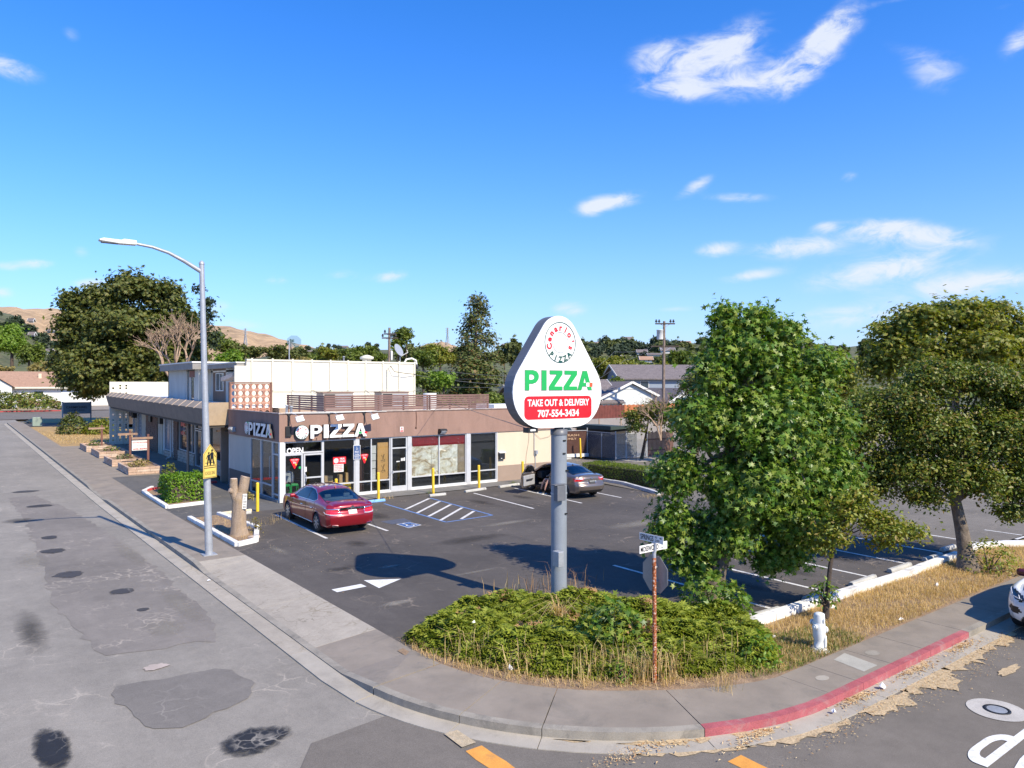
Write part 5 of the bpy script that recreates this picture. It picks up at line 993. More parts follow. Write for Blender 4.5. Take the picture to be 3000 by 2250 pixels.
LF = dict(
    gum=leafm('sweetgum_leaves', [(.045, .105, .014), (.085, .175, .018), (.14, .235, .026), (.21, .28, .04), (.26, .30, .06)], .42, .3, .4),
    oak=leafm('olive_leaves', [(.06, .10, .014), (.10, .15, .018), (.155, .195, .026), (.23, .23, .04), (.17, .11, .03)], .45, .3, .4),
    dark=leafm('dark_oak_leaves', [(.04, .065, .012), (.075, .10, .016), (.125, .145, .022), (.18, .15, .03)], .55, .2),
    back=leafm('yellow_olive_leaves', [(.12, .17, .018), (.19, .225, .022), (.26, .27, .03), (.29, .21, .045)], .5, .35),
    bright=leafm('bright_leaves', [(.12, .22, .02), (.19, .30, .03), (.27, .36, .05)], .45, .4),
    mid=leafm('mid_leaves', [(.08, .13, .016), (.13, .18, .02), (.19, .22, .03)], .5, .3),
    tan=leafm('dry_yellow_leaves', [(.24, .21, .06), (.33, .26, .09), (.20, .17, .05)], .6, .3),
    red=leafm('rusty_conifer_leaves', [(.045, .075, .016), (.07, .105, .02), (.10, .13, .022), (.13, .15, .03), (.25, .11, .05)], .6, .2),
    conif=leafm('conifer_leaves', [(.022, .04, .018), (.035, .058, .022), (.05, .07, .026)], .6, .12),
    gold=leafm('golden_conifer_leaves', [(.10, .115, .02), (.17, .165, .03), (.07, .085, .02)], .6, .2),
    hedge=leafm('hedge_leaves', [(.08, .17, .012), (.15, .28, .018), (.24, .37, .03)], .4, .35),
    hedge2=leafm('long_hedge_leaves', [(.07, .11, .01), (.14, .20, .015), (.23, .28, .025)], .5, .3),
    jun=leafm('juniper_leaves', [(.10, .14, .014), (.16, .205, .018), (.24, .28, .026), (.30, .32, .045), (.2, .245, .025)], .6, .25, .3),
    brownj=leafm('dead_juniper', [(.28, .16, .07), (.36, .21, .10)], .8, .1),
    dry=leafm('dry_grass_blades', [(.50, .33, .14), (.62, .43, .20), (.70, .52, .27), (.42, .25, .10)], .7, .35, .3),
    litter=leafm('dry_needles', [(.62, .46, .26), (.70, .55, .33), (.50, .32, .15), (.45, .22, .09)], .8, .1, .3))
# sweetgum in the corner bed
d = 18.1
tree('sweetgum_tree', 'bright green star leaved tree with thick leaning trunk behind the juniper patch', ground(2080, 1756), [lobe(*a, d) for a in (
    (2128, 935, 42, 66), (2216, 950, 42, 58), (2140, 1010, 80, 70), (2300, 985, 46, 50), (2225, 1060, 130, 90), (2095, 1110, 70, 80), (2390, 1090, 85, 95), (2060, 1240, 110, 110), (2240, 1240, 200, 150), (2430, 1270, 85, 130), (1985, 1390, 75, 90), (2200, 1420, 210, 130), (2440, 1410, 95, 100),
    (2330, 1180, 120, 120), (2350, 1360, 130, 110), (2290, 1480, 130, 100), (2420, 1500, 90, 60), (1975, 1530, 70, 80), (2130, 1570, 150, 100), (2330, 1540, 130, 90), (2030, 1650, 62, 70), (2310, 1630, 70, 42), (2250, 1650, 50, 36), (1950, 1600, 36, 36))],
    [ground(2080, 1756), at(2098, 1680, d), at(2125, 1580, d), at(2150, 1450, d), at(2180, 1300, d), at(2200, 1150, d), at(2190, 1020, d)], .26, 2600, 34, .18, .150, 'star', LF['gum'], 'bark', 26, .45, 5, .4, .8, kids=16)
d = 16.5
tree('small_street_tree', 'small thin trunked tree with olive leaves in front of the white kerb', ground(2418, 1816), [lobe(*a, d) for a in ((2560, 1530, 95, 46), (2490, 1490, 80, 58), (2650, 1555, 52, 30), (2440, 1560, 60, 42), (2600, 1590, 60, 22), (2400, 1600, 34, 18), (2690, 1570, 28, 18))],
     [ground(2418, 1816), at(2424, 1740, d), at(2432, 1660, d), at(2444, 1590, d), at(2470, 1530, d), at(2500, 1480, d)], .062, 210, 26, .12, .10, 'leaf', LF['back'], 'barkd', 9, .4, 8, .5, .9)
d = 21.3
tree('broad_street_tree', 'broad dark olive tree with stout trunk at the end of the grass strip', ground(2836, 1672), [lobe(*a, d) for a in (
    (2640, 1190, 120, 80), (2470, 1300, 80, 110), (2500, 1420, 80, 60), (2540, 1230, 95, 100), (2740, 1110, 120, 75), (2880, 1130, 120, 80), (3000, 1180, 110, 100), (2720, 1270, 180, 110), (2900, 1280, 180, 120), (3050, 1320, 130, 130), (2640, 1370, 140, 80), (2820, 1400, 180, 85), (2990, 1415, 120, 85), (2560, 1420, 70, 55), (2960, 1500, 70, 26), (2700, 1455, 90, 32), (3030, 1480, 60, 36))],
    [ground(2836, 1672), at(2828, 1610, d), at(2815, 1540, d), at(2800, 1470, d), at(2800, 1380, d), at(2810, 1250, d)], .23, 2100, 40, .18, .115, 'leaf', LF['oak'], 'bark', 24, .5, 11, .45, .9, kids=13)
d = 46
tree('domed_tree', 'tall yellow green domed tree rising behind the broad street tree', ground(2790, 1370), [lobe(*a, d) for a in ((2700, 960, 140, 80), (2800, 920, 150, 62), (2900, 955, 140, 80), (2990, 1010, 110, 100), (2620, 1030, 90, 80), (2770, 1050, 230, 110), (2940, 1100, 150, 120), (2570, 1080, 60, 60), (3080, 1090, 110, 110))],
     [ground(2790, 1370), at(2790, 1250, d), at(2790, 1100, d), at(2790, 1000, d)], .4, 900, 34, .36, .26, 'twig', LF['back'], 'bark', 10, .7, 13, .5, .8)
tree('young_tree', 'narrow yellow green tree in the gap between the two street tree crowns', ground(2478, 1300), [lobe(*a, 60) for a in ((2478, 1075, 30, 42), (2490, 1120, 40, 36), (2455, 1140, 40, 30))], [ground(2478, 1300), at(2478, 1150, 60), at(2478, 1080, 60)], .15, 60, 30, .35, .28, 'twig', LF['back'], 'bark', 4, .4, 14)
d = 84
tree('great_oak', 'huge dark green oak towering behind the salon building', at(400, 1180, d) - Vector((0, 0, 2.2)), [lobe(*a, d) for a in (
    (390, 845, 95, 58), (470, 870, 85, 58), (310, 880, 85, 58), (230, 900, 62, 55), (420, 950, 190, 70), (545, 960, 62, 75), (270, 970, 120, 70), (210, 1040, 62, 50), (350, 1050, 170, 80), (500, 1060, 110, 80), (250, 1100, 110, 55), (400, 1120, 150, 60), (215, 1105, 50, 28), (320, 1120, 110, 40), (265, 1145, 50, 22), (580, 1040, 42, 60), (180, 1080, 32, 30), (610, 1120, 40, 60))],
    [at(400, 1180, d) - Vector((0, 0, 2.2)), at(400, 1120, d), at(405, 1020, d), at(400, 930, d)], .8, 2100, 26, .50, .40, 'twig', LF['dark'], 'barkd', 12, .7, 17, .5, .8)
tree('thin_tree', 'thin leaved tree poking out behind the street light pole', at(600, 1150, 80) - Vector((0, 0, 4)), [lobe(*a, 80) for a in ((600, 890, 34, 34), (610, 930, 30, 40), (580, 850, 18, 14), (615, 985, 34, 36))], [at(600, 1150, 80) - Vector((0, 0, 4)), at(602, 1000, 80), at(600, 900, 80)], .12, 70, 14, .3, .3, 'twig', LF['conif'], 'barkd', 14, .3, 19)
def bare_tree(label, base, tips, seed, sz=1.0):
    t = thing('bare_tree', label, 'tree', base); rr = random.Random(seed)
    def grow(mb, p, d, L, r, lev):
        q = p + d * L; mid = p + d * L * .5 + Vector((rr.uniform(-1, 1), rr.uniform(-1, 1), rr.uniform(-1, 1))) * L * .08; mb.tube([p, mid, q], [r, r * .85, r * .68], 5 if lev < 2 else 3, caps=False)
        if lev < 5:
            for _ in range(rr.choice((2, 3, 3)) if lev < 4 else 2): grow(mb, q, (d + Vector((rr.uniform(-.7, .7), rr.uniform(-.7, .7), rr.uniform(-.35, .55)))).normalized(), L * rr.uniform(.62, .85), r * .64, lev + 1)
    for k, dd in enumerate(tips):
        mb = MB(); grow(mb, Vector((0, 0, 0)), Vector(dd).normalized(), 1.9 * sz, .16 * sz, 0); mb.build('trunk' if k == 0 else 'limb', M['deadwood'], t, fix=False)
bare_tree('bleached leafless tree in front of the great oak', at(515, 1125, 66), [(0, 0, 1), (-.6, .1, .9), (.5, -.1, .9), (-.2, .2, 1)], 5)
# background belt: each tree its own crown; (u, v) crown centre, half sizes in photo pixels, distance, kind
NB = 0
def btree(u, v, ru, rv, depth, kind, label, name='tree', group='trees behind the shops', dens=1.0, twig=None, sub=5):
    global NB; NB += 1; rr = random.Random(NB * 7 + 1); c = at(u, v, depth); s = depth / 2167; zb = min(1.7, zg(c.y)) - .2; lobes = [(c.x, c.y, c.z, ru * s * .72, ru * s * .72, rv * s * .72)]
    for k in range(sub):
        a = rr.uniform(0, 6.28); e = rr.uniform(-.5, 1.1); lobes.append((c.x + math.cos(a) * ru * s * .52, c.y + math.sin(a) * ru * s * .52, c.z + math.sin(e) * rv * s * .55, ru * s * rr.uniform(.35, .55), ru * s * rr.uniform(.35, .55), rv * s * rr.uniform(.3, .5)))
    area = ru * rv * .0055 * dens; n = int(max(20, min(420, area * 9))); base = Vector((c.x, c.y, min(zb, c.z - rv * s)))
    tree(name, label, base, lobes, [base, Vector((c.x, c.y, c.z - rv * s * .4)), Vector((c.x, c.y, c.z + rv * s * .2))], max(.1, ru * s * .07), n, 22, max(.25, min(ru, rv) * s * .13), (twig or max(.22, 6.2 * s)), 'twig', LF[kind], 'barkd', 3, .55, NB + 40, .55, .8, group=group)
btree(35, 1000, 75, 62, 160, 'bright', 'bright green tree behind the brown roofed house, at the left edge', group=None); btree(85, 1040, 52, 45, 158, 'mid', 'green tree behind the house roof, right of the brightest one', group=None)
btree(120, 1075, 62, 26, 152, 'tan', 'low yellowish tree over the ridge of the brown roofed house', group=None); btree(20, 1082, 50, 12, 150, 'tan', 'pale flowering tree top over the left end of the house roof', group=None)
btree(655, 1015, 52, 50, 85, 'mid', 'round green tree left of the cream wall', group=None); btree(700, 1045, 36, 50, 84, 'dark', 'dark green tree close beside the cream wall', group=None); btree(662, 1052, 42, 26, 62, 'bright', 'small vivid light green tree by the grey eave', group=None)
for i, (u, v, ru, rv, dp, k) in enumerate(((745, 1035, 40, 26, 120, 'dark'), (795, 1032, 48, 28, 118, 'dark'), (840, 1040, 40, 26, 122, 'dark'), (930, 1050, 50, 26, 115, 'mid'), (975, 1042, 50, 30, 112, 'back'), (1045, 1040, 62, 34, 108, 'mid'), (1100, 1046, 50, 32, 112, 'mid'), (880, 1062, 40, 16, 105, 'tan'), (1240, 1060, 60, 44, 90, 'mid'), (1290, 1040, 60, 52, 92, 'back'), (1255, 1120, 80, 40, 66, 'mid'), (1230, 1185, 70, 46, 55, 'dark'), (1320, 1195, 80, 46, 56, 'dark'), (1470, 1190, 70, 46, 58, 'mid'), (1300, 1115, 40, 30, 60, 'bright'))):
    btree(u, v, ru, rv, dp, k, ('dark rounded tree top over the left end of the cream wall', 'dark tree top left of the palm over the cream wall', 'dark tree top behind the clear backboard', 'green tree top just right of the clear backboard', 'olive tree top over the middle of the cream wall', 'broad green tree top left of the second utility pole', 'green tree top touching the second utility pole', 'pale low tree top over the middle of the cream wall', 'green tree right of the cream wall top', 'olive tree left of the tall conifer', 'green tree beside the curved lamp of the cream wall', 'dark tree at the right foot of the cream wall', 'dark tree behind the round roof vent', 'green tree just left of the pole sign', 'small bright tree right of the cream wall end')[i])
for i, (u, v, ru, rv, dp, k) in enumerate(((1760, 1085, 60, 48, 120, 'back'), (1820, 1075, 60, 44, 122, 'back'), (1880, 1085, 50, 38, 125, 'mid'), (1925, 1082, 46, 28, 130, 'back'), (1800, 1130, 50, 30, 100, 'mid'), (1990, 1050, 50, 36, 210, 'mid'), (2050, 1060, 50, 36, 205, 'mid'), (1700, 1130, 60, 50, 110, 'back'), (2110, 1060, 60, 40, 200, 'mid'), (2350, 1090, 80, 50, 150, 'mid'), (2250, 1100, 80, 50, 150, 'mid'))):
    btree(u, v, ru, rv, dp, k, 'olive green tree ' + ('first in the belt right of the pole sign', 'second in the belt right of the pole sign', 'third in the belt right of the pole sign', 'fourth in the belt right of the pole sign', 'lowest in the belt right of the pole sign', 'just right of the transformer pole', 'second beyond the transformer pole', 'half hidden by the pole sign', 'third beyond the transformer pole', 'behind the right side of the star leaved tree', 'behind the middle of the star leaved tree')[i], group='trees right of the pole sign')
for i, (u, v, ru, rv) in enumerate(((2250, 1170, 110, 70), (2420, 1150, 100, 75), (2560, 1180, 110, 70))): btree(u, v, ru, rv, 62 + 4 * i, ('mid', 'oak', 'mid')[i], ('left', 'middle', 'right')[i] + ' one of three broad trees beyond the far side of the lot', group='trees beyond the far side of the lot')
btree(1165, 1010, 26, 62, 96, 'mid', 'tall narrow green tree beside the second utility pole', group=None, sub=3); btree(1190, 990, 20, 48, 96, 'mid', 'narrow pointed tree just left of the reddish conifer', group=None, sub=3)
def conifer(u, vt, vb, ru, depth, kind, label, n, seed, lean=0, pad=.5, name='conifer'):
    top, bot = at(u + lean, vt, depth), at(u, vb, depth); base = Vector((bot.x, bot.y, min(bot.z, zg(bot.y)) - .1)); t = thing(name, label, 'tree', base); rr = random.Random(seed); s = depth / 2167; H = top.z - bot.z
    MB().tube([(0, 0, 0), (0, 0, (bot - base).z + H * .5), top - base], [ru * s * .075, ru * s * .05, .03], 8).build('trunk', M['pole'], t, fix=False); cs, os = [], []
    for i in range(n):
        k = (i / n) ** 1.0; z = (bot - base).z + H * (1 - k * .98); w = ru * s * (.14 + .86 * k ** .8) * rr.uniform(.55, 1.1); a = rr.uniform(0, 6.283)
        c0 = Vector(((top - base).x * (1 - k), (top - base).y * (1 - k), z)); tip = c0 + Vector((math.cos(a) * w, math.sin(a) * w, -w * .18))
        if i % 3 == 0: MB().tube([c0, tip], [.05, .02], 4).build('limb', M['pole'], t, fix=False)
        m = int(26 * (.5 + k)); q = RNG.random((m, 1)) ** .6 * .75 + .3; P = np.array(c0)[None] * (1 - q) + np.array(tip)[None] * q + RNG.normal(0, 1, (m, 3)) * np.array([1, 1, .55]) * ru * s * pad * .16; cs.append(P); os.append(np.tile([math.cos(a), math.sin(a), .4], (m, 1)))
    foliage('crown', np.concatenate(cs), np.concatenate(os), max(.3, 7 * s), 'twig', LF[kind], t, .5, .8)
conifer(1393, 868, 1150, 100, 94, 'red', 'tall open topped conifer with rusty red patches behind the shop roof', 250, 3, 6, .62)
btree(1400, 1120, 92, 78, 90, 'red', 'broad rusty green tree skirting the tall conifer', group=None, twig=.42)
conifer(1565, 995, 1060, 30, 240, 'conif', 'dark conifer on the skyline just left of the pole sign', 34, 5); conifer(1545, 1005, 1060, 16, 240, 'conif', 'slim dark conifer beside the skyline conifer', 22, 6)
btree(1478, 1015, 30, 16, 230, 'conif', 'rounded dark tree over a white house on the skyline', group=None)
tree('golden_conifer', 'golden green bushy conifer behind the bare shrub', ground(2040, 1330), [lobe(*a, 52) for a in ((2030, 1130, 52, 46), (2075, 1150, 46, 50), (2010, 1190, 36, 46), (2060, 1220, 60, 50))], [ground(2040, 1330), at(2040, 1200, 52)], .15, 190, 30, .3, .26, 'narrow', LF['gold'], 'barkd', 3, .6, 61, .3)
tree('garden_shrub', 'dark spreading shrub hanging over the grey block wall', ground(1880, 1345), [lobe(*a, 50) for a in ((1860, 1225, 46, 26), (1900, 1205, 50, 34), (1945, 1215, 40, 40), (1870, 1250, 40, 16), (1990, 1235, 50, 40))], [ground(1880, 1345), at(1900, 1230, 50)], .1, 170, 26, .25, .2, 'leaf', LF['oak'], 'barkd', 5, .5, 62)
bare_tree('thin leafless shrub in front of the grey gabled house', at(1935, 1290, 49), [(0, 0, 1), (-.35, 0, 1)], 9, .5)
def palm(u, v, r, depth, vb, label):
    c, b = at(u, v, depth), at(u, vb, depth); t = thing('palm_tree', label, 'tree', b); s = depth / 2167; rr = random.Random(int(u)); MB().tube([(0, 0, 0), c - b], [r * s * .14, r * s * .11], 7).build('trunk', M['pole'], t, fix=False); o = c - b; mb = MB()
    for k in range(26):
        a = rr.uniform(0, 6.283); e = rr.uniform(-.5, 1.2); L = r * s * rr.uniform(.85, 1.1); d1 = Vector((math.cos(a) * math.cos(e), math.sin(a) * math.cos(e), math.sin(e))); p1 = o + d1 * L * .6; p2 = o + d1 * L + Vector((0, 0, -.28 * L)); sd = d1.cross(Vector((0, 0, 1))).normalized() * L * .10
        mb.add([o, p1 + sd, p2, p1 - sd], [(0, 1, 2), (0, 2, 3)])
    mb.build('crown', LF['mid'], t, fix=False)
palm(852, 1005, 20, 125, 1060, 'fan palm showing over the cream wall beside the clear backboard'); palm(1281, 998, 5, 420, 1022, 'left of the two tiny palms on the far hill'); palm(1292, 998, 5, 420, 1022, 'right of the two tiny palms on the far hill'); palm(1986, 988, 6, 420, 1010, 'lone tiny palm on the right hand skyline')
# hedges and shrubs
def boxhedge(name, label, x0, x1, y0, y1, h, n, size, mat, shape='leaf', rough=.05, cat='hedge', dens_top=.35, rz=None, loc=None):
    c = Vector(((x0 + x1) / 2, (y0 + y1) / 2, zg((y0 + y1) / 2))) if loc is None else Vector(loc); t = thing(name, label, cat, c, rz or 0); X, Y = (x1 - x0) / 2, (y1 - y0) / 2; P = RNG.uniform(-1, 1, (n, 3)); f = RNG.random(n); ax = np.where(f < dens_top, 2, np.where(f < dens_top + .35 * Y / (X + Y) * 1.6, 0, 1)); O = np.zeros((n, 3))
    sg = np.sign(RNG.uniform(-1, 1, n)); sg[ax == 2] = 1; P[np.arange(n), ax] = sg * (1 - RNG.random(n) ** 2 * .12); O[np.arange(n), ax] = sg; q = P * np.array([X, Y, h / 2]) + np.array([0, 0, h / 2]) 
    bul = 1 + rough * np.sin(q[:, 0:1] * 3.1 + q[:, 1:2] * 2.3 + q[:, 2:3] * 4); q[:, :2] *= bul; q[:, 2] += rough * .9 * np.sin(q[:, 0] * 5 + q[:, 1] * 4) + RNG.normal(0, rough * .5, n); q[:, 2] = np.maximum(q[:, 2], .02)
    MB().box(-X * .86, X * .86, -Y * .9, Y * .9, 0, h * .86).build('branches', M['barkd'], t); foliage('leaves', q, O, size, shape, mat, t, .45, .8); return t
boxhedge('clipped_hedge', 'clipped bright green hedge block in the white kerbed bed', -3.95, -2.3, 2.7, 4.6, 1.12, 4200, .11, LF['hedge'], rough=.05)
boxhedge('long_hedge', 'long low clipped hedge beyond the grey sedan', 16.85, 18.3, -8.6, -1.4, .85, 14000, .10, LF['hedge2'], 'narrow', .035)
boxhedge('seedling', 'small yellowish seedling shrub behind the clipped hedge block', -3.5, -3.0, 5.6, 6.4, 1.25, 160, .16, LF['back'], rough=.1, cat='shrub')
def shrub(name, label, c, r, h, n, size, mat, shape='leaf', cat='shrub', group=None):
    t = thing(name, label, cat, c, 0, group); d = unit(RNG.normal(0, 1, (n, 3))); d[:, 2] = np.abs(d[:, 2]); k = .72 + .28 * RNG.random((n, 1)) ** .5; k *= 1 + .12 * np.sin(d[:, 0:1] * 5) * np.sin(d[:, 1:2] * 6); P = d * k * np.array([r, r, h]); mb = MB(); [mb.tube([(0, 0, 0), (P[i] * .8).tolist()], [.03, .01], 4, caps=False) for i in range(0, min(n, 60), 5)]
    mb.build('branches', M['barkd'], t, fix=False); foliage('leaves', P, d, size, shape, mat, t, .4, .8); return t
shrub('round_bush', 'larger rounded bush on the dry lawn beyond the planters', (-2.0, 50.5, zg(50)), 1.25, 2.0, 1500, .24, LF['dark']); shrub('round_bush', 'smaller yellow green bush close against the perforated wall', (.3, 49, zg(49)), 1.5, 1.45, 1500, .24, LF['back'])
shrub('front_hedge', 'brown green clipped bush in front of the white house', at(90, 1178, 118) - Vector((0, 0, .9)), 4.0, 2.4, 1600, .4, LF['oak']); shrub('front_hedge', 'dark clipped bush at the left edge in front of the white house', at(18, 1180, 119) - Vector((0, 0, .9)), 3.6, 2.6, 1500, .4, LF['dark'])
shrub('sapling_shrub', 'bright sapling shrub in the middle of the juniper patch', ground(1795, 1900), .75, 1.0, 420, .15, LF['gum'], 'star'); shrub('sapling_shrub', 'bright sapling shrub at the foot of the leaning tree', (2.05, -21.7, 0), .82, .95, 620, .15, LF['gum'], 'star'); shrub('sapling_shrub', 'sapling shrub at the foot of the right hand tree trunk', (11.4, -23.9, 0), .75, .9, 420, .11, LF['back']); shrub('sapling_shrub', 'bright leafy weed at the right end of the juniper patch', ground(2225, 1945), .4, .6, 180, .11, LF['bright'])
shrub('sapling_shrub', 'leafy sucker growing round the thin tree trunk', (3.74, -23.40, .35), .3, .55, 150, .10, LF['gum']); shrub('weed', 'low green weed beside the fire hydrant', ground(2190, 1905), .3, .2, 200, .09, LF['mid']); shrub('weed', 'green weed at the pavement edge below the street signs', ground(1820, 1995), .2, .35, 110, .08, LF['bright'])
shrub('weed', 'yellow weed sprouting at the foot of the stump', (-3.0, -5.9, .02), .28, .5, 60, .1, LF['tan'])
for k, (x, y, m) in enumerate(((-2.4, 16.4, 'tan'), (-2.6, 20.6, 'red'), (-2.4, 26.9, 'mid'), (-2.7, 31.9, 'mid'), (-2.9, 15.3, 'tan'))): shrub('planter_weed', ('dead curled weed in the nearest stone planter', 'reddish tuft in the second stone planter', 'green weed in the third stone planter', 'green weed in the farthest stone planter', 'small dry weed at the front of the nearest stone planter')[k], (x, y, .33 + zg(y)), .5, .35, 130, .12, LF[m])
# juniper ground cover on the corner
JP = [(-4.3, -18.95), (-3.3, -18.25), (-2.2, -17.9), (-1.2, -18.0), (-.3, -18.9), (.7, -19.6), (1.6, -20.9), (2.3, -22.3), (1.4, -23.6), (.4, -24.25), (-1.0, -23.75), (-2.2, -23.05), (-3.3, -21.95), (-4.0, -20.6)]
def inside(P, poly):
    x, y = P[:, 0], P[:, 1]; c = np.zeros(len(P), bool); q = poly[-1]
    for p in poly:
        k = ((p[1] > y) != (q[1] > y)) & (x < (q[0] - p[0]) * (y - p[1]) / (q[1] - p[1] + 1e-12) + p[0]); c ^= k; q = p
    return c
def edge_dist(P, poly):
    d = np.full(len(P), 9.); q = np.array(poly[-1])
    for p in poly:
        p = np.array(p); e = p - q; t = np.clip(((P[:, :2] - q) @ e) / (e @ e), 0, 1); d = np.minimum(d, np.linalg.norm(P[:, :2] - q - t[:, None] * e, axis=1)); q = p
    return d
def jheight(P):
    d = edge_dist(P, JP); x, y = P[:, 0], P[:, 1]; w = .5 + .5 * np.sin(x * 2.1 + 1.3 * np.sin(y * 1.7)) * np.sin(y * 2.6 + .7 * np.sin(x * 2.3)); return np.minimum(1, d / .5) ** .6 * (.17 + .36 * w)
def scatter(poly, n, seed=1):
    rg = np.random.default_rng(seed); a = np.array(poly); lo, hi = a.min(0), a.max(0); P = rg.uniform(lo, hi, (int(n * 2.2), 2)); P = P[inside(P, poly)][:n]; return np.c_[P, np.zeros(len(P))]
P = scatter(JP, 38000, 4); h = jheight(P); rg = np.random.default_rng(9); lump = np.sin(P[:, 0] * 7.3 + 2 * np.sin(P[:, 1] * 5.1)) * np.sin(P[:, 1] * 8.1 + 1.5 * np.sin(P[:, 0] * 6.3)); h = h + .075 * lump; k = rg.random(len(P)) < np.where(lump > -.3, 1, .3); P, h = P[k], h[k]; P[:, 2] = np.maximum(.02, h * (1 - rg.random(len(P)) ** 2.4 * .7))
a = rg.uniform(0, 6.283, len(P)); tip = np.c_[np.cos(a) - .25, np.sin(a) - .35, rg.uniform(-.15, .45, len(P))]
o = foliage('juniper_groundcover', P, np.c_[np.zeros((len(P), 2)), np.ones(len(P))], .17, 'twig', LF['jun'], None, 1.0, .75, tip=tip); stuff(tag(o, 'spreading green juniper covering the corner bed round the sign pole', 'ground cover'))
mb = MB(); NX = 44; xs = np.linspace(-4.4, 2.5, NX); ys = np.linspace(-24.4, -17.8, NX); GX, GY = np.meshgrid(xs, ys, indexing='ij'); Q = np.c_[GX.ravel(), GY.ravel()]; ins = inside(Q, JP); hz_ = jheight(Q) * .72
mb.add([(Q[i, 0], Q[i, 1], hz_[i] if ins[i] else -.05) for i in range(len(Q))], [(i * NX + j, (i + 1) * NX + j, (i + 1) * NX + j + 1, i * NX + j + 1) for i in range(NX - 1) for j in range(NX - 1) if ins[[i * NX + j, (i + 1) * NX + j, (i + 1) * NX + j + 1, i * NX + j + 1]].any()], 0, True)
stuff(tag(mb.build('juniper_stems', pm('juniper_understorey', (.045, .05, .018), .95, var=.3, vs=6, fine=.1, dirt=(.12, .08, .04), dirtamt=.7)), 'dark tangle of stems under the corner juniper', 'ground cover'))
dj = np.concatenate([np.c_[rg.normal(x, .14, (70, 1)), rg.normal(y, .14, (70, 1)), np.zeros((70, 1))] for x, y in ((-2.9, -19.4), (-1.8, -18.9), (-1.3, -20.5), (-2.6, -20.9), (-.2, -19.9), (.9, -22.9), (-.9, -22.3), (.2, -21.3))]); dj[:, 2] = jheight(dj) * .98
stuff(tag(foliage('dead_juniper_sprays', dj, np.c_[np.zeros((len(dj), 2)), np.ones(len(dj))], .15, 'twig', LF['brownj'], None, .4, 1.0), 'brown dead sprays scattered over the juniper', 'ground cover'))
# dry grass, needles and weeds
def blades(P, hgt, mat, lean=.45, w=.05, name='dry_grass', label='', cat='grass'):
    n = len(P); a = RNG.uniform(0, 6.283, n); d = np.c_[np.cos(a), np.sin(a), np.zeros(n)]; H = hgt * RNG.uniform(.45, 1.25, n)[:, None]; s = np.c_[-np.sin(a), np.cos(a), np.zeros(n)] * (w * hgt * .5); le = RNG.uniform(.1, 1.6, (n, 1)) * lean
    m = P + d * H * le * .35 + np.array([0, 0, 1]) * H * .6; t = P + d * H * le * 1.1 + np.array([0, 0, 1]) * H * np.maximum(.1, 1 - le * .5); V = np.stack([P - s, P + s, m + s * .7, m - s * .7, t], 1).reshape(-1, 3)
    F = np.array([(0, 1, 2), (0, 2, 3), (3, 2, 4)]); me = bpy.data.meshes.new(name); nf = 3 * n; me.vertices.add(5 * n); me.vertices.foreach_set('co', V.reshape(-1).astype(np.float32)); idx = (np.arange(n)[:, None, None] * 5 + F[None]).reshape(-1); me.loops.add(nf * 3); me.loops.foreach_set('vertex_index', idx.astype(np.int32)); me.polygons.add(nf); me.polygons.foreach_set('loop_start', np.arange(0, nf * 3, 3, dtype=np.int32)); me.polygons.foreach_set('loop_total', np.full(nf, 3, dtype=np.int32)); me.update(calc_edges=True); me.materials.append(mat); return stuff(tag(link(name, me), label, cat))
GS = [(.3, -24.55), (1.6, -22.85), (12.5, -22.75), (14.4, -22.6), (15.3, -22.95), (16.8, -24.1), (17.5, -24.55)]
P = scatter(GS, 26000, 12); k = np.sin(P[:, 0] * 1.7 + 2 * np.sin(P[:, 1] * 2.1)) + RNG.normal(0, .6, len(P)) > -.9; blades(P[k], .13, LF['dry'], .9, .07, label='dry straw coloured grass on the strip beside the side street')
P = scatter([(-.4, -24.4), (.6, -24.6), (3.2, -24.6), (3.4, -23.6), (1.4, -23.2)], 2600, 13); blades(P, .12, LF['mid'], .8, .09, 'green_weeds', 'patchy green weeds round the fire hydrant', 'weeds')
edge = [(-4.42, -18.9), (-4.1, -18.8), (-3.7, -20.6), (-2.9, -21.9), (-1.9, -22.9), (-.6, -23.6), (.6, -24.1), (.7, -24.6), (-.9, -24.2), (-2.2, -23.55), (-3.4, -22.55), (-4.2, -21.1), (-4.5, -19.9)]
blades(scatter(edge, 5200, 14), .16, LF['dry'], .9, .06, label='dry grass fringe between the juniper and the pavement')
for k, (x, y, n, sp) in enumerate(((-3.3, -21.7, 60, .35), (-2.35, -22.6, 120, .3), (-1.95, -23.2, 90, .25), (-1.55, -23.4, 150, .25), (-.4, -23.6, 70, .4), (-3.9, -20.6, 50, .25), (.6, -17.9, 90, .6), (-1.0, -17.9, 20, .3), (-1.2, -24.35, 60, .14))):
    Q = np.c_[RNG.normal(x, sp, n), RNG.normal(y, sp * .6, n), np.zeros(n)]; blades(Q, .62 if k < 8 else .3, LF['dry'] if k != 6 else LF['brownj'], .55, .022, 'tall_dry_grass', ('wispy tall dry grass at the front left of the juniper', 'tall dry grass in the middle of the juniper front', 'tall dry grass left of the rusty sign post', 'tall dry grass right of the rusty sign post', 'tall dry grass near the right end of the juniper', 'short dry grass at the left tip of the juniper', 'grey dead weeds behind the sign pole', 'few dry stalks at the back of the juniper', 'dry grass growing out of the pavement joint')[k])
blades(np.c_[RNG.normal(-1.9, .05, 60), RNG.normal(-20.9, .05, 60), np.full(60, .55)], .5, LF['dry'], 1.4, .03, 'tall_dry_grass', 'bundle of pale dry grass lying on the juniper')
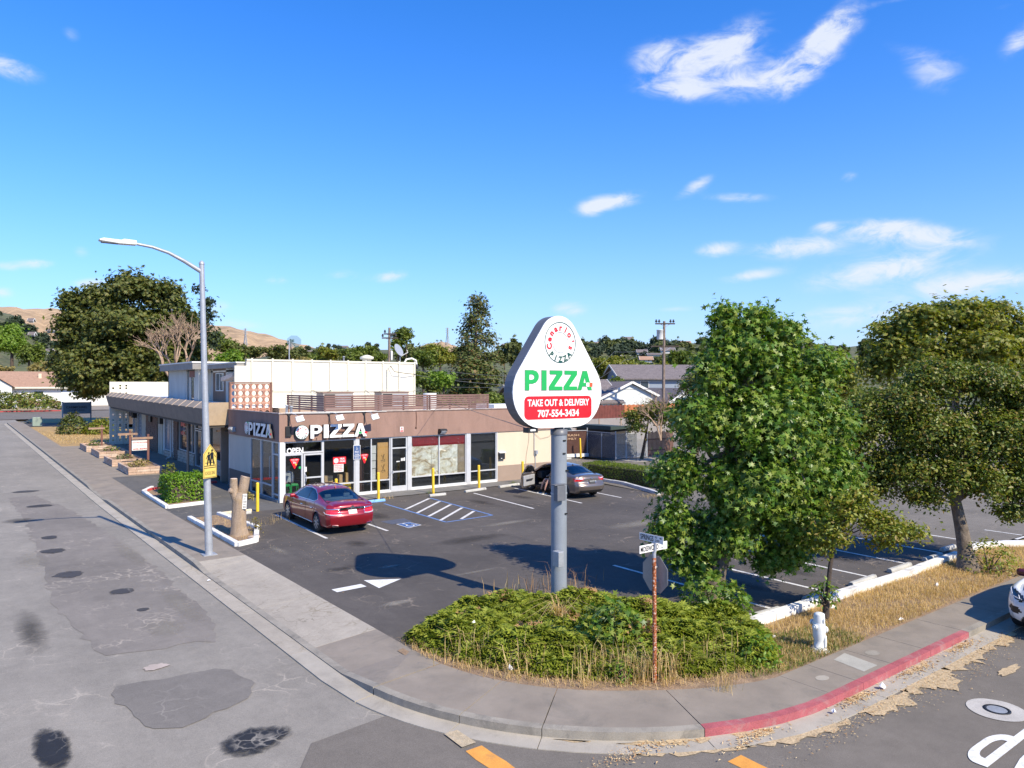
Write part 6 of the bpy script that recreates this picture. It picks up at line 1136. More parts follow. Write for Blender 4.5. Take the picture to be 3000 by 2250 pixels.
blades(scatter([(-4.1, -1.9), (-4.1, -7.6), (-3.6, -7.3), (-2.95, -5.3), (-3.1, -1.8)], 700, 15), .12, LF['dry'], .9, .06, label='dry grass in the stump bed'); blades(np.c_[RNG.normal(-2.3, .5, 90), RNG.normal(-4.4, .35, 90), np.zeros(90)], .35, LF['dry'], .9, .02, label='loose dry stalks beside the stump bed kerb')
blades(scatter([(-4.4, 36.5), (3.2, 36.5), (3.2, 63), (-4.4, 63)], 5000, 16) + np.array([0, 0, .5]), .12, LF['dry'], .8, .3, label='dry grass of the lawn beyond the salon')
blades(np.c_[RNG.normal(14.6, .5, 160), RNG.normal(-8.6, .25, 160), np.zeros(160)], .14, LF['dry'], 1.2, .05, label='tuft of dry grass on the lot beside the grey sedan')
for k, (x, y, n, m) in enumerate(((6.8, -1.55, 40, 'mid'), (12.0, -1.3, 60, 'mid'), (4.15, -1.9, 50, 'dry'), (23.5, 5.5, 500, 'litter'), (26.3, 3.6, 260, 'litter'))): blades(np.c_[RNG.normal(x, .18 if k < 3 else .9, n), RNG.normal(y, .12 if k < 3 else .5, n), np.zeros(n)], .22 if k < 3 else .08, LF[m], .9, .05, 'weeds', ('small weeds at the foot of the bollard by the hatch area', 'small weeds at the bollard left of the grey sedan', 'dry weed at the end of the blue wheel stop', 'dry leaf litter in front of the black screened fence', 'dry leaf litter in front of the chain link gate')[k], 'weeds')
# needles and leaves washed along the gutter
def litter(pts, n, label, seed, size=.05, zz=RZ + .006):
    rr = np.random.default_rng(seed); C = np.array(pts); i = rr.integers(0, len(C), n); P = np.c_[C[i, 0] + rr.normal(0, 1, n) * C[i, 2], C[i, 1] + rr.normal(0, 1, n) * C[i, 3], np.full(n, zz) + rr.random(n) * .02]; P = P[(P[:, 1] < -25.69) | (np.hypot(P[:, 0] - CC[0], P[:, 1] - CC[1]) > 5.96)]
    stuff(tag(foliage('dry_litter', P, np.tile([0, 0, 1.], (len(P), 1)), size, 'narrow', LF['litter'], None, 1.6, .25), label, 'leaf litter'))
def litter_sheet(pts, seed, z): flat('needle_drift', ragged(pts, .09, .05, seed), z, pm('needle_drift', (.56, .42, .25), .95, var=.2, vs=8, fine=.3, fs=30, dirt=(.3, .2, .11), dirtamt=.7), None)
def spath(x0, y0, x1, y1, w, seed, z=RZ + .004):
    rr = random.Random(seed); n = max(4, int(math.hypot(x1 - x0, y1 - y0) / .12)); up_, dn = [], []
    for k in range(n + 1):
        t = k / n; e = math.sin(math.pi * t) ** .5 * w * rr.uniform(.35, 1.25); x, y = x0 + (x1 - x0) * t, y0 + (y1 - y0) * t; dx, dy = (y1 - y0), -(x1 - x0); L = math.hypot(dx, dy); up_.append((x - dx / L * .02, y - dy / L * .02)); dn.append((x + dx / L * e, y + dy / L * e))
    litter_sheet(up_ + dn[::-1], seed, z)
A = lambda th, r: (CC[0] + r * math.cos(R(th)), CC[1] + r * math.sin(R(th)))
spath(*A(222, 5.98), *A(227, 5.98), .06, 3); spath(*A(231, 5.99), *A(245, 5.99), .16, 4); spath(*A(248, 5.98), *A(257, 5.98), .12, 5); spath(.2, -25.72, 1.0, -25.72, .14, 6); spath(2.2, -25.72, 3.3, -25.72, .16, 7); spath(4.2, -25.72, 5.2, -25.72, .15, 8)
zr = RZ - .008
spath(*A(233, 6.32), *A(250, 6.34), .10, 9, zr); spath(*A(250, 6.30), *A(268, 6.34), .22, 10, zr); spath(.1, -26.05, 1.7, -26.1, .40, 11, zr); spath(1.5, -26.0, 3.3, -26.05, .62, 12, zr); spath(3.1, -26.0, 5.0, -26.0, .5, 13, zr); spath(4.8, -26.0, 6.6, -26.05, .3, 14, zr); flat('needle_drift', oval(5.5, -27.1, .35, .12, 20, .3, 5), zr, MATS['needle_drift']); flat('needle_drift', oval(4.1, -26.85, .4, .1, 20, .3, 6), zr, MATS['needle_drift'])
litter([(*A(238, 6.02), .5, .12), (*A(252, 6.05), .4, .1), (.6, -25.8, .35, .06), (2.7, -25.82, .45, .07), (4.7, -25.82, .4, .07)], 900, 'brown leaves and needles lying against the red kerb', 3, .06)
litter([(-3.9, -24.7, .4, .1), (-.6, -26.2, .8, .12), (1.2, -26.25, .8, .16), (2.6, -26.35, .8, .25), (4.2, -26.25, .8, .2), (5.8, -26.15, .6, .12)], 1300, 'pale needles drifted along the edge of the side street', 4, .04, zr + .004)
litter([(-3.9, -18.0, .3, .6), (-2.6, -10, .7, 1.2), (-1.5, -17, 1, .8), (6, -14, 4, 3), (8, -20, 3, 1.2), (3, -4, 4, 1.5)], 500, 'scattered dry leaves on the parking lot', 6, .05, .004)
# ---------------------------------------------------------------- vehicles: bodies lofted from measured profiles, split into panels, glass and lights
def curve(pts):
    P = np.array(pts, float)
    def f(x):
        x = np.asarray(x, float); i = np.clip(np.searchsorted(P[:, 0], x) - 1, 0, len(P) - 2); h = P[i + 1, 0] - P[i, 0]; t = np.clip((x - P[i, 0]) / h, 0, 1); sl = np.gradient(P[:, 1], P[:, 0]); d = np.diff(P[:, 1]) / np.diff(P[:, 0])
        m = np.empty(len(P)); m[0], m[-1] = d[0], d[-1]
        for k in range(1, len(P) - 1): m[k] = 0 if d[k - 1] * d[k] <= 0 else 2 * d[k - 1] * d[k] / (d[k - 1] + d[k])
        return (2 * t**3 - 3 * t**2 + 1) * P[i, 1] + (t**3 - 2 * t**2 + t) * h * m[i] + (-2 * t**3 + 3 * t**2) * P[i + 1, 1] + (t**3 - t**2) * h * m[i + 1]
    return f
def carpaint(name, col, metal=.35, rough=.32):
    m, t, b = nodes(name); n = noise(t, 3, 5); b.inputs['Metallic'].default_value = metal; b.inputs['Roughness'].default_value = rough; b.inputs['Coat Weight'].default_value = 1; b.inputs['Coat Roughness'].default_value = .03
    t.links.new(mix(t, ramp(t, n, [(.45, 0), (.8, .12)]), col, tuple(.7 * c + .05 for c in col)), b.inputs['Base Color']); return m
M['chrome'] = pm('chrome_trim', (.75, .76, .78), .12, metal=1, var=.03, fine=0); M['tyre'] = pm('tyre_rubber', (.022, .022, .023), .85, var=.15, fine=.06); M['rim'] = pm('alloy_rim', (.55, .56, .58), .3, metal=.8, var=.05, fine=0)
M['trim'] = pm('black_trim', (.012, .012, .013), .5, var=.1, fine=0); M['cabin'] = pm('car_cabin', (.02, .02, .022), .8, var=.2, fine=0); M['taill'] = pm('tail_light_red', (.55, .012, .018), .12, var=.1, fine=0, spec=.8, coat=.8); M['clearl'] = pm('clear_lamp', (.68, .68, .7), .12, metal=.3, var=.1, fine=0, spec=.8)
M['carglass'] = glassm('car_window_glass', (.16, .19, .2), .05); M['rearglass'] = glassm('rear_window_glass', (.3, .40, .46), .12); M['beige'] = pm('beige_seat', (.42, .40, .35), .8, fine=.05)
class Car:
    """y forward, x right, z up, wheels on z=0"""
    def __init__(s, c):
        s.c = c; L2 = c['L'] / 2; s.zt, s.zb, s.zs, s.w, s.wr = (curve(c[k]) for k in ('top', 'belt', 'sill', 'width', 'roofw'))
        ys = np.linspace(-L2, L2, c.get('ny', 150)); s.ys = ys; NR = 52; ring = []
        zt, zb, zs, w, wr = s.zt(ys), s.zb(ys), s.zs(ys), s.w(ys), s.wr(ys); zb = np.minimum(zb, zt - .02); V = np.zeros((len(ys), NR * 2 - 1, 3))
        for i in range(len(ys)):
            crown = c.get('crown', .05) * min(1, wr[i] / .5); ctrl = [(.0, zs[i]), (w[i] * .86, zs[i]), (w[i] * .96, zs[i] + .05), (w[i] * 1.0, zs[i] + .38 * (zb[i] - zs[i])), (w[i] * .995, zs[i] + .72 * (zb[i] - zs[i])), (w[i] * .955, zb[i] - .01), (w[i] * .92, zb[i] + .02)]
            g = zt[i] - zb[i]; k = min(1, g / .25); ctrl += [(w[i] * .92 * (1 - k) * .92 + k * (wr[i] + (w[i] * .92 - wr[i]) * .35) + (1 - k) * .0, zb[i] + g * .62), (wr[i] * 1.0 if k == 1 else wr[i] * k + (1 - k) * w[i] * .80, zt[i] - crown * 1.3), (wr[i] * .72 * k + (1 - k) * w[i] * .55, zt[i] - crown * .28), (0, zt[i])]
            C = np.array(ctrl)
            for _ in range(2):
                Q = .75 * C[:-1] + .25 * C[1:]; S = .25 * C[:-1] + .75 * C[1:]; N = np.empty((2 * len(Q), 2)); N[0::2], N[1::2] = Q, S; N[0], N[-1] = C[0], C[-1]; C = N
            d = np.r_[0, np.cumsum(np.linalg.norm(np.diff(C, axis=0), axis=1))]; t = np.linspace(0, d[-1], NR); X, Z = np.interp(t, d, C[:, 0]), np.interp(t, d, C[:, 1]); X[0] = 0; X[-1] = 0
            V[i, :NR, 0], V[i, :NR, 2] = -X, Z; V[i, NR:, 0], V[i, NR:, 2] = X[::-1][1:], Z[::-1][1:]; V[i, :, 1] = ys[i]
        fr = curve(c['nose']); re = curve(c['tail'])                     # how the ends bulge with height, and round off in plan
        for e, sg, fn in ((1, 1, fr), (0, -1, re)):
            k = np.clip((sg * V[:, :, 1] - (L2 - c['endlen'])) / c['endlen'], 0, 1) ** 1.6; xr = np.abs(V[:, :, 0]) / c['W'] * 2
            V[:, :, 1] -= sg * k * (fn(V[:, :, 2]) + c.get('round', .22) * xr ** 3.2)
        s.V = V; n0, n1 = V.shape[:2]; s.verts = V.reshape(-1, 3); F = []
        for i in range(n0 - 1):
            for j in range(n1 - 1): F.append((i * n1 + j, i * n1 + j + 1, (i + 1) * n1 + j + 1, (i + 1) * n1 + j))
        ex = []; K = 44                                                   # the two end faces, gridded and rounded in plan
        for e, sg, fn in ((0, -1, re), (n0 - 1, 1, fr)):
            rows = []
            for j in range(n1 // 2 + 1):
                a, b = V[e, j], V[e, n1 - 1 - j]; row = [e * n1 + j]
                for q in range(1, K):
                    t = q / K; X, Z = a[0] + (b[0] - a[0]) * t, a[2] + (b[2] - a[2]) * t; ex.append((X, sg * (L2 - float(fn(Z)) - c.get('round', .22) * (abs(X) / c['W'] * 2) ** 3.2), Z)); row.append(n0 * n1 + len(ex) - 1)
                rows.append(row + [e * n1 + n1 - 1 - j])
            for r0, r1 in zip(rows, rows[1:]):
                for q in range(K): F.append((r0[q], r0[q + 1], r1[q + 1], r1[q]))
        s.verts = np.concatenate([s.verts, np.array(ex)])
        s.F = F; s.fc = s.verts[np.array(F)].mean(1)
        FA = np.array(F); q = np.cross(s.verts[FA[:, 2]] - s.verts[FA[:, 0]], s.verts[FA[:, 3]] - s.verts[FA[:, 1]]); nn = unit(q)
        s.fn = np.array(nn); s.fn[np.sum(s.fn * (s.fc - np.array([0, 0, .6])) * np.array([1, .2, 1]), 1) < 0] *= -1; s.used = np.zeros(len(F), bool)
        s.bvh = BVHTree.FromPolygons([tuple(v) for v in s.verts], F)
    def take(s, name, mask, mat, parent, off=0, smooth=True):
        k = mask & ~s.used; s.used |= k; ids = np.nonzero(k)[0]
        if len(ids) == 0: return None
        vm = {}; vs = []; fs = []; vn = {}
        for i in ids:
            f = []
            for v in dict.fromkeys(s.F[i]):
                if v not in vm: vm[v] = len(vs); vs.append(s.verts[v].copy())
                vn.setdefault(v, []).append(s.fn[i]); f.append(vm[v])
            if len(f) > 2: fs.append(f)
        if off:
            for v, q in vm.items(): vs[q] = vs[q] + np.mean(vn[v], 0) * off
        return MB().add(vs, fs, 0, smooth).build(name, mat, parent, fix=True)
    def hit(s, o, d): r = s.bvh.ray_cast(Vector(o), Vector(d)); return (r[0], r[1]) if r[0] is not None else (None, None)
    def side(s, y, z, sd, off=.004): p, n = s.hit((sd * 3, y, z), (-sd, 0, 0)); return None if p is None else p + Vector((sd, 0, 0)) * off
    def rear(s, x, z, sg=-1, off=.004): p, n = s.hit((x, sg * 6, z), (0, -sg, 0)); return None if p is None else p + Vector((0, sg, 0)) * off
    def top(s, x, y, off=.004): p, n = s.hit((x, y, 4), (0, 0, -1)); return None if p is None else p + Vector((0, 0, 1)) * off
    def line(s, name, pts, r, mat, parent, how='side', sd=-1, n=24, off=.0, closed=False):
        if closed: pts = list(pts) + [pts[0]]
        P = []
        for a, b in zip(pts, pts[1:]):
            for k in range(6): P.append((a[0] + (b[0] - a[0]) * k / 6, a[1] + (b[1] - a[1]) * k / 6))
        P.append(pts[-1]); q = [getattr(s, how)(*p, *(() if how == 'top' else (sd,)), off) for p in P]; q = [v for v in q if v is not None]
        return MB().tube(q, r, 6).build(name, mat, parent) if len(q) > 1 else None
    def plate(s, name, quad, t, mat, parent, how='rear', sd=-1):          # a thin panel lying on the body, given by corners in the view
        q = [getattr(s, how)(*p, sd, .006) for p in quad]; q = [v for v in q if v is not None]
        if len(q) < 3: return None
        n = (q[1] - q[0]).cross(q[2] - q[0]).normalized(); sgn = Vector((0, sd, 0)) if how == 'rear' else Vector((sd, 0, 0)); n = n if n.dot(sgn) > 0 else -n
        k = len(q); return MB().add(q + [v + n * t for v in q], [tuple(range(k)), tuple(range(k, 2 * k))] + [(i, (i + 1) % k, k + (i + 1) % k, k + i) for i in range(k)]).build(name, mat, parent)
def inpoly(a, b, poly): return inside(np.c_[a, b], poly)
def wheel(parent, x, y, r, w, spokes, side, seed=0):
    sg = side; t = MB().lathe([(r * .62, -w / 2), (r * .93, -w / 2), (r, -w * .36), (r, w * .36), (r * .93, w / 2), (r * .62, w / 2)], 30, axis='x').build('wheel', M['tyre'], parent, (x, y, r))
    mb = MB().lathe([(r * .66, sg * (w / 2 - .005)), (r * .69, sg * (w / 2 + .006)), (r * .64, sg * (w / 2 - .01)), (r * .60, sg * (w / 2 - .06))], 30, axis='x')
    for k in range(spokes):
        a = 2 * math.pi * (k + .25) / spokes; c, q = math.cos(a), math.sin(a); p = Vector((sg * (w / 2 - .012), c * r * .12, q * r * .12)); e = Vector((sg * (w / 2 - .012), c * r * .64, q * r * .64)); mb.bar(p, e, .06 if spokes < 9 else .045, .03, up=(1, 0, 0))
    mb.lathe([(r * .17, sg * (w / 2 - .02)), (r * .15, sg * (w / 2 + .004)), (.001, sg * (w / 2 + .008))], 14, axis='x'); mb.build('rim', M['rim'], t)
    MB().lathe([(.001, sg * (w / 2 - .075)), (r * .63, sg * (w / 2 - .07))], 24, axis='x').build('brake', M['trim'], t)
def interior(car, parent, z0, yf, yr, seat):
    zt = .95; MB().box(-.70, .70, yr - .25, yf + .35, z0, z0 + .05).build('cabin_floor', M['cabin'], parent)
    for x in (-.36, .36):
        MB().box(x - .24, x + .24, yf - .75, yf - .22, z0 + .12, z0 + .32).build('seat', M[seat], parent, bevel=.04); MB().bar((x, yf - .72, z0 + .3), (x, yf - .92, z0 + .83), .46, .12).build('seat_back', M[seat], parent, bevel=.04); MB().bar((x, yf - .92, z0 + .85), (x, yf - .95, z0 + 1.0), .24, .09).build('headrest', M[seat], parent, bevel=.03)
    MB().box(-.64, .64, yr - .05, yr + .45, z0 + .12, z0 + .32).build('rear_seat', M[seat], parent, bevel=.04); MB().bar((0, yr - .02, z0 + .3), (0, yr - .2, z0 + .78), 1.24, .14).build('rear_seat_back', M[seat], parent, bevel=.03)
    for x in (-.36, .36): MB().bar((x, yr - .2, z0 + .79), (x, yr - .22, z0 + .92), .24, .09).build('headrest', M[seat], parent, bevel=.03)
    MB().box(-.62, .62, yr - .62, yr - .25, z0 + .66, z0 + .70).build('parcel_shelf', M[seat if seat == 'beige' else 'cabin'], parent); MB().box(-.68, .68, yf + .1, yf + .5, z0 + .35, z0 + .68).build('dashboard', M['cabin'], parent, bevel=.05)
    MB().tube([(-.36 + .18 * math.cos(k * .5236), yf - .02 + .06 * math.sin(k * .5236), z0 + .62 + .17 * math.sin(k * .5236)) for k in range(13)], .014, 6).build('steering_wheel', M['trim'], parent)
def wheels_and_arches(car, t, yw, r, w, spokes, tx, lip):
    for y in yw:
        for sd in (-1, 1):
            wheel(t, sd * tx, y, r, w, spokes, sd); q = []
            for k in range(23):
                a = R(-18 + 216 * k / 22); p = car.side(y + (r + .055) * math.cos(a), r + (r + .055) * math.sin(a), sd, .0)
                if p is not None: q.append(p)
            if len(q) > 2: MB().tube(q, .016, 6).build('wheel_arch', lip, t)
            q = [car.side(y, r + r + .05, sd, 0)]; x = abs(q[0].x) if q[0] is not None else tx + .1
            mb = MB(); n = 20; R_ = r + .05; arc = [(y + R_ * math.cos(R(-20 + 220 * k / n)), r + R_ * math.sin(R(-20 + 220 * k / n))) for k in range(n + 1)]
            mb.add([(sd * (x - .02), a, b) for a, b in arc] + [(sd * (x - .34), a, b) for a, b in arc], [(k, k + 1, n + 2 + k, n + 1 + k) for k in range(n)]); mb.add([(sd * (x - .33), a, b) for a, b in arc], [tuple(range(n + 1))]); mb.build('wheel_well', M['trim'], t)
def sedan(name, label, loc, rz, c, paint, spokes, rearglass, seat, glass='carglass', sx=1.0):
    car = Car(c); t = thing(name, label, 'car', loc, rz); x, y, z = car.fc.T; nx, ny, nz = car.fn.T; L2 = c['L'] / 2; r = c['r']
    for yw in c['axles']:
        k = (np.hypot(y - yw, z - r) < r + .055) & (np.abs(x) > .45) & (z < r * 2 + .08); car.used |= k
    car.used |= (z < car.zs(np.clip(y, -L2, L2)) + .012) & (np.abs(nz) > .9) & (np.abs(x) < .7)
    return car, t, (x, y, z, nx, ny, nz)
# --- the red sedan
c = dict(L=5.35, W=1.86, r=.335, axles=(-1.52, 1.60), endlen=.42, round=.20, crown=.06, ny=260,
    top=[(-2.68, .90), (-2.6, 1.03), (-2.3, 1.085), (-1.95, 1.12), (-1.55, 1.22), (-1.05, 1.395), (-.55, 1.475), (0, 1.50), (.4, 1.475), (.85, 1.36), (1.25, 1.17), (1.5, 1.06), (1.9, 1.0), (2.3, .92), (2.68, .74)],
    belt=[(-2.68, .82), (-2.3, 1.0), (-1.6, 1.02), (-.5, .98), (.6, .945), (1.4, .93), (2.2, .86), (2.68, .68)], sill=[(-2.68, .30), (-2.2, .21), (-1, .19), (1.5, .19), (2.3, .2), (2.68, .28)],
    width=[(-2.68, .80), (-2.3, .895), (-1.4, .925), (0, .915), (1.5, .925), (2.3, .88), (2.68, .72)], roofw=[(-2.68, .55), (-2.0, .62), (-1.2, .60), (-.4, .585), (.4, .60), (1.2, .66), (2.0, .62), (2.68, .5)],
    tail=[(.2, .16), (.38, .05), (.62, .0), (.74, .05), (.80, .10), (.98, .10), (1.12, .24)], nose=[(.2, .14), (.4, .0), (.6, .03), (.8, .16), (1.0, .3)])
red = carpaint('dark_red_car_paint', (.26, .004, .014), .3, .3)
car, t, (x, y, z, nx, ny, nz) = sedan('red_sedan', 'shiny dark red sedan parked nose in beside the corner doors', (-.30, -5.62, 0), R(-2.5), c, red, 8, None, 'beige')
sw = [(1.02, .99), (.55, 1.29), (.25, 1.385), (-.2, 1.41), (-.65, 1.37), (-1.05, 1.24), (-1.28, 1.10), (-1.15, 1.035)]
for sd in (-1, 1):
    k = inpoly(y, z, sw) & (x * sd > .4); f = k & (y > -.32); q = k & (y < -.38); car.take('window', f, M['carglass'], t); car.take('window', q, M['carglass'], t); car.take('door_pillar', k, M['trim'], t)
    car.line('window_trim', sw, .014, M['chrome'], t, 'side', sd, closed=True); car.line('sill_trim', [(1.1, .27), (-1.0, .27)], .014, M['chrome'], t, 'side', sd)
    for pts in ([(1.08, .96), (1.14, .6), (1.05, .28)], [(-.34, 1.0), (-.36, .6), (-.30, .28)], [(-1.2, 1.03), (-1.33, .8), (-1.12, .55)], [(1.1, .285), (-1.0, .285)]): car.line('door_gap', pts, .007, M['trim'], t, 'side', sd)
    car.line('crease', [(1.0, .80), (0, .76), (-1.0, .84), (-2.0, .88)], .008, red, t, 'side', sd, off=-.002)
    for yy in (.02, -1.02): p = car.side(yy, .80, sd, .02); MB().cbox(p, (.03, .2, .028)).build('door_handle', M['chrome'], t, bevel=.01)
    p = car.side(1.0, .99, sd, .1); MB().cbox(p, (.22, .14, .14)).build('mirror', red, t, bevel=.05)
    car.take('tail_light', (z > .715) & (z < .895 - .02 * np.abs(x)) & (x * sd > .45) & (y < -2.22) & (y < -2.20 - .9 * (z - .9) ** 2), M['taill'], t)
    car.line('light_trim', [(-2.15, .925), (-2.4, .90), (-2.55, .895)], .014, M['chrome'], t, 'side', sd); car.line('light_trim', [(sd * .84, .895), (sd * .6, .885), (sd * .47, .875), (sd * .43, .72)], .013, M['chrome'], t, 'rear', -1); car.line('light_trim', [(sd * .43, .715), (sd * .6, .70), (sd * .80, .715)], .02, M['clearl'], t, 'rear', -1); car.line('light_trim', [(-2.52, .715), (-2.3, .735), (-2.2, .78)], .014, M['clearl'], t, 'side', sd)
    car.plate('exhaust_tip', [(sd * .50, .30), (sd * .70, .31), (sd * .72, .37), (sd * .52, .355)], .03, M['chrome'], t); car.plate('exhaust_opening', [(sd * .53, .318), (sd * .68, .326), (sd * .69, .355), (sd * .55, .343)], .035, M['trim'], t)
rg = (y < -1.02) & (y > -1.93) & (z > 1.10) & (np.abs(x) < .64 + .05 * (-1 - y) - .0) & (nz > .3); car.take('rear_window', rg, M['rearglass'], t)
car.take('rear_window_band', (y <= -1.88) & (y > -2.0) & (z > 1.09) & (np.abs(x) < .68) & (nz > .4), M['trim'], t)
car.take('windscreen', (y > .48) & (y < 1.36) & (z > 1.04) & (np.abs(x) < .66) & (nz > .3), M['carglass'], t)
car.take('sunroof', (y > -.5) & (y < .40) & (np.abs(x) < .46) & (nz > .8) & (z > 1.3), pm('tinted_sunroof', (.09, .012, .02), .12, fine=0, coat=1), t)
for xx in (-.32, 0, .32): car.line('sunroof_glint', [(xx - .13, -.56), (xx + .13, -.56)], .02, M['chrome'], t, 'top')
car.line('roof_rail', [(-.52, .45), (-.53, -.1)], .012, M['chrome'], t, 'top')
car.take('bumper', (z < .64) & (y < -2.15) & ~car.used, red, t); car.take('front_bumper', (z < .62) & (y > 2.05), red, t); car.take('boot_lid', (y < -1.95) & (np.abs(x) < .78) & (z >= .64), red, t)
car.take('bonnet', (y > 1.3) & (nz > .55) & (np.abs(x) < .78), red, t); car.take('roof', (nz > .5) & (z > 1.25), red, t)
for sd in (-1, 1): car.take('front_door', (x * sd > .4) & (y > -.35) & (y < 1.1), red, t); car.take('rear_door', (x * sd > .4) & (y > -1.2) & (y <= -.35), red, t)
car.take('body', np.ones(len(x), bool), red, t)
car.plate('chrome_bar', [(-.46, .865), (.46, .865), (.43, .93), (-.43, .93)], .03, M['chrome'], t); p = car.rear(0, .93, -1, .03); MB().lathe([(.001, -.02), (.05, -.018), (.058, -.008), (.058, 0)], 18, c=tuple(p + Vector((0, -.01, .01))), axis='y').build('emblem', M['chrome'], t); MB().lathe([(.001, -.0255), (.036, -.0245)], 14, c=tuple(p + Vector((0, -.01, .01))), axis='y').build('emblem_face', M['greyedge'], t)
pl = car.plate('number_plate', [(-.155, .71), (.155, .71), (.155, .845), (-.155, .845)], .012, M['white'], t)
p = car.rear(0, .77, -1, .026); MB().geo(fit('9LWF148', -.13, .13, -.035, .03, .02), lambda a, b, d: (a, p.y - .004, p.z + b)).build('plate_lettering', M['navy'], pl)
car.line('boot_gap', [(-.62, .66), (.62, .66)], .008, M['trim'], t, 'rear', -1); car.line('boot_script', [(.52, .985), (.72, .975)], .008, M['chrome'], t, 'rear', -1)
p = car.top(.0, -.95, 0); MB().prism([(-.09, 0), (.07, 0), (-.05, .07)], -.015, .015, lambda a, b, d: (p.x + d, p.y + a, p.z + b)).build('antenna_fin', red, t)
car.line('rear_window_trim', [(-.64, -1.03), (-.69, -1.95), (.69, -1.95), (.64, -1.03)], .014, M['trim'], t, 'top', closed=True)
wheels_and_arches(car, t, (-1.52, 1.60), .335, .235, 8, .80, red); interior(car, t, .32, .62, -.95, 'beige')
# --- the taupe grey sedan with its driver's door open
c = dict(L=5.0, W=1.80, r=.32, axles=(-1.45, 1.50), endlen=.40, round=.22, crown=.055, ny=260,
    top=[(-2.5, .93), (-2.42, 1.06), (-2.2, 1.10), (-1.9, 1.12), (-1.5, 1.22), (-1.0, 1.38), (-.5, 1.455), (0, 1.475), (.4, 1.45), (.9, 1.32), (1.35, 1.12), (1.55, 1.03), (1.9, .97), (2.25, .88), (2.5, .70)],
    belt=[(-2.5, .85), (-2.2, 1.0), (-1.5, 1.0), (-.5, .965), (.6, .93), (1.4, .90), (2.1, .84), (2.5, .66)], sill=[(-2.5, .32), (-2.1, .22), (-1, .19), (1.5, .19), (2.2, .2), (2.5, .28)],
    width=[(-2.5, .74), (-2.2, .85), (-1.4, .89), (0, .885), (1.5, .89), (2.1, .85), (2.5, .68)], roofw=[(-2.5, .52), (-1.9, .60), (-1.2, .575), (-.4, .56), (.4, .575), (1.2, .63), (1.9, .6), (2.5, .45)],
    tail=[(.2, .17), (.4, .04), (.58, .0), (.7, .06), (.78, .12), (.95, .13), (1.1, .24)], nose=[(.2, .14), (.4, .0), (.6, .04), (.8, .18), (1.0, .32)])
taupe = carpaint('taupe_car_paint', (.17, .138, .118), .55, .3)
car, t, (x, y, z, nx, ny, nz) = sedan('taupe_sedan', "taupe grey sedan behind the sign pole with its driver's door open", (12.05, -5.08, 0), R(-5.5), c, taupe, 5, None, 'cabin')
sw = [(1.12, .955), (.62, 1.25), (.25, 1.355), (-.2, 1.385), (-.65, 1.35), (-1.05, 1.22), (-1.32, 1.06), (-1.15, 1.01)]
dp = [(1.12, .95), (.62, 1.27), (.25, 1.375), (-.16, 1.40), (-.20, .95), (-.18, .30), (1.02, .28), (1.12, .6)]
kd = inpoly(y, z, dp) & (x < -.42) & ~car.used; kw = kd & inpoly(y, z, sw) & (y > -.12)
hinge = Vector((-.86, 1.10, 0)); DM = Matrix.Translation(hinge) @ Matrix.Rotation(R(-62), 4, 'Z') @ Matrix.Translation(-hinge)
dr = bpy.data.objects.new('door', None); COL.objects.link(dr); dr.parent = t
o = car.take('door_panel', kd & ~kw, taupe, dr); s_ = o.modifiers.new('thick', 'SOLIDIFY'); s_.thickness = .05; s_.offset = -1; g = car.take('door_glass', kw, M['carglass'], dr)
MB().box(-.82, -.76, -.1, 1.0, .35, .86).build('door_card', pm('grey_door_card', (.30, .30, .31), .7, fine=.04), dr, bevel=.03); MB().box(-.76, -.68, .1, .7, .62, .68).build('armrest', M['cabin'], dr, bevel=.02)
p = Vector((-.97, .95, .98)); MB().cbox(p, (.2, .13, .14)).build('mirror', taupe, dr, bevel=.05); MB().tube([(-.88, .9, .78), (-.91, .1, .78)], .008, 5).build('door_edge', M['trim'], dr)
dr.matrix_local = DM
for sd in (-1, 1):
    k = inpoly(y, z, sw) & (x * sd > .4); f = k & (y > -.26); q = k & (y < -.32); car.take('window', f, M['carglass'], t); car.take('window', q, M['carglass'], t); car.take('door_pillar', k, M['trim'], t)
    for pts in ([(-.28, .98), (-.30, .6), (-.24, .27)], [(-1.22, 1.0), (-1.32, .8), (-1.1, .55)], [(1.05, .27), (-1.0, .27)]) + (([(1.12, .94), (1.16, .6), (1.05, .27)],) if sd > 0 else ()): car.line('door_gap', pts, .007, M['trim'], t, 'side', sd)
    p = car.side(-1.0, .80, sd, .018); MB().cbox(p, (.028, .19, .026)).build('door_handle', taupe, t, bevel=.01)
    car.take('tail_light', (z > .80 + .10 * (.9 - np.abs(x)) ) & (z < .955) & (x * sd > .44) & (y < -2.02 - .5 * np.clip(.96 - z, 0, 1)), M['taill'], t)
    car.line('clear_lens', [(sd * .80, .925), (sd * .62, .915), (sd * .48, .905)], .022, M['clearl'], t, 'rear', -1); car.line('plate_trim', [(sd * .25, .84), (sd * .20, .70)], .016, M['chrome'], t, 'rear', -1)
p = car.side(.95, .99, 1, .1); MB().cbox(p, (.2, .13, .14)).build('mirror', taupe, t, bevel=.05)
car.take('rear_window', (y < -.98) & (y > -1.84) & (z > 1.08) & (np.abs(x) < .62 + .05 * (-1 - y)) & (nz > .3), M['rearglass'], t); car.take('windscreen', (y > .5) & (y < 1.42) & (z > 1.02) & (np.abs(x) < .64) & (nz > .3), M['carglass'], t)
car.take('lower_bumper', (z < .40) & (y < -2.05) & (np.abs(x) < .66), M['trim'], t); car.take('bumper', (z < .66) & (y < -2.05), taupe, t); car.take('front_bumper', (z < .62) & (y > 2.0), taupe, t); car.take('boot_lid', (y < -1.86) & (np.abs(x) < .76) & (z >= .66), taupe, t)
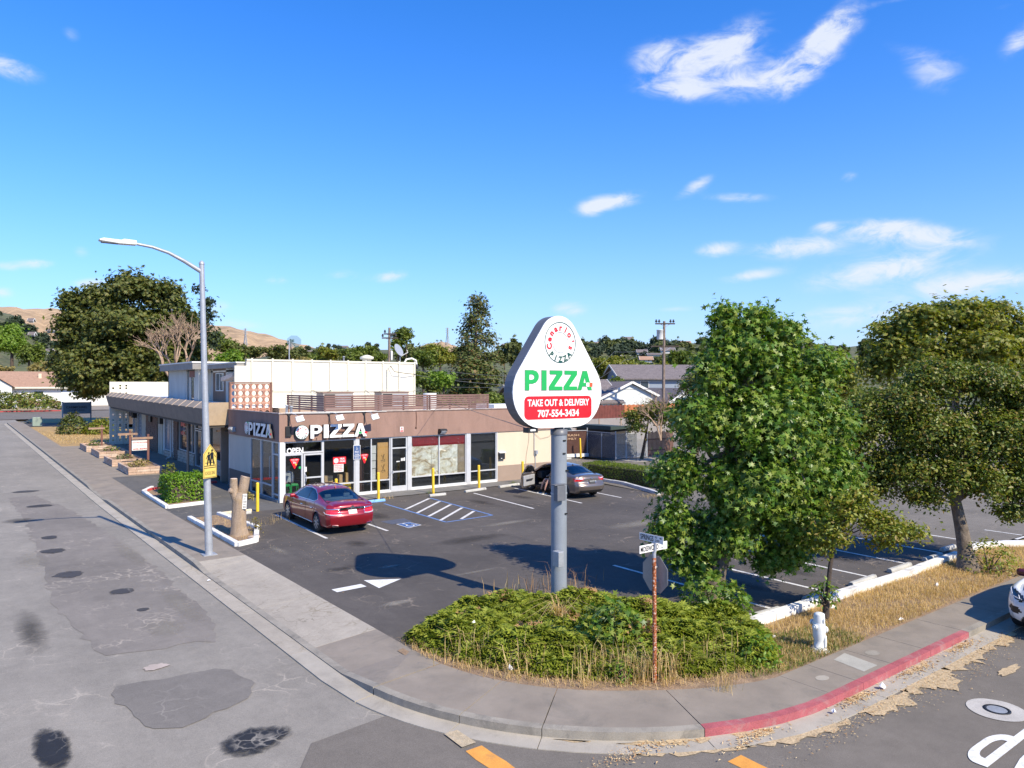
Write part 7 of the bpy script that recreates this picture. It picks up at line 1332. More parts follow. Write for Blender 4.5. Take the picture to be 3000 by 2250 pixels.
car.take('bonnet', (y > 1.4) & (nz > .55) & (np.abs(x) < .76), taupe, t); car.take('roof', (nz > .5) & (z > 1.22), taupe, t); car.take('body', np.ones(len(x), bool), taupe, t)
q = [car.top(a, -2.26 - .04 * (1 - (a / .7) ** 2), .012) for a in np.linspace(-.66, .66, 12)]; MB().tube([v for v in q if v is not None], .022, 6).build('spoiler_lip', taupe, t)
pl = car.plate('number_plate', [(-.16, .70), (.16, .70), (.16, .84), (-.16, .84)], .012, M['trim'], t); p = car.rear(0, .77, -1, .022); MB().box(-.14, .14, p.y - .006, p.y, p.z - .055, p.z + .055).build('plate_face', pm('grey_plate', (.4, .42, .42), .5), pl); MB().geo(fit('7KBC314', -.115, .115, p.z - .03, p.z + .03, .02), lambda a, b, d: (a, p.y - .008, b)).build('plate_lettering', M['greyedge'], pl)
p = car.rear(0, .935, -1, .012); mb = MB().tube([(p.x + .055 * math.cos(k * .5236), p.y, p.z + .035 * math.sin(k * .5236)) for k in range(13)], .008, 5); mb.build('emblem', M['chrome'], t)
p = car.top(0, -.9, 0); MB().prism([(-.08, 0), (.06, 0), (-.05, .06)], -.012, .012, lambda a, b, d: (p.x + d, p.y + a, p.z + b)).build('antenna_fin', M['trim'], t)
car.line('rear_window_trim', [(-.62, -.99), (-.66, -1.84), (.66, -1.84), (.62, -.99)], .014, M['trim'], t, 'top', closed=True)
wheels_and_arches(car, t, (-1.45, 1.50), .32, .215, 10, .775, taupe); interior(car, t, .30, .62, -.92, 'cabin')
MB().box(-.84, -.66, -.18, 1.05, .26, .32).build('door_sill', M['cabin'], t)
# --- the white crossover at the right edge
c = dict(L=4.75, W=1.92, r=.37, axles=(-1.42, 1.45), endlen=.50, round=.34, crown=.07, ny=240,
    top=[(-2.37, 1.0), (-2.3, 1.25), (-2.05, 1.52), (-1.5, 1.64), (-.6, 1.68), (.2, 1.66), (.6, 1.56), (1.0, 1.32), (1.3, 1.13), (1.7, 1.08), (2.1, 1.0), (2.37, .80)],
    belt=[(-2.37, .92), (-2, 1.05), (-1, 1.06), (.5, 1.02), (1.3, 1.0), (2.0, .92), (2.37, .74)], sill=[(-2.37, .38), (-2, .26), (0, .24), (1.8, .25), (2.37, .30)],
    width=[(-2.37, .80), (-2.0, .91), (0, .945), (1.6, .945), (2.1, .90), (2.37, .76)], roofw=[(-2.37, .55), (-1.5, .62), (0, .64), (.6, .66), (1.3, .70), (2.0, .66), (2.37, .52)],
    tail=[(.2, .1), (.5, .0), (1.0, .06), (1.5, .3)], nose=[(.2, .16), (.4, .02), (.62, .0), (.8, .06), (1.0, .2), (1.1, .3)])
wp = carpaint('white_car_paint', (.70, .71, .71), .0, .3)
car, t, (x, y, z, nx, ny, nz) = sedan('white_crossover', 'white crossover car parked by the red kerb at the right edge', (8.72, -26.86, RZ - .01), R(90), c, wp, 5, None, 'cabin')
sw = [(1.05, 1.06), (.5, 1.40), (.1, 1.50), (-.9, 1.52), (-1.6, 1.46), (-1.9, 1.28), (-1.7, 1.12)]
for sd in (-1, 1):
    k = inpoly(y, z, sw) & (x * sd > .4); car.take('window', k & (y > -.3), M['darkglass'], t); car.take('window', k, M['darkglass'], t); car.line('window_trim', sw, .012, M['chrome'], t, 'side', sd, closed=True)
    for pts in ([(1.1, 1.0), (1.15, .6), (1.1, .3)], [(-.3, 1.05), (-.3, .6), (-.3, .3)]): car.line('door_gap', pts, .007, M['trim'], t, 'side', sd)
    hl = [(.50, .80), (.62, .755), (.80, .80), (.93, .92), (.965, .985), (.90, .985), (.72, .92)]; hl = [(a * .94, b - .03) for a, b in hl]
    k = inpoly(np.abs(x), z, hl) & (x * sd > 0) & (y > 1.75) & (ny + nx * sd > .25); o = car.take('headlight', k, pm('headlamp_lens', (.03, .032, .036), .08, fine=0, spec=.8, coat=1), t, .004)
    car.line('headlight_strip', [(sd * .80, .82), (sd * .87, .93)], .012, M['clearl'], t, 'rear', 1, off=.01); car.line('headlight_strip', [(sd * .58, .77), (sd * .80, .80)], .010, M['clearl'], t, 'rear', 1, off=.01)
    k = inpoly(np.abs(x), z, [(.56, .52), (.64, .46), (.80, .47), (.86, .55), (.80, .62), (.66, .62)]) & (x * sd > 0) & (y > 1.7); car.take('fog_lamp_recess', k, M['trim'], t)
    p = car.side(.98, 1.08, sd, .13); MB().cbox(p, (.24, .13, .17)).build('mirror', pm('mirror_red_reflection', (.10, .012, .012), .25, coat=.6), t, bevel=.06)  # black mirror housing with a red reflection painted into its colour
k = inpoly(np.abs(x), z, [(-.01, .60), (.36, .62), (.47, .70), (.49, .82), (.40, .845), (-.01, .845)]) & (y > 1.75); car.take('grille', k, M['trim'], t, -.01)
for zz in (.68, .76): car.line('grille_bar', [(-.44, zz), (.44, zz)], .016, M['clearl'], t, 'rear', 1, off=.01)
p = car.rear(0, .72, 1, .02); MB().lathe([(.075, 0), (.085, .012), (.075, .02)], 20, c=tuple(p), axis='y').build('emblem_ring', M['chrome'], t)
car.take('lower_grille', inpoly(np.abs(x), z, [(-.01, .30), (.60, .30), (.52, .44), (.40, .47), (-.01, .47)]) & (y > 1.6), M['trim'], t); car.take('windscreen', (y > .58) & (y < 1.25) & (z > 1.12) & (np.abs(x) < .72) & (nz > .25), M['darkglass'], t)
car.take('rear_window', (y < -2.0) & (z > 1.12) & (np.abs(x) < .62), M['darkglass'], t); car.take('bonnet', (y > 1.18) & (nz > .5) & (np.abs(x) < .70), wp, t); car.take('front_bumper', (y > 1.95), wp, t); car.take('roof', (nz > .5) & (z > 1.4), wp, t); car.take('body', np.ones(len(x), bool), wp, t)
for sd in (-1, 1): car.line('bonnet_gap', [(sd * .70, 1.2), (sd * .68, 1.7), (sd * .60, 2.05)], .007, M['trim'], t, 'top')
wheels_and_arches(car, t, (-1.42, 1.45), .37, .25, 5, .815, wp)
MB().box(-.72, .72, -1.9, 1.0, .32, .4).build('cabin_floor', M['cabin'], t)
# --- the person sitting sideways in the open door
def skin(name, mat, parent, verts, edges, rad, sub=2):
    me = bpy.data.meshes.new(name); me.from_pydata(verts, edges, []); o = bpy.data.objects.new(name, me); COL.objects.link(o); o.modifiers.new('skin', 'SKIN').use_smooth_shade = True
    for i, r in enumerate(rad): me.skin_vertices[0].data[i].radius = (r, r) if not isinstance(r, tuple) else r
    me.skin_vertices[0].data[0].use_root = True; s_ = o.modifiers.new('sub', 'SUBSURF'); s_.levels = s_.render_levels = sub
    m2 = bpy.data.meshes.new_from_object(o.evaluated_get(bpy.context.evaluated_depsgraph_get())); bpy.data.objects.remove(o); return link(name, m2, parent, mat)
CA = t0 = bpy.data.objects['taupe_sedan'].matrix_basis
pr = thing('person', 'person in dark shorts and black sneakers sitting sideways in the open car door', 'person', (12.05, -5.08, 0), R(-5.5))
SKN = pm('skin_tone', (.50, .27, .19), .55, var=.06, fine=.03); DK = pm('dark_shirt', (.03, .032, .04), .85, fine=.05); SH = pm('black_sneaker', (.02, .02, .022), .7); SOLE = pm('white_sole', (.65, .65, .63), .7)
hip = (-.40, -.02, .62)
V = [hip, (-.38, -.03, .80), (-.37, -.04, 1.0), (-.37, -.04, 1.14), (-.41, -.04, 1.20), (-.42, -.04, 1.27), (-.42, -.04, 1.36),
     (-.37, .16, 1.10), (-.46, .22, .90), (-.66, .20, .80), (-.76, .19, .80), (-.37, -.24, 1.10), (-.46, -.26, .88), (-.62, -.16, .76), (-.72, -.14, .75),
     (-.46, .10, .62), (-.84, .16, .67), (-.93, .26, .42), (-.97, .32, .16), (-.46, -.12, .62), (-.84, -.16, .70), (-.98, -.12, .44), (-1.03, -.08, .16)]
E = [(0, 1), (1, 2), (2, 3), (3, 4), (4, 5), (5, 6), (3, 7), (7, 8), (8, 9), (9, 10), (3, 11), (11, 12), (12, 13), (13, 14), (0, 15), (15, 16), (16, 17), (17, 18), (0, 19), (19, 20), (20, 21), (21, 22)]
rd = [.14, .13, .14, .12, .055, .085, .075, .06, .048, .04, .028, .06, .048, .04, .028, .10, .072, .062, .042, .10, .072, .062, .042]
skin('body', SKN, pr, V, E, rd)
skin('shirt', DK, pr, V[:4] + [V[7], (-.42, .20, .98), V[11], (-.42, -.26, .97)], [(0, 1), (1, 2), (2, 3), (3, 4), (4, 5), (3, 6), (6, 7)], [.155, .145, .155, .132, .072, .062, .072, .062])
skin('shorts', DK, pr, [V[0], (-.46, .10, .62), (-.74, .14, .655), (-.46, -.12, .62), (-.74, -.155, .675)], [(0, 1), (1, 2), (0, 3), (3, 4)], [.155, .115, .095, .115, .095])
skin('hair', pm('dark_hair', (.02, .014, .01), .7), pr, [(-.40, -.04, 1.30), (-.40, -.04, 1.40)], [(0, 1)], [.088, .078])
for fx_, fy_, a in ((-.97, .32, .25), (-1.03, -.08, -.1)):
    d = Vector((-math.cos(a), math.sin(a), 0)); b = Vector((fx_, fy_, 0)); skin('shoe', SH, pr, [tuple(b - d * .05 + Vector((0, 0, .085))), tuple(b + d * .03 + Vector((0, 0, .08))), tuple(b + d * .12 + Vector((0, 0, .06))), tuple(b + d * .19 + Vector((0, 0, .05)))], [(0, 1), (1, 2), (2, 3)], [.046, .052, .046, .036])
    MB().prism([(-.1, -.042), (.08, -.05), (.2, -.045), (.245, 0), (.2, .045), (.08, .05), (-.1, .042)], 0, .03, lambda u, v, w: tuple(b + d * u + Vector((-d.y, d.x, 0)) * v + Vector((0, 0, .005 + w)))).build('sole', SOLE, pr)
# ---------------------------------------------------------------- street furniture
# the tall pole sign
SX0, SY0 = -.35, -19.13
t = thing('pole_sign', 'tall pole sign shaped like a rounded triangle, green PIZZA over a red panel', 'sign', (SX0, SY0, 0))
MB().tube([(0, 0, -.1), (0, 0, 4.16)], .185, 20).build('pole', M['greypole'], t); MB().lathe([(.20, 4.05), (.20, 4.18), (.11, 4.18), (.11, 4.35)], 20).build('pole_cap', M['darkgrey'], t)
MB().box(-.32, -.16, -.36, -.14, 1.05, 1.4).build('switch_box', M['galv'], t, bevel=.01); MB().box(-.3, -.05, -.30, -.16, 2.55, 2.9).build('junction_box', M['darkgrey'], t, bevel=.01); mb = MB(); mb.lathe([(.195, 2.66), (.195, 2.70)], 20); mb.build('strap', M['galv'], t); MB().bar((-.38, -.22, 2.92), (-.02, -.22, 2.92), .16, .02).build('hood', M['darkgrey'], t)
for zz in (3.6, 3.2, 2.2, 3.9): MB().box(-.05 + .03 * zz % .1, .03 + .03 * zz % .1, -.20, -.175, zz, zz + .035).build('bolt', M['black'], t)
def hull_outline(cs, n=14):
    """outline round a ring of circles (cx, cy, r), counter-clockwise"""
    out = []; m = len(cs)
    for i, (cx, cy, r) in enumerate(cs):
        def tang(p, q):
            dx, dy = q[0] - p[0], q[1] - p[1]; d = math.hypot(dx, dy); return math.atan2(dy, dx) - math.acos((p[2] - q[2]) / d)
        a0, a1 = tang(cs[i - 1], cs[i]), tang(cs[i], cs[(i + 1) % m])
        while a1 < a0: a1 += 2 * math.pi
        for k in range(n + 1): a = a0 + (a1 - a0) * k / n; out.append((cx + r * math.cos(a), cy + r * math.sin(a)))
    return out
CSN = [(-1.02 + .35, 5.05, .82), (.04 + .35, 5.05, .82), (-.485 + .35, 6.22, .585)]
ol = hull_outline(CSN); y0s = -.15
def fs_(a, b, d=0): return (a, y0s - d, b)
MB().prism(ol, 0, -.31, fs_).build('cabinet', M['darkgrey'], t)
oi = hull_outline([(c[0], c[1], c[2] - .045) for c in CSN]); MB().prism(oi, .001, .02, fs_).build('face', M['signw'], t)
n = len(ol); mb = MB(); mb.add([fs_(a, b, .022) for a, b in ol] + [fs_(a, b, .022) for a, b in oi] + [fs_(a, b, -.02) for a, b in ol], [(k, (k + 1) % n, n + (k + 1) % n, n + k) for k in range(n)] + [(k, (k + 1) % n, 2 * n + (k + 1) % n, 2 * n + k) for k in range(n)]); mb.build('rim', M['signw'], t)
MB().prism([(a, b) for a, b in oi], -.001, -.01, lambda a, b, d: (a, .162 - d, b)).build('back_face', M['signw'], t)
rr_ = .12; ra, rb, rc_, rd_ = -1.17, .88, 4.43, 4.955; rp = []
for cx, cy, a in ((rb - rr_, rc_ + rr_, -90), (rb - rr_, rd_ - rr_, 0), (ra + rr_, rd_ - rr_, 90), (ra + rr_, rc_ + rr_, 180)): rp += [(cx + rr_ * math.cos(R(a + k * 15)), cy + rr_ * math.sin(R(a + k * 15))) for k in range(7)]
pn = MB().prism(rp, .02, .026, fs_).build('red_panel', M['red'], t)
MB().geo(fit('TAKE OUT & DELIVERY', -1.08, .80, 4.725, 4.885, .028), lambda x, y, z: fs_(x, y, .031)).build('lettering', M['signw'], pn); MB().geo(fit('707-554-3434', -.79, .47, 4.475, 4.645, .032), lambda x, y, z: fs_(x, y, .031)).build('lettering', M['signw'], pn)
for ch, a, w in (('P', -1.15, .40), ('I', -.67, .14), ('Z', -.45, .40), ('Z', .0, .41), ('A', .43, .44)):
    mb = MB(); letter_geo(ch, a - .012, w + .024, .47, .006, lambda x, y, d=0: fs_(x, y + 5.08, .02 + d), mb); mb.build('letter_edge', M['greyedge'], t); mb = MB(); letter_geo(ch, a, w, .445, .006, lambda x, y, d=0: fs_(x, y + 5.092, .026 + d), mb); mb.build('letter', M['green'], t)
for a, c in ((.70, 'signw'), (.80, 'olet')): MB().prism([(a, 5.17), (a + .105, 5.17), (a + .105, 5.265), (a, 5.265)], .03, .037, fs_).build('flag_stripe', M[c], t)
logo(lambda a, b, d=0: fs_(a, b, .02 + d), -.455 + .35, 6.19, .475, .004, t)
MB().box(-1.02, -.75, -.14, .06, 4.13, 4.24).build('lamp_box', M['black'], t); MB().box(-.97, -.82, -.145, -.14, 4.17, 4.21).build('lamp_glass', M['signw'], t)
t2 = tag(MB().tube([(SX0 - .8, SY0, 4.18), (2.5, -10, 4.55), (8, 0.0, 3.98)], .009, 5).build('power_cable', M['dado']), 'thin cable sagging from the pole sign to the shop roof', 'cable')
# street light
b = Vector((-5.31, -8.48, 0)); tp = at(591, 775, 22.9) - b
t = thing('street_light', 'tall galvanised street light with a curved arm over the road', 'street light', b)
MB().tube([(0, 0, 0), tp * .5, tp], [.115, .095, .075], 16).build('pole', M['galv'], t); MB().box(-.2, .2, -.2, .2, -.01, .02).build('base_plate', M['galv'], t); MB().lathe([(.085, 0), (.085, .05), (.05, .10), (.001, .13)], 14, c=tuple(tp)).build('cap', M['galv'], t)
mb = MB().tube([tp + Vector((-.02, 0, -.22)), tp + Vector((-.5, 0, .05)), tp + Vector((-.95, 0, .26)), tp + Vector((-1.4, 0, .38)), tp + Vector((-1.95, 0, .44))], [.07, .06, .05, .045, .04], 10); mb.build('arm', M['galv'], t)
h = tp + Vector((-1.9, 0, .44)); hd = MB().prism([(.06, -.06), (.06, .07), (-.28, .08), (-.34, .04), (-.8, .05), (-.92, .0), (-.90, -.04), (-.4, -.075)], -.13, .13, lambda a, b, d: (h.x + a, h.y + d, h.z + b)).build('lamp_head', M['offwhite'], t, bevel=.02)
MB().box(h.x - .85, h.x - .42, h.y - .11, h.y + .11, h.z - .075, h.z - .05).build('lens', M['darkgrey'], hd)
q = b + tp * ((2.88) / tp.z)
t = thing('school_crossing_sign', 'yellow school crossing sign fixed to the street light pole', 'sign', (q.x + .05, q.y - .16, 2.88)); t.rotation_euler = (0, 0, R(30)); f = fy(0)
MB().prism([(-.27, -.52), (.27, -.52), (.27, .22), (0, .52), (-.27, .22)], 0, .012, f).build('plate', M['signyel'], t, bevel=.004)
mb = MB(); bo = [(-.25, -.5), (.25, -.5), (.25, .21), (0, .49), (-.25, .21)]; bi = [(-.238, -.488), (.238, -.488), (.238, .206), (0, .474), (-.238, .206)]; mb.add([f(a, c_, .016) for a, c_ in bo + bi], [(k, (k + 1) % 5, 5 + (k + 1) % 5, 5 + k) for k in range(5)])
def figure(cx, z, s):
    g = lambda a, c_, d=0: f(cx + a * s, z + c_ * s, .017)
    mb.add([g(.055 * math.cos(k * .6283), .40 + .055 * math.sin(k * .6283)) for k in range(10)], [tuple(range(10))])
    for o in ([(-.07, .33), (.07, .33), (.09, .06), (-.09, .06)], [(-.09, .07), (-.01, .07), (-.06, -.2), (-.13, -.2)], [(.0, .07), (.08, .07), (.15, -.18), (.08, -.2)], [(-.07, .33), (-.05, .27), (-.17, .10), (-.19, .13)], [(.06, .33), (.08, .27), (.2, .14), (.18, .11)]): mb.add([g(*p) for p in o], [tuple(range(4))])
figure(-.055, .0, .62); figure(.075, .02, .74)
for z0, z1, w in ((-.155, -.135, .23), (-.215, -.195, .23), (-.06, -.04, .19)): mb.add([f(a, c_, .016) for a, c_ in ((-w, z0), (w, z0), (w, z1), (-w, z1))], [(0, 1, 2, 3)])
mb.build('black_print', M['ink'], t); MB().geo(fit('SCHOOL XING', -.2, .2, -.42, -.31, .02), lambda x, y, z: f(x, y, .016)).build('lettering', pm('faded_black', (.22, .17, .06), .6), t); MB().box(-.06, .06, 0, .06, -.3, -.2).build('bracket', M['galv'], t)
# the rusty street name post with the back of a stop sign
b = Vector((-1.86, -23.42, 0)); t = thing('street_sign_post', 'rusty flaking pole with two street name blades and a stop sign seen from behind', 'street sign', b)
MB().tube([(0, 0, -.1), (-.02, 0, 2.18)], .036, 12).build('pole', M['rust'], t); MB().tube([(-.02, 0, 2.16), (-.02, 0, 2.30)], .034, 10).build('sleeve', M['galv'], t); MB().box(-.05, .01, -.03, .03, 2.28, 2.45).build('bracket', M['galv'], t)
a_ = R(-22.5); SO = Vector((.075, .06, 1.87)); ps = [(.345 * math.cos(R(22.5 + 45 * k)), .345 * math.sin(R(22.5 + 45 * k))) for k in range(8)]
Ms = Matrix.Translation(SO) @ Matrix.Rotation(R(-6), 4, 'Z'); ff = lambda p, c_, d=0: tuple(Ms @ Vector((d, -p, c_)))
so_ = MB().prism(ps, -.003, .003, ff).build('stop_sign', pm('aluminium_sign_back', (.26, .25, .235), .5, metal=.2, var=.1, fine=.06, dirt=(.16, .14, .11), dirtamt=.7), t)
MB().prism([(a * .99, c_ * .99) for a, c_ in ps], .004, .006, ff).build('red_face', M['red'], so_); MB().geo(fit('STOP', -.22, .22, -.09, .09, .03), lambda x, y, z: tuple(Ms @ Vector((.008, x, y)))).build('lettering', M['signw'], so_)
for z in (1.75, 2.0): MB().box(-.03, .09, -.02, .05, z, z + .03).build('clamp', M['galv'], t)
mo = MB().box(-.40, .31, -.012, -.004, 2.30, 2.435).build('name_blade', M['white'], t); MB().geo(fit('MOSSWOOD', -.375, .08, 2.322, 2.412, .012), lambda x, y, z: (x, -.016, y)).build('lettering', M['ink'], mo); MB().geo(fit('DR', .15, .21, 2.375, 2.41), lambda x, y, z: (x, -.016, y)).geo(fit('00', .15, .205, 2.32, 2.352), lambda x, y, z: (x, -.016, y)).build('lettering', M['greyedge'], mo)
ex_ = MB().box(-.024, -.016, -.21, .34, 2.445, 2.575).build('name_blade', M['white'], t); MB().geo(fit('SPRINGS', -.315, -.01, 2.462, 2.555, .012), lambda x, y, z: (-.028, -x, y)).build('lettering', M['ink'], ex_)
mb = MB().geo(fit('RD', .03, .075, 2.525, 2.56), lambda x, y, z: (-.028, -x, y)).geo(fit('2300', .03, .125, 2.465, 2.505), lambda x, y, z: (-.028, -x, y)); mb.add([(-.028, -p, 2.535 + q) for p, q in ((.13, -.008), (.155, -.008), (.155, -.02), (.18, 0), (.155, .02), (.155, .008), (.13, .008))], [tuple(range(7))]); mb.build('lettering', M['ink'], ex_)
# fire hydrant
t = thing('fire_hydrant', 'white two outlet fire hydrant standing in the dry grass', 'fire hydrant', (1.89, -24.33, 0), R(20)); WP = pm('white_hydrant_paint', (.66, .665, .635), .5, var=.06, vs=6, fine=.05, dirt=(.4, .38, .34), dirtamt=.35)
MB().lathe([(.145, 0), (.15, .02), (.145, .05), (.10, .06), (.098, .20), (.115, .26), (.12, .42), (.112, .52), (.10, .56)], 22).build('barrel', WP, t); MB().lathe([(.105, .555), (.108, .60), (.10, .70), (.098, .715), (.06, .735), (.001, .74)], 22).build('bonnet', WP, t)
for k in range(8): MB().lathe([(.012, .05), (.012, .075)], 8, c=(.125 * math.cos(k * .785), .125 * math.sin(k * .785), 0)).build('bolt', M['galv'], t)
def outlet(dx, dy, z, r, L):
    d = Vector((dx, dy, 0)).normalized(); p = Vector((0, 0, z)); o = MB().tube([p + d * .08, p + d * (.10 + L * .5)], [r * .92, r * .92], 16).build('outlet', WP, t); MB().tube([p + d * (.10 + L * .5), p + d * (.10 + L)], [r, r * .95], 16).build('cap', WP, o); MB().tube([p + d * (.10 + L), p + d * (.12 + L)], .022, 5).build('nut', WP, o); MB().tube([p + d * (.095 + L * .5), p + d * (.105 + L * .5)], r * 1.02, 16).build('gasket', M['darkgrey'], o)
outlet(.95, -.3, .36, .075, .13); outlet(.6, .75, .50, .06, .10); outlet(-.9, .35, .48, .05, .07); MB().lathe([(.055, 0), (.05, -.03), (.02, -.045), (.001, -.05)], 14, c=(-.03, -.10, .60), axis='y').build('boss', WP, t); MB().box(-.05, .05, -.135, -.09, .07, .3).build('rib', WP, t, bevel=.02)
MB().lathe([(.19, -.03), (.18, .012), (.12, .015)], 22).build('footing', M['whitekerb'], t)
# bollards
def bollard(x, y, h, label, lean=0):
    t = thing('bollard', label, 'bollard', (x, y, zg(y)), 0, 'yellow pipe bollards'); MB().tube([(0, 0, -.05), (lean * h, 0, h)], .065, 14).build('pipe', M['yellow'], t); MB().lathe([(.065, 0), (.05, .03), (.001, .04)], 14, c=(lean * h, 0, h - .003)).build('cap', M['yellow'], t)
for x, y, h, l, e in ((-1.5, -1.52, 1.15, 'yellow bollard between the stump and the shop corner', .0), (1.95, -1.55, 1.05, 'yellow bollard hidden behind the red sedan roof', 0), (3.96, -1.67, 1.2, 'yellow bollard beside the blue wheel stop', -.01), (6.87, -1.67, 1.2, 'yellow bollard at the end of the striped hatch area', -.01), (9.62, -1.58, 1.15, 'yellow bollard in front of the blacked out window', -.02), (12.56, -1.42, 1.15, 'yellow bollard against the taupe wall left of the grey sedan', -.02), (24.6, 7.1, 1.35, 'leaning yellow bollard in front of the brown slatted gate', -.06)): bollard(x, y, h, l, e)
# cut tree stump
t = thing('tree_stump', 'tall cut tree trunk with two sawn stubs in the kerbed bed', 'tree stump', (-3.68, -6.15, 0)); BK = pm('stump_bark', (.33, .245, .175), .95, var=.22, vs=5, bs=26, bst=1.0, fine=.16, fs=30, dirt=(.30, .19, .05), dirtamt=.55, streak=True); CUT = pm('sawn_wood', (.62, .47, .36), .85, var=.15, vs=6, fine=.1)
from mathutils import noise as mnoise
def rough_tube(pts, rs, n=28, k=7, amp=.10):                 # a round trunk with furrowed bark
    P, Q = [], []
    for a, b, r0, r1 in zip(pts, pts[1:], rs, rs[1:]):
        for i in range(k): t = i / k; P.append(Vector(a).lerp(Vector(b), t)); Q.append(r0 + (r1 - r0) * t)
    P.append(Vector(pts[-1])); Q.append(rs[-1]); mb = MB().tube(P, Q, n)
    for i, v in enumerate(mb.v[:len(P) * n]):
        c = P[i // n]; d = Vector(v) - c; a = math.atan2(d.y, d.x); h = mnoise.noise(Vector((math.cos(a) * 5, math.sin(a) * 5, c.z * 1.6))) * .7 + mnoise.noise(Vector((math.cos(a) * 1.6, math.sin(a) * 1.6, c.z * 1.1 + 9))); mb.v[i] = tuple(c + d * (1 + amp * h))
    return mb
rough_tube([(0, 0, -.1), (0, 0, .08), (-.01, 0, .3), (0, .0, .9), (.02, 0, 1.25), (.06, 0, 1.5)], [.36, .30, .25, .235, .24, .19]).build('trunk', BK, t)
s1_ = rough_tube([(.03, 0, 1.1), (.10, .0, 1.45), (.17, .0, 1.78), (.21, .0, 2.02)], [.17, .175, .17, .168], amp=.07).build('stub', BK, t); MB().tube([(.206, 0, 2.015), (.2115, 0, 2.032)], .15, 16).build('sawn_face', CUT, s1_)
s2_ = rough_tube([(-.04, .02, 1.1), (-.15, .03, 1.45), (-.18, .03, 1.75), (-.17, .03, 1.98)], [.15, .14, .13, .125], amp=.09).build('stub', BK, t); MB().tube([(-.17, .03, 1.975), (-.17, .03, 1.992)], .11, 16).build('sawn_face', CUT, s2_)
s3_ = rough_tube([(-.14, .02, 1.48), (-.27, -.02, 1.58), (-.33, -.03, 1.61)], [.09, .10, .09], 16, 4, .12).build('knot', BK, t); MB().tube([(-.329, -.03, 1.61), (-.338, -.03, 1.613)], .075, 12).build('sawn_face', CUT, s3_)
mb = MB().box(-.07, .07, -.01, 0, 0, .52); o = mb.build('number_plate', M['white'], t, (.09, -.26, .95), (0, R(3), R(-12))); m2 = MB(); f = fy(-.01)
for s, z0, z1, a in (('210', .40, .48, .05), ('FT', .31, .36, .035), ('1000', .22, .27, .05), ('SQ', .13, .18, .04), ('35', .03, .10, .045)): m2.geo(fit(s, -a, a, z0, z1, .02), lambda x, y, z: f(x, y, .003))
m2.build('lettering', M['ink'], o)
shrub('trunk_sprout', 'tuft of leaves sprouting from the side of the cut stump', (-3.36, -6.2, 1.25), .16, .22, 70, .10, LF['tan'])
tag(MB().box(-.16, .16, -.12, .12, 0, .09).build('loose_stone', M['stone2'], None, (-3.45, -7.0, .02), (0, 0, .4), bevel=.02), 'flat stone lying at the foot of the stump', 'stone')
# name board on the far grass strip
t = thing('name_board', 'grey board on two posts on the far grass strip', 'sign', (1.25, 74, zg(74))); MB().box(-1.5, 1.5, -.04, .04, .95, 2.25).build('board', pm('slate_grey_board', (.115, .14, .155), .6, fine=.04), t); mb = MB(); mb.box(-1.56, 1.56, -.06, .06, 2.25, 2.33); mb.box(-1.56, 1.56, -.06, .06, .88, .95); mb.build('frame', M['darkgrey'], t)
for x in (-1.53, 1.53): MB().box(x - .07, x + .07, -.07, .07, -.3, 2.4).build('post', M['galv'] if x < 0 else M['darkgrey'], t)
MB().geo(fit('CARMICHAEL', -1.15, 1.15, 1.55, 1.85, .02), lambda x, y, z: (x, -.05, y)).geo(fit('COMPANY', -.85, .85, 1.25, 1.42, .01, space=1.3), lambda x, y, z: (x, -.05, y)).build('lettering', M['ink'], t)
tag(MB().box(-.45, .45, -.3, .3, 0, 1.0).build('utility_box', pm('grey_green_cabinet', (.22, .27, .22), .6, fine=.06), None, (-3.7, 64.9, zg(65)), bevel=.05), 'grey green utility cabinet beside the far pavement', 'cabinet')
# litter
def scrap(x, y, z, sx_, sy_, mt, label, sz=.02): o = MB(); rr = random.Random(int(x * 100)); pts = [Vector((math.cos(k * .785) * sx_ * rr.uniform(.6, 1.2), math.sin(k * .785) * sy_ * rr.uniform(.6, 1.2), rr.uniform(0, sz))) for k in range(8)]; o.add(pts + [Vector((0, 0, sz * 1.8))], [(k, (k + 1) % 8, 8) for k in range(8)] + [tuple(range(8))[::-1]]); tag(o.build('litter', mt, None, (x, y, z)), label, 'litter')
scrap(-1.68, -23.30, .01, .10, .09, M['trash'], 'crumpled white plastic bag at the foot of the rusty sign post', .13); scrap(-3.15, -22.15, .01, .09, .04, M['signyel'], 'yellow wrapper in the dry grass fringe', .05); scrap(-3.6, -21.5, .01, .05, .07, M['trash'], 'white scrap at the front left of the juniper', .07); scrap(-3.35, -20.0, .42, .07, .05, M['trash'], 'white paper caught on top of the juniper', .05); scrap(1.75, -23.35, .02, .16, .08, M['trash'], 'flat white paper by the white kerb behind the hydrant', .02); scrap(4.6, -23.1, .02, .10, .06, M['trash'], 'white scrap on the dry grass left of the thin tree', .05); scrap(5.0, -24.45, .01, .12, .05, M['trash'], 'white scrap at the pavement edge near the thin tree', .04); scrap(1.3, -25.85, RZ + .02, .08, .05, M['trash'], 'white paper cup lying in the gutter below the red kerb', .06); scrap(-.3, -25.85, RZ + .02, .05, .04, M['trash'], 'small white scrap in the gutter by the red kerb', .04); scrap(8.6, -23.7, .02, .07, .06, M['trash'], 'white scrap in the middle of the dry grass strip', .05); scrap(-6.05, -11.2, -.12, .06, .04, M['trash'], 'small pale scrap in the gutter by the street light', .03)
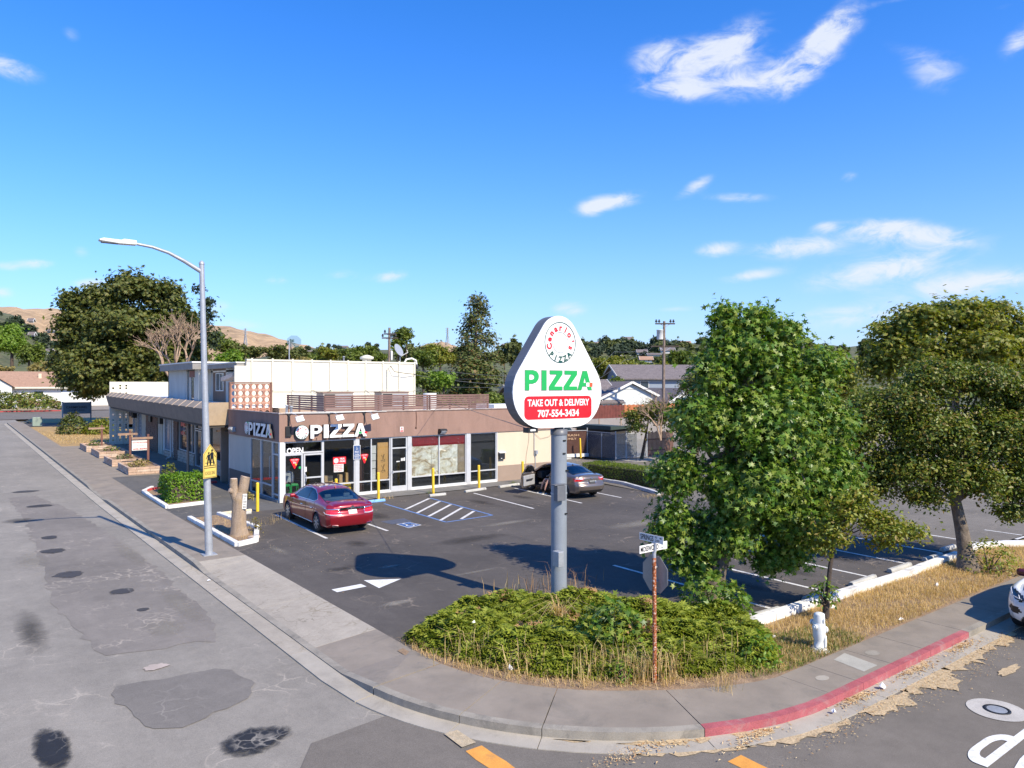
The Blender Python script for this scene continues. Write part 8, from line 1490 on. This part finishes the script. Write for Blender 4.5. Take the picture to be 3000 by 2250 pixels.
# screened fences and gates in the corner beyond the hedge
def chainlink(p, q, h, parent, mat='galv', pitch=.085, r=.006, slats=None, zb=.06):
    p, q = Vector(p), Vector(q); d = q - p; L = d.length; d.normalize(); mb = MB()
    def seg(a0, z0, a1, z1):
        A, B = p + d * a0 + Vector((0, 0, z0)), p + d * a1 + Vector((0, 0, z1)); e = (B - A).normalized(); n = e.cross(Vector((-d.y, d.x, 0))).normalized() * r; mb.add([A + n, B + n, B - n, A - n], [(0, 1, 2, 3)])
    k = -h
    while k < L:
        a0, z0 = (k, zb) if k >= 0 else (0, zb - k); a1, z1 = (k + h - zb, h) if k + h - zb <= L else (L, zb + L - k)
        if z1 > z0: seg(a0, z0, a1, z1); seg(L - a0, z0, L - a1, z1)
        k += pitch
    stuff(mb.build('mesh_wire', M[mat], parent, fix=False))
def post(t, x, y, h, r=.035): MB().tube([(x, y, -.05), (x, y, h)], r, 8).build('post', M['galv'], t)
G0, G1, G2, G3, G4 = (22.6, 8.25), (25.6, 7.5), (25.4, 4.4), (26.5, 4.45), (28.5, 4.3)
t = thing('slatted_gate', 'brown gate of slanted slats with faded lettering', 'gate'); p, q = Vector((*G0, 0)), Vector((*G1, 0)); d = (q - p); L = d.length; d.normalize()
for k in range(46):
    a = -1.9 + k * .108; a0, z0 = (a, .12) if a >= 0 else (0, .12 - a); a1, z1 = (a + 1.75, 1.87) if a + 1.75 <= L else (L, .12 + L - a)
    if z1 > z0 + .03: MB().bar(p + d * a0 + Vector((0, 0, z0)), p + d * a1 + Vector((0, 0, z1)), .015, .062, up=(-d.y, d.x, 0)).build('slat', pm('brown_gate_slat', (.16, .075, .058), .8, var=.2, fine=.06), t)
MB().bar(p + Vector((0, .05, 1.0)), q + Vector((0, .05, 1.0)), .01, 1.75).build('backing', pm('dark_gate_backing', (.05, .022, .018), .9), t)
MB().tube([p + Vector((0, 0, 1.9)), q + Vector((0, 0, 1.9))], .025, 6).build('top_rail', M['galv'], t); post(t, *G1, 2.1, .045); MB().bar(p + Vector((0, -.12, .12)), q + Vector((0, -.12, .12)), .16, .24).build('white_beam', M['whitekerb'], t)
mb = MB(); 
for s, a0, a1, z0, z1 in (('TRASH', 1.2, 2.4, 1.5, 1.66), ('ONLY', 1.3, 2.2, 1.25, 1.4)): mb.geo(fit(s, a0, a1, z0, z1, .02), lambda x, y, z: tuple(p + d * x + Vector((0, -.03, y))))
mb.build('faded_lettering', pm('faded_yellow_lettering', (.5, .33, .2), .8, fine=.2), t)
t = thing('screened_fence', 'black screened chain link fence of the bin enclosure', 'fence'); chainlink((*G1, 0), (*G2, 0), 1.82, t); e = Vector((*G2, 0)) - Vector((*G1, 0))
for k in range(34):
    a = Vector((*G1, 0)) + e * (k + .5) / 34; MB().bar(a + Vector((.05, 0, .08)), a + Vector((.05, 0, 1.72)), .006, .075, up=(1, 0, 0)).build('screen_slat', pm('black_screen_slat', (.012, .013, .013), .7), t)
MB().tube([(*G1, 1.85), (*G2, 1.85)], .022, 6).build('top_rail', M['galv'], t); post(t, *G2, 2.0, .045); post(t, 25.5, 5.9, 1.85)
for nm, a, b_, lb in (('narrow', G2, G3, 'narrow chain link gate leaf beside the black screened fence'), ('wide', G3, G4, 'wide chain link gate leaf right of the narrow one')):
    t = thing('chain_link_gate', lb, 'gate', group='chain link gate leaves'); p, q = Vector((*a, 0)), Vector((*b_, 0)); u = (q - p).normalized() * .06; mb = MB(); mb.tube([p + u + Vector((0, 0, .08)), p + u + Vector((0, 0, 1.78)), q - u + Vector((0, 0, 1.78)), q - u + Vector((0, 0, .08)), p + u + Vector((0, 0, .08))], .024, 6); mb.build('frame', M['galv'], t); chainlink(p + u, q - u, 1.76, t, pitch=.075, r=.007, zb=.1); post(t, *b_, 1.95, .04)
t = thing('bin_enclosure', 'dark green covered bin enclosure behind the black screen', 'enclosure'); MB().box(25.9, 28.0, 5.4, 9.0, 0, 2.0).build('wall', M['dark2'], t); MB().prism([(25.7, 2.02), (28.3, 2.1), (28.3, 2.2), (25.7, 2.3)], 5.2, 9.2, lambda a, b, d: (a, d, b)).build('roof', pm('dark_green_roof', (.03, .05, .045), .7, fine=.06), t)
for k in range(26): MB().box(26.0 + k * .1, 26.07 + k * .1, 5.36, 5.4, .1, 1.7).build('screen_slat', M['dark'], t)
t = thing('picket_fence', 'dark picket fence right of the chain link gates', 'fence'); 
for k in range(22): MB().box(28.7 + k * .14, 28.79 + k * .14, 4.6, 4.63, .05, 1.75 + .05 * (k % 3)).build('picket', M['brown2'], t)
MB().box(28.6, 31.9, 4.64, 4.68, 1.2, 1.28).build('rail', M['brown2'], t); MB().box(28.6, 31.9, 4.64, 4.68, .4, .48).build('rail', M['brown2'], t)
flat('gate_apron', [(25.5, 4.2), (28.6, 4.1), (28.8, 1.8), (25.2, 2.4)], .0, M['gut'])
t = thing('block_wall', 'long grey block retaining wall beyond the bin enclosure', 'wall'); MB().box(20, 46, 16, 16.25, -.2, 2.2).build('wall', M['block'], t)
for k in range(9): MB().box(21 + k * 2.8, 21.12 + k * 2.8, 15.96, 15.998, -.2, 2.2).build('joint_strip', M['dado'], t)
t = thing('board_fence', 'dark red brown board fence standing on the block wall', 'fence'); 
for k in range(130): MB().box(20.02 + k * .2, 20.2 + k * .2, 16.08, 16.12, 2.2, 3.36 + .03 * ((k * 7) % 3)).build('board', M['redfence'] if k < 92 else M['cedar'], t)
mb = MB(); mb.box(20, 46, 16.12, 16.18, 2.45, 2.55); mb.build('rail', M['redfence'], t); MB().box(20, 46, 16.12, 16.18, 3.05, 3.15).build('rail', M['redfence'], t)
t = thing('parked_van', 'white van roof showing over the brown slatted gate', 'van', (25.2, 11.5, 0)); MB().prism([(-2.2, .5), (2.2, .5), (2.2, 1.3), (1.5, 2.05), (-2.1, 2.1), (-2.2, 1.9)], -.9, .9, lambda a, b, d: (a, d, b)).build('body', wp, t, bevel=.08); MB().prism([(1.5, 1.95), (2.1, 1.35), (.9, 1.35), (.9, 1.95)], -.905, .905, lambda a, b, d: (a, d, b)).build('window', M['homeglass'], t)
for x in (-1.4, 1.4):
    for y in (-.8, .8): wheel(t, x, y, .33, .2, 5, 1)
# ---------------------------------------------------------------- utility poles, wires, houses, hills
def upole(u, vt, depth, label, arms, tr=None, vb=None, lean=0):
    p = at(u, vt, depth); b = Vector((p.x + lean, p.y, zg(p.y) - .3)); t = thing('utility_pole', label, 'utility pole', b); H = p.z - b.z; MB().tube([(0, 0, 0), (-lean, 0, H)], [.19, .13], 10).build('pole', M['pole'], t)
    A = Vector((.794, -.608, 0))                           # cross arms run square to the lines behind the shops
    for z, w, ins in arms:
        o = Vector((-lean, 0, H - z)); am = MB().bar(o - A * w + Vector((0, -.12, 0)), o + A * w + Vector((0, -.12, 0)), .12, .14).build('cross_arm', M['barkd'], t)
        for k in ins: MB().lathe([(.05, 0), (.12, .06), (.13, .16), (.06, .22), (.11, .28), (.001, .36)], 10, c=tuple(o + A * w * k + Vector((0, -.12, .12)))).build('insulator', M['black'], am)
        for s in (-1, 1): MB().bar(o + A * w * .45 * s + Vector((0, -.12, -.05)), o + Vector((0, -.12, -w * .35)), .03, .05).build('brace', M['galv'], t)
    if tr: MB().lathe([(.33, 0), (.35, .1), (.35, .95), (.38, .97), (.38, 1.02), (.001, 1.06)], 18, c=tuple(Vector((-lean, 0, H - tr)) - A * .46)).build('transformer', pm('pale_grey_transformer', (.62, .62, .6), .5, fine=.04), t)
    return b, H
b1, H1 = upole(1946, 941, 79, 'utility pole with a white transformer rising behind the grey gabled house', ((.28, 1.05, (-.9, -.6, .55, .85)), (2.68, 1.5, ())), 1.95, lean=-.2)
b2, H2 = upole(1141, 960, 82, 'grey utility pole behind the right end of the cream wall', ((.7, .7, (-.8,)), (1.15, .9, (-.9, .2, .7))), None, lean=-.12)
MB().lathe([(.1, 0), (.11, 1.0), (.001, 1.05)], 10, c=tuple(b2 + Vector((.25, -.25, H2 - 3.6)))).build('pipe', M['white']).name = 'vent_pipe'
tag(bpy.data.objects[[o.name for o in COL.objects if o.name.startswith('vent_pipe')][-1]], 'white pipe fixed low on the grey utility pole', 'pipe')
upole(2352, 995, 70, 'pole top peeping over the right shoulder of the bright green tree', ((.2, .6, (-.7, .6)),), None)
def wire(pts, label, r=.016, m='black'):
    r *= .7; m = 'darkgrey'
    P = []
    for a, b in zip(pts, pts[1:]):
        a, b = Vector(a), Vector(b); s = (b - a).length * .012
        for k in range(8): t = k / 8; P.append(a.lerp(b, t) - Vector((0, 0, s * 4 * t * (1 - t))))
    P.append(Vector(pts[-1])); tag(MB().tube(P, r, 4).build('power_line', M[m]), label, 'power line')
T1 = b1 + Vector((.2, 0, H1)); T2 = b2 + Vector((.12, 0, H2)); A = Vector((.794, -.608, 0))
WG = 'galv'
wire([T2 - Vector((0, 0, 5.5)), at(1600, 1105, 80), T1 - Vector((0, 0, 6.4))], 'upper wire crossing the trees behind the pole sign', .02, WG); wire([T2 - Vector((0, 0, 6.3)), at(1620, 1132, 80), T1 - Vector((0, 0, 7.3))], 'lower wire crossing the trees behind the pole sign', .025, WG); wire([at(1180, 1092, 60), at(1400, 1122, 62), T1 - Vector((0, 0, 7.2))], 'thick service wire from the cream wall to the transformer pole', .022, WG)
wire([(10.15, 8.8, 6.4), at(1290, 1085, 60), at(1530, 1101, 70)], 'service wire leaving the mast on the cream wall', .018, WG)
wire([T1 - Vector((0, 0, 7.0)), at(2040, 1155, 50), (32, -8, 5.0)], 'service wire running down to the right from the transformer pole', .02, WG); wire([T1 - A * 1.4 - Vector((0, 0, 2.7)), at(1800, 1030, 60), at(1700, 1108, 50)], 'pale wire slanting down left from the lower cross arm', .014, WG); wire([T1 - A * 1.2 - Vector((0, 0, 2.7)), at(1830, 1055, 60), at(1720, 1128, 50)], 'second pale wire slanting down left from the lower cross arm', .014, WG)
wire([T1 + A * 1.4 - Vector((0, 0, 2.7)), at(2080, 1045, 90), at(2300, 1075, 100)], 'wire leaving the lower cross arm to the right', .014, WG)
# houses
def gable_house(name, label, c, w, dpt, eave, ridge, wall, roof, along='x', over=.4, rz=0, windows=(), extra=None, z=None):
    t = thing(name, label, 'house', (c[0], c[1], zg(c[1]) if z is None else z), rz); W, D = w / 2, dpt / 2; f = (lambda a, b, h: (a, b, h)) if along == 'x' else (lambda a, b, h: (b, a, h)); mb = MB(); e = .02
    if along == 'y': W, D = D, W
    mb.add([f(-W, -D, 0), f(W, -D, 0), f(W, D, 0), f(-W, D, 0), f(-W, -D, eave), f(W, -D, eave), f(W, D, eave), f(-W, D, eave), f(-W, 0, ridge - .12), f(W, 0, ridge - .12)], [(0, 1, 5, 4), (2, 3, 7, 6), (1, 2, 6, 9, 5), (3, 0, 4, 8, 7)]); mb.build('wall', wall, t)
    s = (ridge - eave) / D; o = over
    for k in (-1, 1): MB().add([f(-W - o, k * (D + o), eave - s * o), f(W + o, k * (D + o), eave - s * o), f(W + o, 0, ridge), f(-W - o, 0, ridge), f(-W - o, k * (D + o), eave - s * o + .16), f(W + o, k * (D + o), eave - s * o + .16), f(W + o, 0, ridge + .16), f(-W - o, 0, ridge + .16)], [(0, 1, 2, 3), (4, 5, 6, 7), (0, 1, 5, 4), (1, 2, 6, 5), (2, 3, 7, 6), (3, 0, 4, 7)]).build('roof_slope', roof, t)
    for k in (-1, 1):
        for q in (-1, 1): MB().bar(f(k * (W + o + .03), q * (D + o), eave - s * o + .06), f(k * (W + o + .03), 0, ridge + .06), .06, .26).build('barge_board', M['white'], t)
    for (side, a, z0, ww, hh) in windows:                  # side: 'f' faces -y, 'l' faces -x
        if side == 'f': fr = MB().box(a - ww / 2 - .08, a + ww / 2 + .08, -(D if along == 'x' else W) - .06, -(D if along == 'x' else W), z0 - .08, z0 + hh + .08).build('window', M['white'], t); y = -(D if along == 'x' else W) - .07; MB().box(a - ww / 2, a + ww / 2, y, y + .02, z0, z0 + hh).build('pane', M['homeglass'], fr)
        else: x = -(W if along == 'x' else D); fr = MB().box(x - .06, x, a - ww / 2 - .08, a + ww / 2 + .08, z0 - .08, z0 + hh + .08).build('window', M['white'], t); MB().box(x - .08, x - .06, a - ww / 2, a + ww / 2, z0, z0 + hh).build('pane', M['homeglass'], fr)
    return t
# grey house with two stepped gables behind the board fence
g0 = at(1884, 1166, 85); GX, GY = g0.x, g0.y
t = gable_house('gabled_house', 'pale grey house with white barge boards and two stepped gables', (GX, GY + 5.5), 7.6, 11, 2.9, 4.65, M['siding'], M['roofgrey'], 'y', .35, R(-18), (('f', -2.2, 1.0, 1.0, .95), ('l', .8, 1.0, .9, 1.0)), z=.85)
MB().tube([(-3.75, -5.7, 2.75), (-3.75, -5.7, 2.5), (-3.6, -5.55, 2.3), (-3.6, -5.55, 0)], .06, 8).build('downspout', M['white'], t); MB().lathe([(.1, 0), (.14, .2), (.05, .45)], 10, c=(-1.4, -5.7, 1.9)).build('wall_lantern', M['black'], t)
t = gable_house('gabled_house', 'smaller right hand gable wing of the pale grey house', (GX + 3.2, GY - .8), 4.6, 9, 2.55, 3.9, M['siding'], M['roofgrey'], 'y', .3, R(-18), (('f', .2, .9, .9, .9),), z=.85)
t = gable_house('grey_roof_house', 'low grey roofed house showing left of the gables beside the pole sign', (GX - 6.2, GY + 6), 9, 8, 2.6, 4.9, M['sidingb'], M['roofgrey'], 'x', .5, R(-18), (('f', 1.0, .9, .8, 1.1),), z=.85)
g1 = at(1965, 1100, 112)
gable_house('two_storey_house', 'big blue grey house with broad hipped roof behind the transformer pole', (g1.x + 2, g1.y + 4), 15, 10, 5.1, 7.1, M['sidingb'], M['roofgrey'], 'x', .6, R(-30), (('f', -4, 3.4, 1.2, 1.2), ('f', 2, 3.4, 1.2, 1.2)), z=1.2)
gable_house('grey_roof_house', 'far grey roof seen just left of the pole sign', at(1590, 1200, 90).xy.to_tuple(), 9, 8, 2.7, 4.3, M['siding'], M['roofgrey'], 'x', .5, R(-20), (), z=.8)
# brown roofed white house across the far street
t = thing('brown_roof_house', 'white walled house with long brown roof across the far street', 'house', (0, 0, 0)); zb = 1.42
MB().box(-14, 22, 128, 138, zb - .3, 4.75).build('wall', M['white'], t); MB().prism([(127.2, 4.72), (134, 7.62), (140.8, 4.72), (140.8, 4.9), (134, 7.82), (127.2, 4.9)], -15, 23, lambda a, b, d: (d, a, b)).build('roof', M['roofbrown'], t)
MB().box(-15, 23, 127.12, 127.2, 4.62, 4.92).build('gutter', M['batten'], t); MB().box(-3, 5.2, 127.9, 128, zb, 2.35).build('brick_dado', M['brick'], t); MB().box(5.3, 9.6, 127.92, 128, zb, 4.1).build('garage_door', pm('white_garage_door', (.7, .7, .68), .6, fine=.03), t); w = MB().box(1.0, 2.6, 127.92, 128, 2.7, 4.2).build('window', M['white'], t); MB().box(1.1, 2.5, 127.9, 127.92, 2.8, 4.1).build('pane', M['homeglass'], w)
MB().box(2.0, 2.5, 131, 131.5, 6, 7.4).build('chimney', M['cream'], t)
gw = MB().add([(-2.45, 125, zb), (-9, 125, zb), (-9, 125, 5.0), (-5.7, 125, 7.2), (-2.45, 125, 5.0), (-2.45, 128, zb), (-9, 128, zb), (-2.45, 128, 5), (-9, 128, 5)], [(0, 1, 2, 3, 4), (0, 4, 7, 5), (1, 6, 8, 2)]).build('gable_wing', M['offwhite'], t)
MB().add([(-1.9, 124.6, 4.75), (-5.7, 124.6, 7.35), (-5.7, 134, 7.35), (-1.9, 128.5, 4.75)], [(0, 1, 2, 3)]).build('wing_roof', M['roofbrown'], t); MB().add([(-9.5, 124.6, 4.75), (-5.7, 124.6, 7.35), (-5.7, 134, 7.35), (-9.5, 128.5, 4.75)], [(0, 1, 2, 3)]).build('wing_roof', M['roofbrown'], t)
t = thing('fire_hydrant', 'tiny white hydrant before the bushes of the brown roofed house', 'fire hydrant', at(44, 1192, 116)); MB().lathe([(.3, -.1), (.28, .1), (.2, .2), (.2, .75), (.24, .8), (.16, 1.0), (.001, 1.05)], 14).build('barrel', M['white'], t); MB().tube([(-.35, 0, .65), (.35, 0, .65)], .12, 10).build('outlet', M['white'], t)
tag(MB().box(-8, 8, -.1, .1, 0, .14).build('kerb', M['redkerb2'], None, (-5, 106.8, zg(107) - .1)), 'faded red kerb on the far side of the cross street', 'kerb')
# hills and far slopes
def hill(name, pts, d0, d1, zb, mat, back=300, n=10, wob=0):
    """ridge given by photo pixels (u, v); foot at distance d0, crest at d1"""
    us = [p[0] for p in pts]; vs_ = [p[1] for p in pts]; U = np.linspace(us[0], us[-1], 90); V = np.interp(U, us, vs_); vs, fs = [], []; m = n + 2
    for i, (u, v) in enumerate(zip(U, V)):
        c = at(u, v + 1.6 * math.sin(u * .11) + 1.1 * math.sin(u * .31), d1); f = at(u, 1129, d0); f.z = zb
        for k in range(n + 1):
            t = k / n; q = f.lerp(Vector((c.x, c.y, f.z)), t); h = (c.z - zb) * (t * t * (3 - 2 * t)) * (1 + wob * math.sin(u * .05 + t * 7) * (1 - t)); vs.append((q.x, q.y, zb + h))
        q = at(u, 1129, d1 + back); vs.append((q.x, q.y, zb - 5))
    for i in range(len(U) - 1):
        for k in range(m - 1): fs.append((i * m + k, (i + 1) * m + k, (i + 1) * m + k + 1, i * m + k + 1))
    return struct(MB().add(vs, fs, 0, True).build(name, mat))
GH = pm('dry_hill_grass', (.40, .27, .145), .95, var=.22, vs=.012, bs=0, fine=.2, fs=.06, dirt=(.25, .16, .10), dirtamt=.6); SH_ = pm('scrubby_slope', (.105, .115, .045), .95, var=.4, vs=.03, fine=.3, fs=.25, dirt=(.30, .21, .12), dirtamt=.6)
hill('hill', [(-700, 900), (-200, 902), (0, 906), (60, 911), (100, 909), (190, 916), (300, 930), (500, 945), (625, 958), (700, 967), (760, 980), (850, 1003), (920, 1022), (1000, 1050), (1100, 1090)], 420, 1150, 0, GH, wob=.12)
hill('hill', [(1100, 1060), (1200, 1030), (1236, 1018), (1262, 1008), (1290, 1006), (1315, 1009), (1340, 1018), (1400, 1040), (1500, 1070)], 500, 1300, 0, GH)
hill('hill', [(700, 1060), (850, 1036), (900, 1026), (1000, 1024), (1150, 1028), (1400, 1040), (1550, 1030), (1620, 1022), (1700, 1014), (1800, 1012), (1900, 1013), (2050, 1010), (2300, 1014), (2500, 1018), (2800, 1016), (3200, 1010), (3800, 1010)], 175, 480, .6, SH_, wob=.1)
hill('hill', [(-900, 900), (-300, 930), (-60, 905), (0, 918), (60, 940), (100, 965), (140, 1005), (170, 1045), (230, 1080), (320, 1100)], 180, 420, .8, SH_, wob=.1)
FARD = leafm('far_dark_foliage', [(.028, .05, .03), (.045, .07, .035), (.06, .085, .04)], .7, .1); FARG = leafm('far_green_foliage', [(.08, .105, .03), (.12, .14, .035), (.15, .16, .045)], .7, .2)
def protos(mat, n=3):
    out = []
    for k in range(n): pts, o, cc = crown_points([(0, 0, .55, .42, .42, .42), (.25, .1, .45, .3, .3, .3), (-.22, -.1, .5, .3, .3, .34)], 46, 16, .10, .6, 70 + k); f = foliage('crown', pts, o, .20, 'twig', mat); out.append(f.data); bpy.data.objects.remove(f)
    return out
PD, PG = protos(FARD), protos(FARG); rr = random.Random(12)
def far_tree(u, v, s, d, bank, label, group):
    c = at(u, v, d); w = s * d / 2167; me = rr.choice(bank); o = link('far_tree', me, None, None, (c.x, c.y, c.z - w * .1), (0, 0, rr.uniform(0, 6.28))); o.scale = (w, w, w * rr.uniform(.75, 1.15)); tag(o, label, 'tree', group)
def slope_d(u, v):                                          # distance at which a sight line meets the right hand slope
    t = max(0.02, min(1, (1088 - v) / 72)); return 185 + 290 * (.5 - math.sin(math.asin(1 - 2 * t) / 3))
for k in range(80): v = rr.uniform(1020, 1085); u = rr.uniform(1690, 2200); far_tree(u, v, rr.uniform(18, 40), slope_d(u, v) - 8, PG, 'green tree scattered among the houses of the right hand slope', 'trees on the right hand slope')
for k in range(40): u = rr.uniform(1725, 1985); v = rr.uniform(1014, 1048) if u < 1900 else rr.uniform(1012, 1032); far_tree(u, v, rr.uniform(20, 40), slope_d(u, v) - 14, PD, 'dark tree in the wood below the ridge houses', 'dark wood below the ridge houses')
for k in range(60): u = rr.uniform(-30, 160); v = 918 + max(0, u) * .62 + rr.uniform(2, 120); far_tree(u, min(v, 1075), rr.uniform(20, 40), 330, PD, 'dark tree in the wood on the left hand hillside', 'dark wood on the left hand hillside')
for k in range(22): u = rr.uniform(860, 1130); v = 1022 + rr.uniform(-6, 26); far_tree(u, v, rr.uniform(10, 24), 400, PD, 'small dark tree on the far middle ridge', 'trees on the far middle ridge')
for k in range(10): u = rr.uniform(150, 240); v = rr.uniform(1000, 1075); far_tree(u, v, rr.uniform(12, 22), 300, PG, 'small green tree on the slope between wood and oak', 'trees on the slope left of the oak')
for k in range(50): u = rr.uniform(700, 1720); v = 1046 + rr.uniform(0, 30); far_tree(u, v, rr.uniform(30, 60), 170, PG, 'green tree in the belt beyond the shop roofs', 'trees in the belt beyond the shop roofs')
for k in range(36): u = rr.uniform(2150, 2800); v = 1030 + rr.uniform(0, 70); far_tree(u, v, rr.uniform(30, 60), 160, PG, 'green tree behind the street trees on the right', 'trees behind the street trees')
HW = pm('far_house_wall', (.62, .6, .56), .8, fine=.03)
def far_house(u, v, w, h, d, label, roof='roofgrey', rz=0):
    c = at(u, v, d); s = d / 2167; gable_house('far_house', label, (c.x, c.y), w * s, w * s * .6, h * s, h * s * 1.7, HW, M[roof], 'x', .5, -YAW + rz, (('f', -w * s * .2, h * s * .35, h * s * .4, h * s * .35), ('f', w * s * .2, h * s * .35, h * s * .4, h * s * .35)), z=c.z)['group'] = 'houses on the far slopes'
for a in ((1738, 1014, 34, 7, 470, 'leftmost dark roofed house on the right hand ridge'), (1764, 1014, 22, 7, 468, 'tan house second from the left on the right hand ridge', 'roofbrown'), (1796, 1013, 30, 8, 466, 'white house in the middle of the ridge houses'), (1820, 1013, 22, 9, 465, 'white gabled house right of the ridge houses middle'), (1840, 1008, 26, 12, 462, 'two storey house at the right end of the ridge row'), (2006, 1012, 30, 7, 440, 'pale house with brown roof far right on the ridge', 'roofbrown'),
          (1880, 1040, 26, 9, 330, 'white roofed house half way down the slope'), (1955, 1036, 36, 10, 300, 'dark house with a white gable on the slope'), (1915, 1044, 34, 5, 290, 'long low flat roofed house on the slope'), (1892, 1062, 32, 10, 240, 'tan roofed white house low on the slope', 'roofbrown'), (1832, 1050, 20, 5, 280, 'small white house behind the olive trees'), (1488, 1032, 26, 14, 235, 'white house with chimney under the rounded dark tree'),
          (92, 945, 12, 7, 325, 'white house high in the left hand wood'), (95, 985, 12, 7, 325, 'white house low in the left hand wood'), (132, 1040, 40, 10, 290, 'long white buildings at the foot of the left hand wood'), (180, 1048, 30, 8, 285, 'white building beside the great oak'), (150, 975, 18, 6, 340, 'pale house on the bare slope left of the oak'), (905, 1036, 14, 5, 395, 'tiny pale house on the far middle ridge'), (1010, 1022, 16, 5, 430, 'tiny house on the skyline of the middle ridge'), (1050, 1027, 14, 5, 420, 'second tiny house on the skyline of the middle ridge')): far_house(*a)
def pylon(u, vt, vb, depth, label):
    p, b = at(u, vt, depth), at(u, vb, depth); t = thing('pylon', label, 'pylon', b); H = p.z - b.z; w = H * .085; mb = MB()
    for i, j in ((-1, -1), (1, -1), (1, 1), (-1, 1)): mb.tube([(i * w, j * w, 0), (i * w * .3, j * w * .3, H * .6), (i * w * .25, j * w * .25, H)], .16, 4)
    for k in range(8):
        z0, z1 = H * k / 8, H * (k + 1) / 8; s0, s1 = (w * (1 - .7 * min(1, z / (H * .6))) for z in (z0, z1))
        for q in ((-1, -1, 1, -1), (1, -1, -1, -1)): mb.tube([(q[0] * s0, q[1] * s0, z0), (q[2] * s1, q[3] * s1, z1)], .09, 3)
    mb.build('frame', M['galv'], t)
    for z in (.72, .84, .95): MB().bar((-w * 1.5, 0, H * z), (w * 1.5, 0, H * z), .25, .25).build('cross_arm', M['galv'], t)
pylon(719, 962, 1012, 420, 'steel pylon on the brown hillside left of the cream wall'); pylon(1311, 960, 1010, 420, 'faint steel pylon on the skyline beside the two tiny palms')
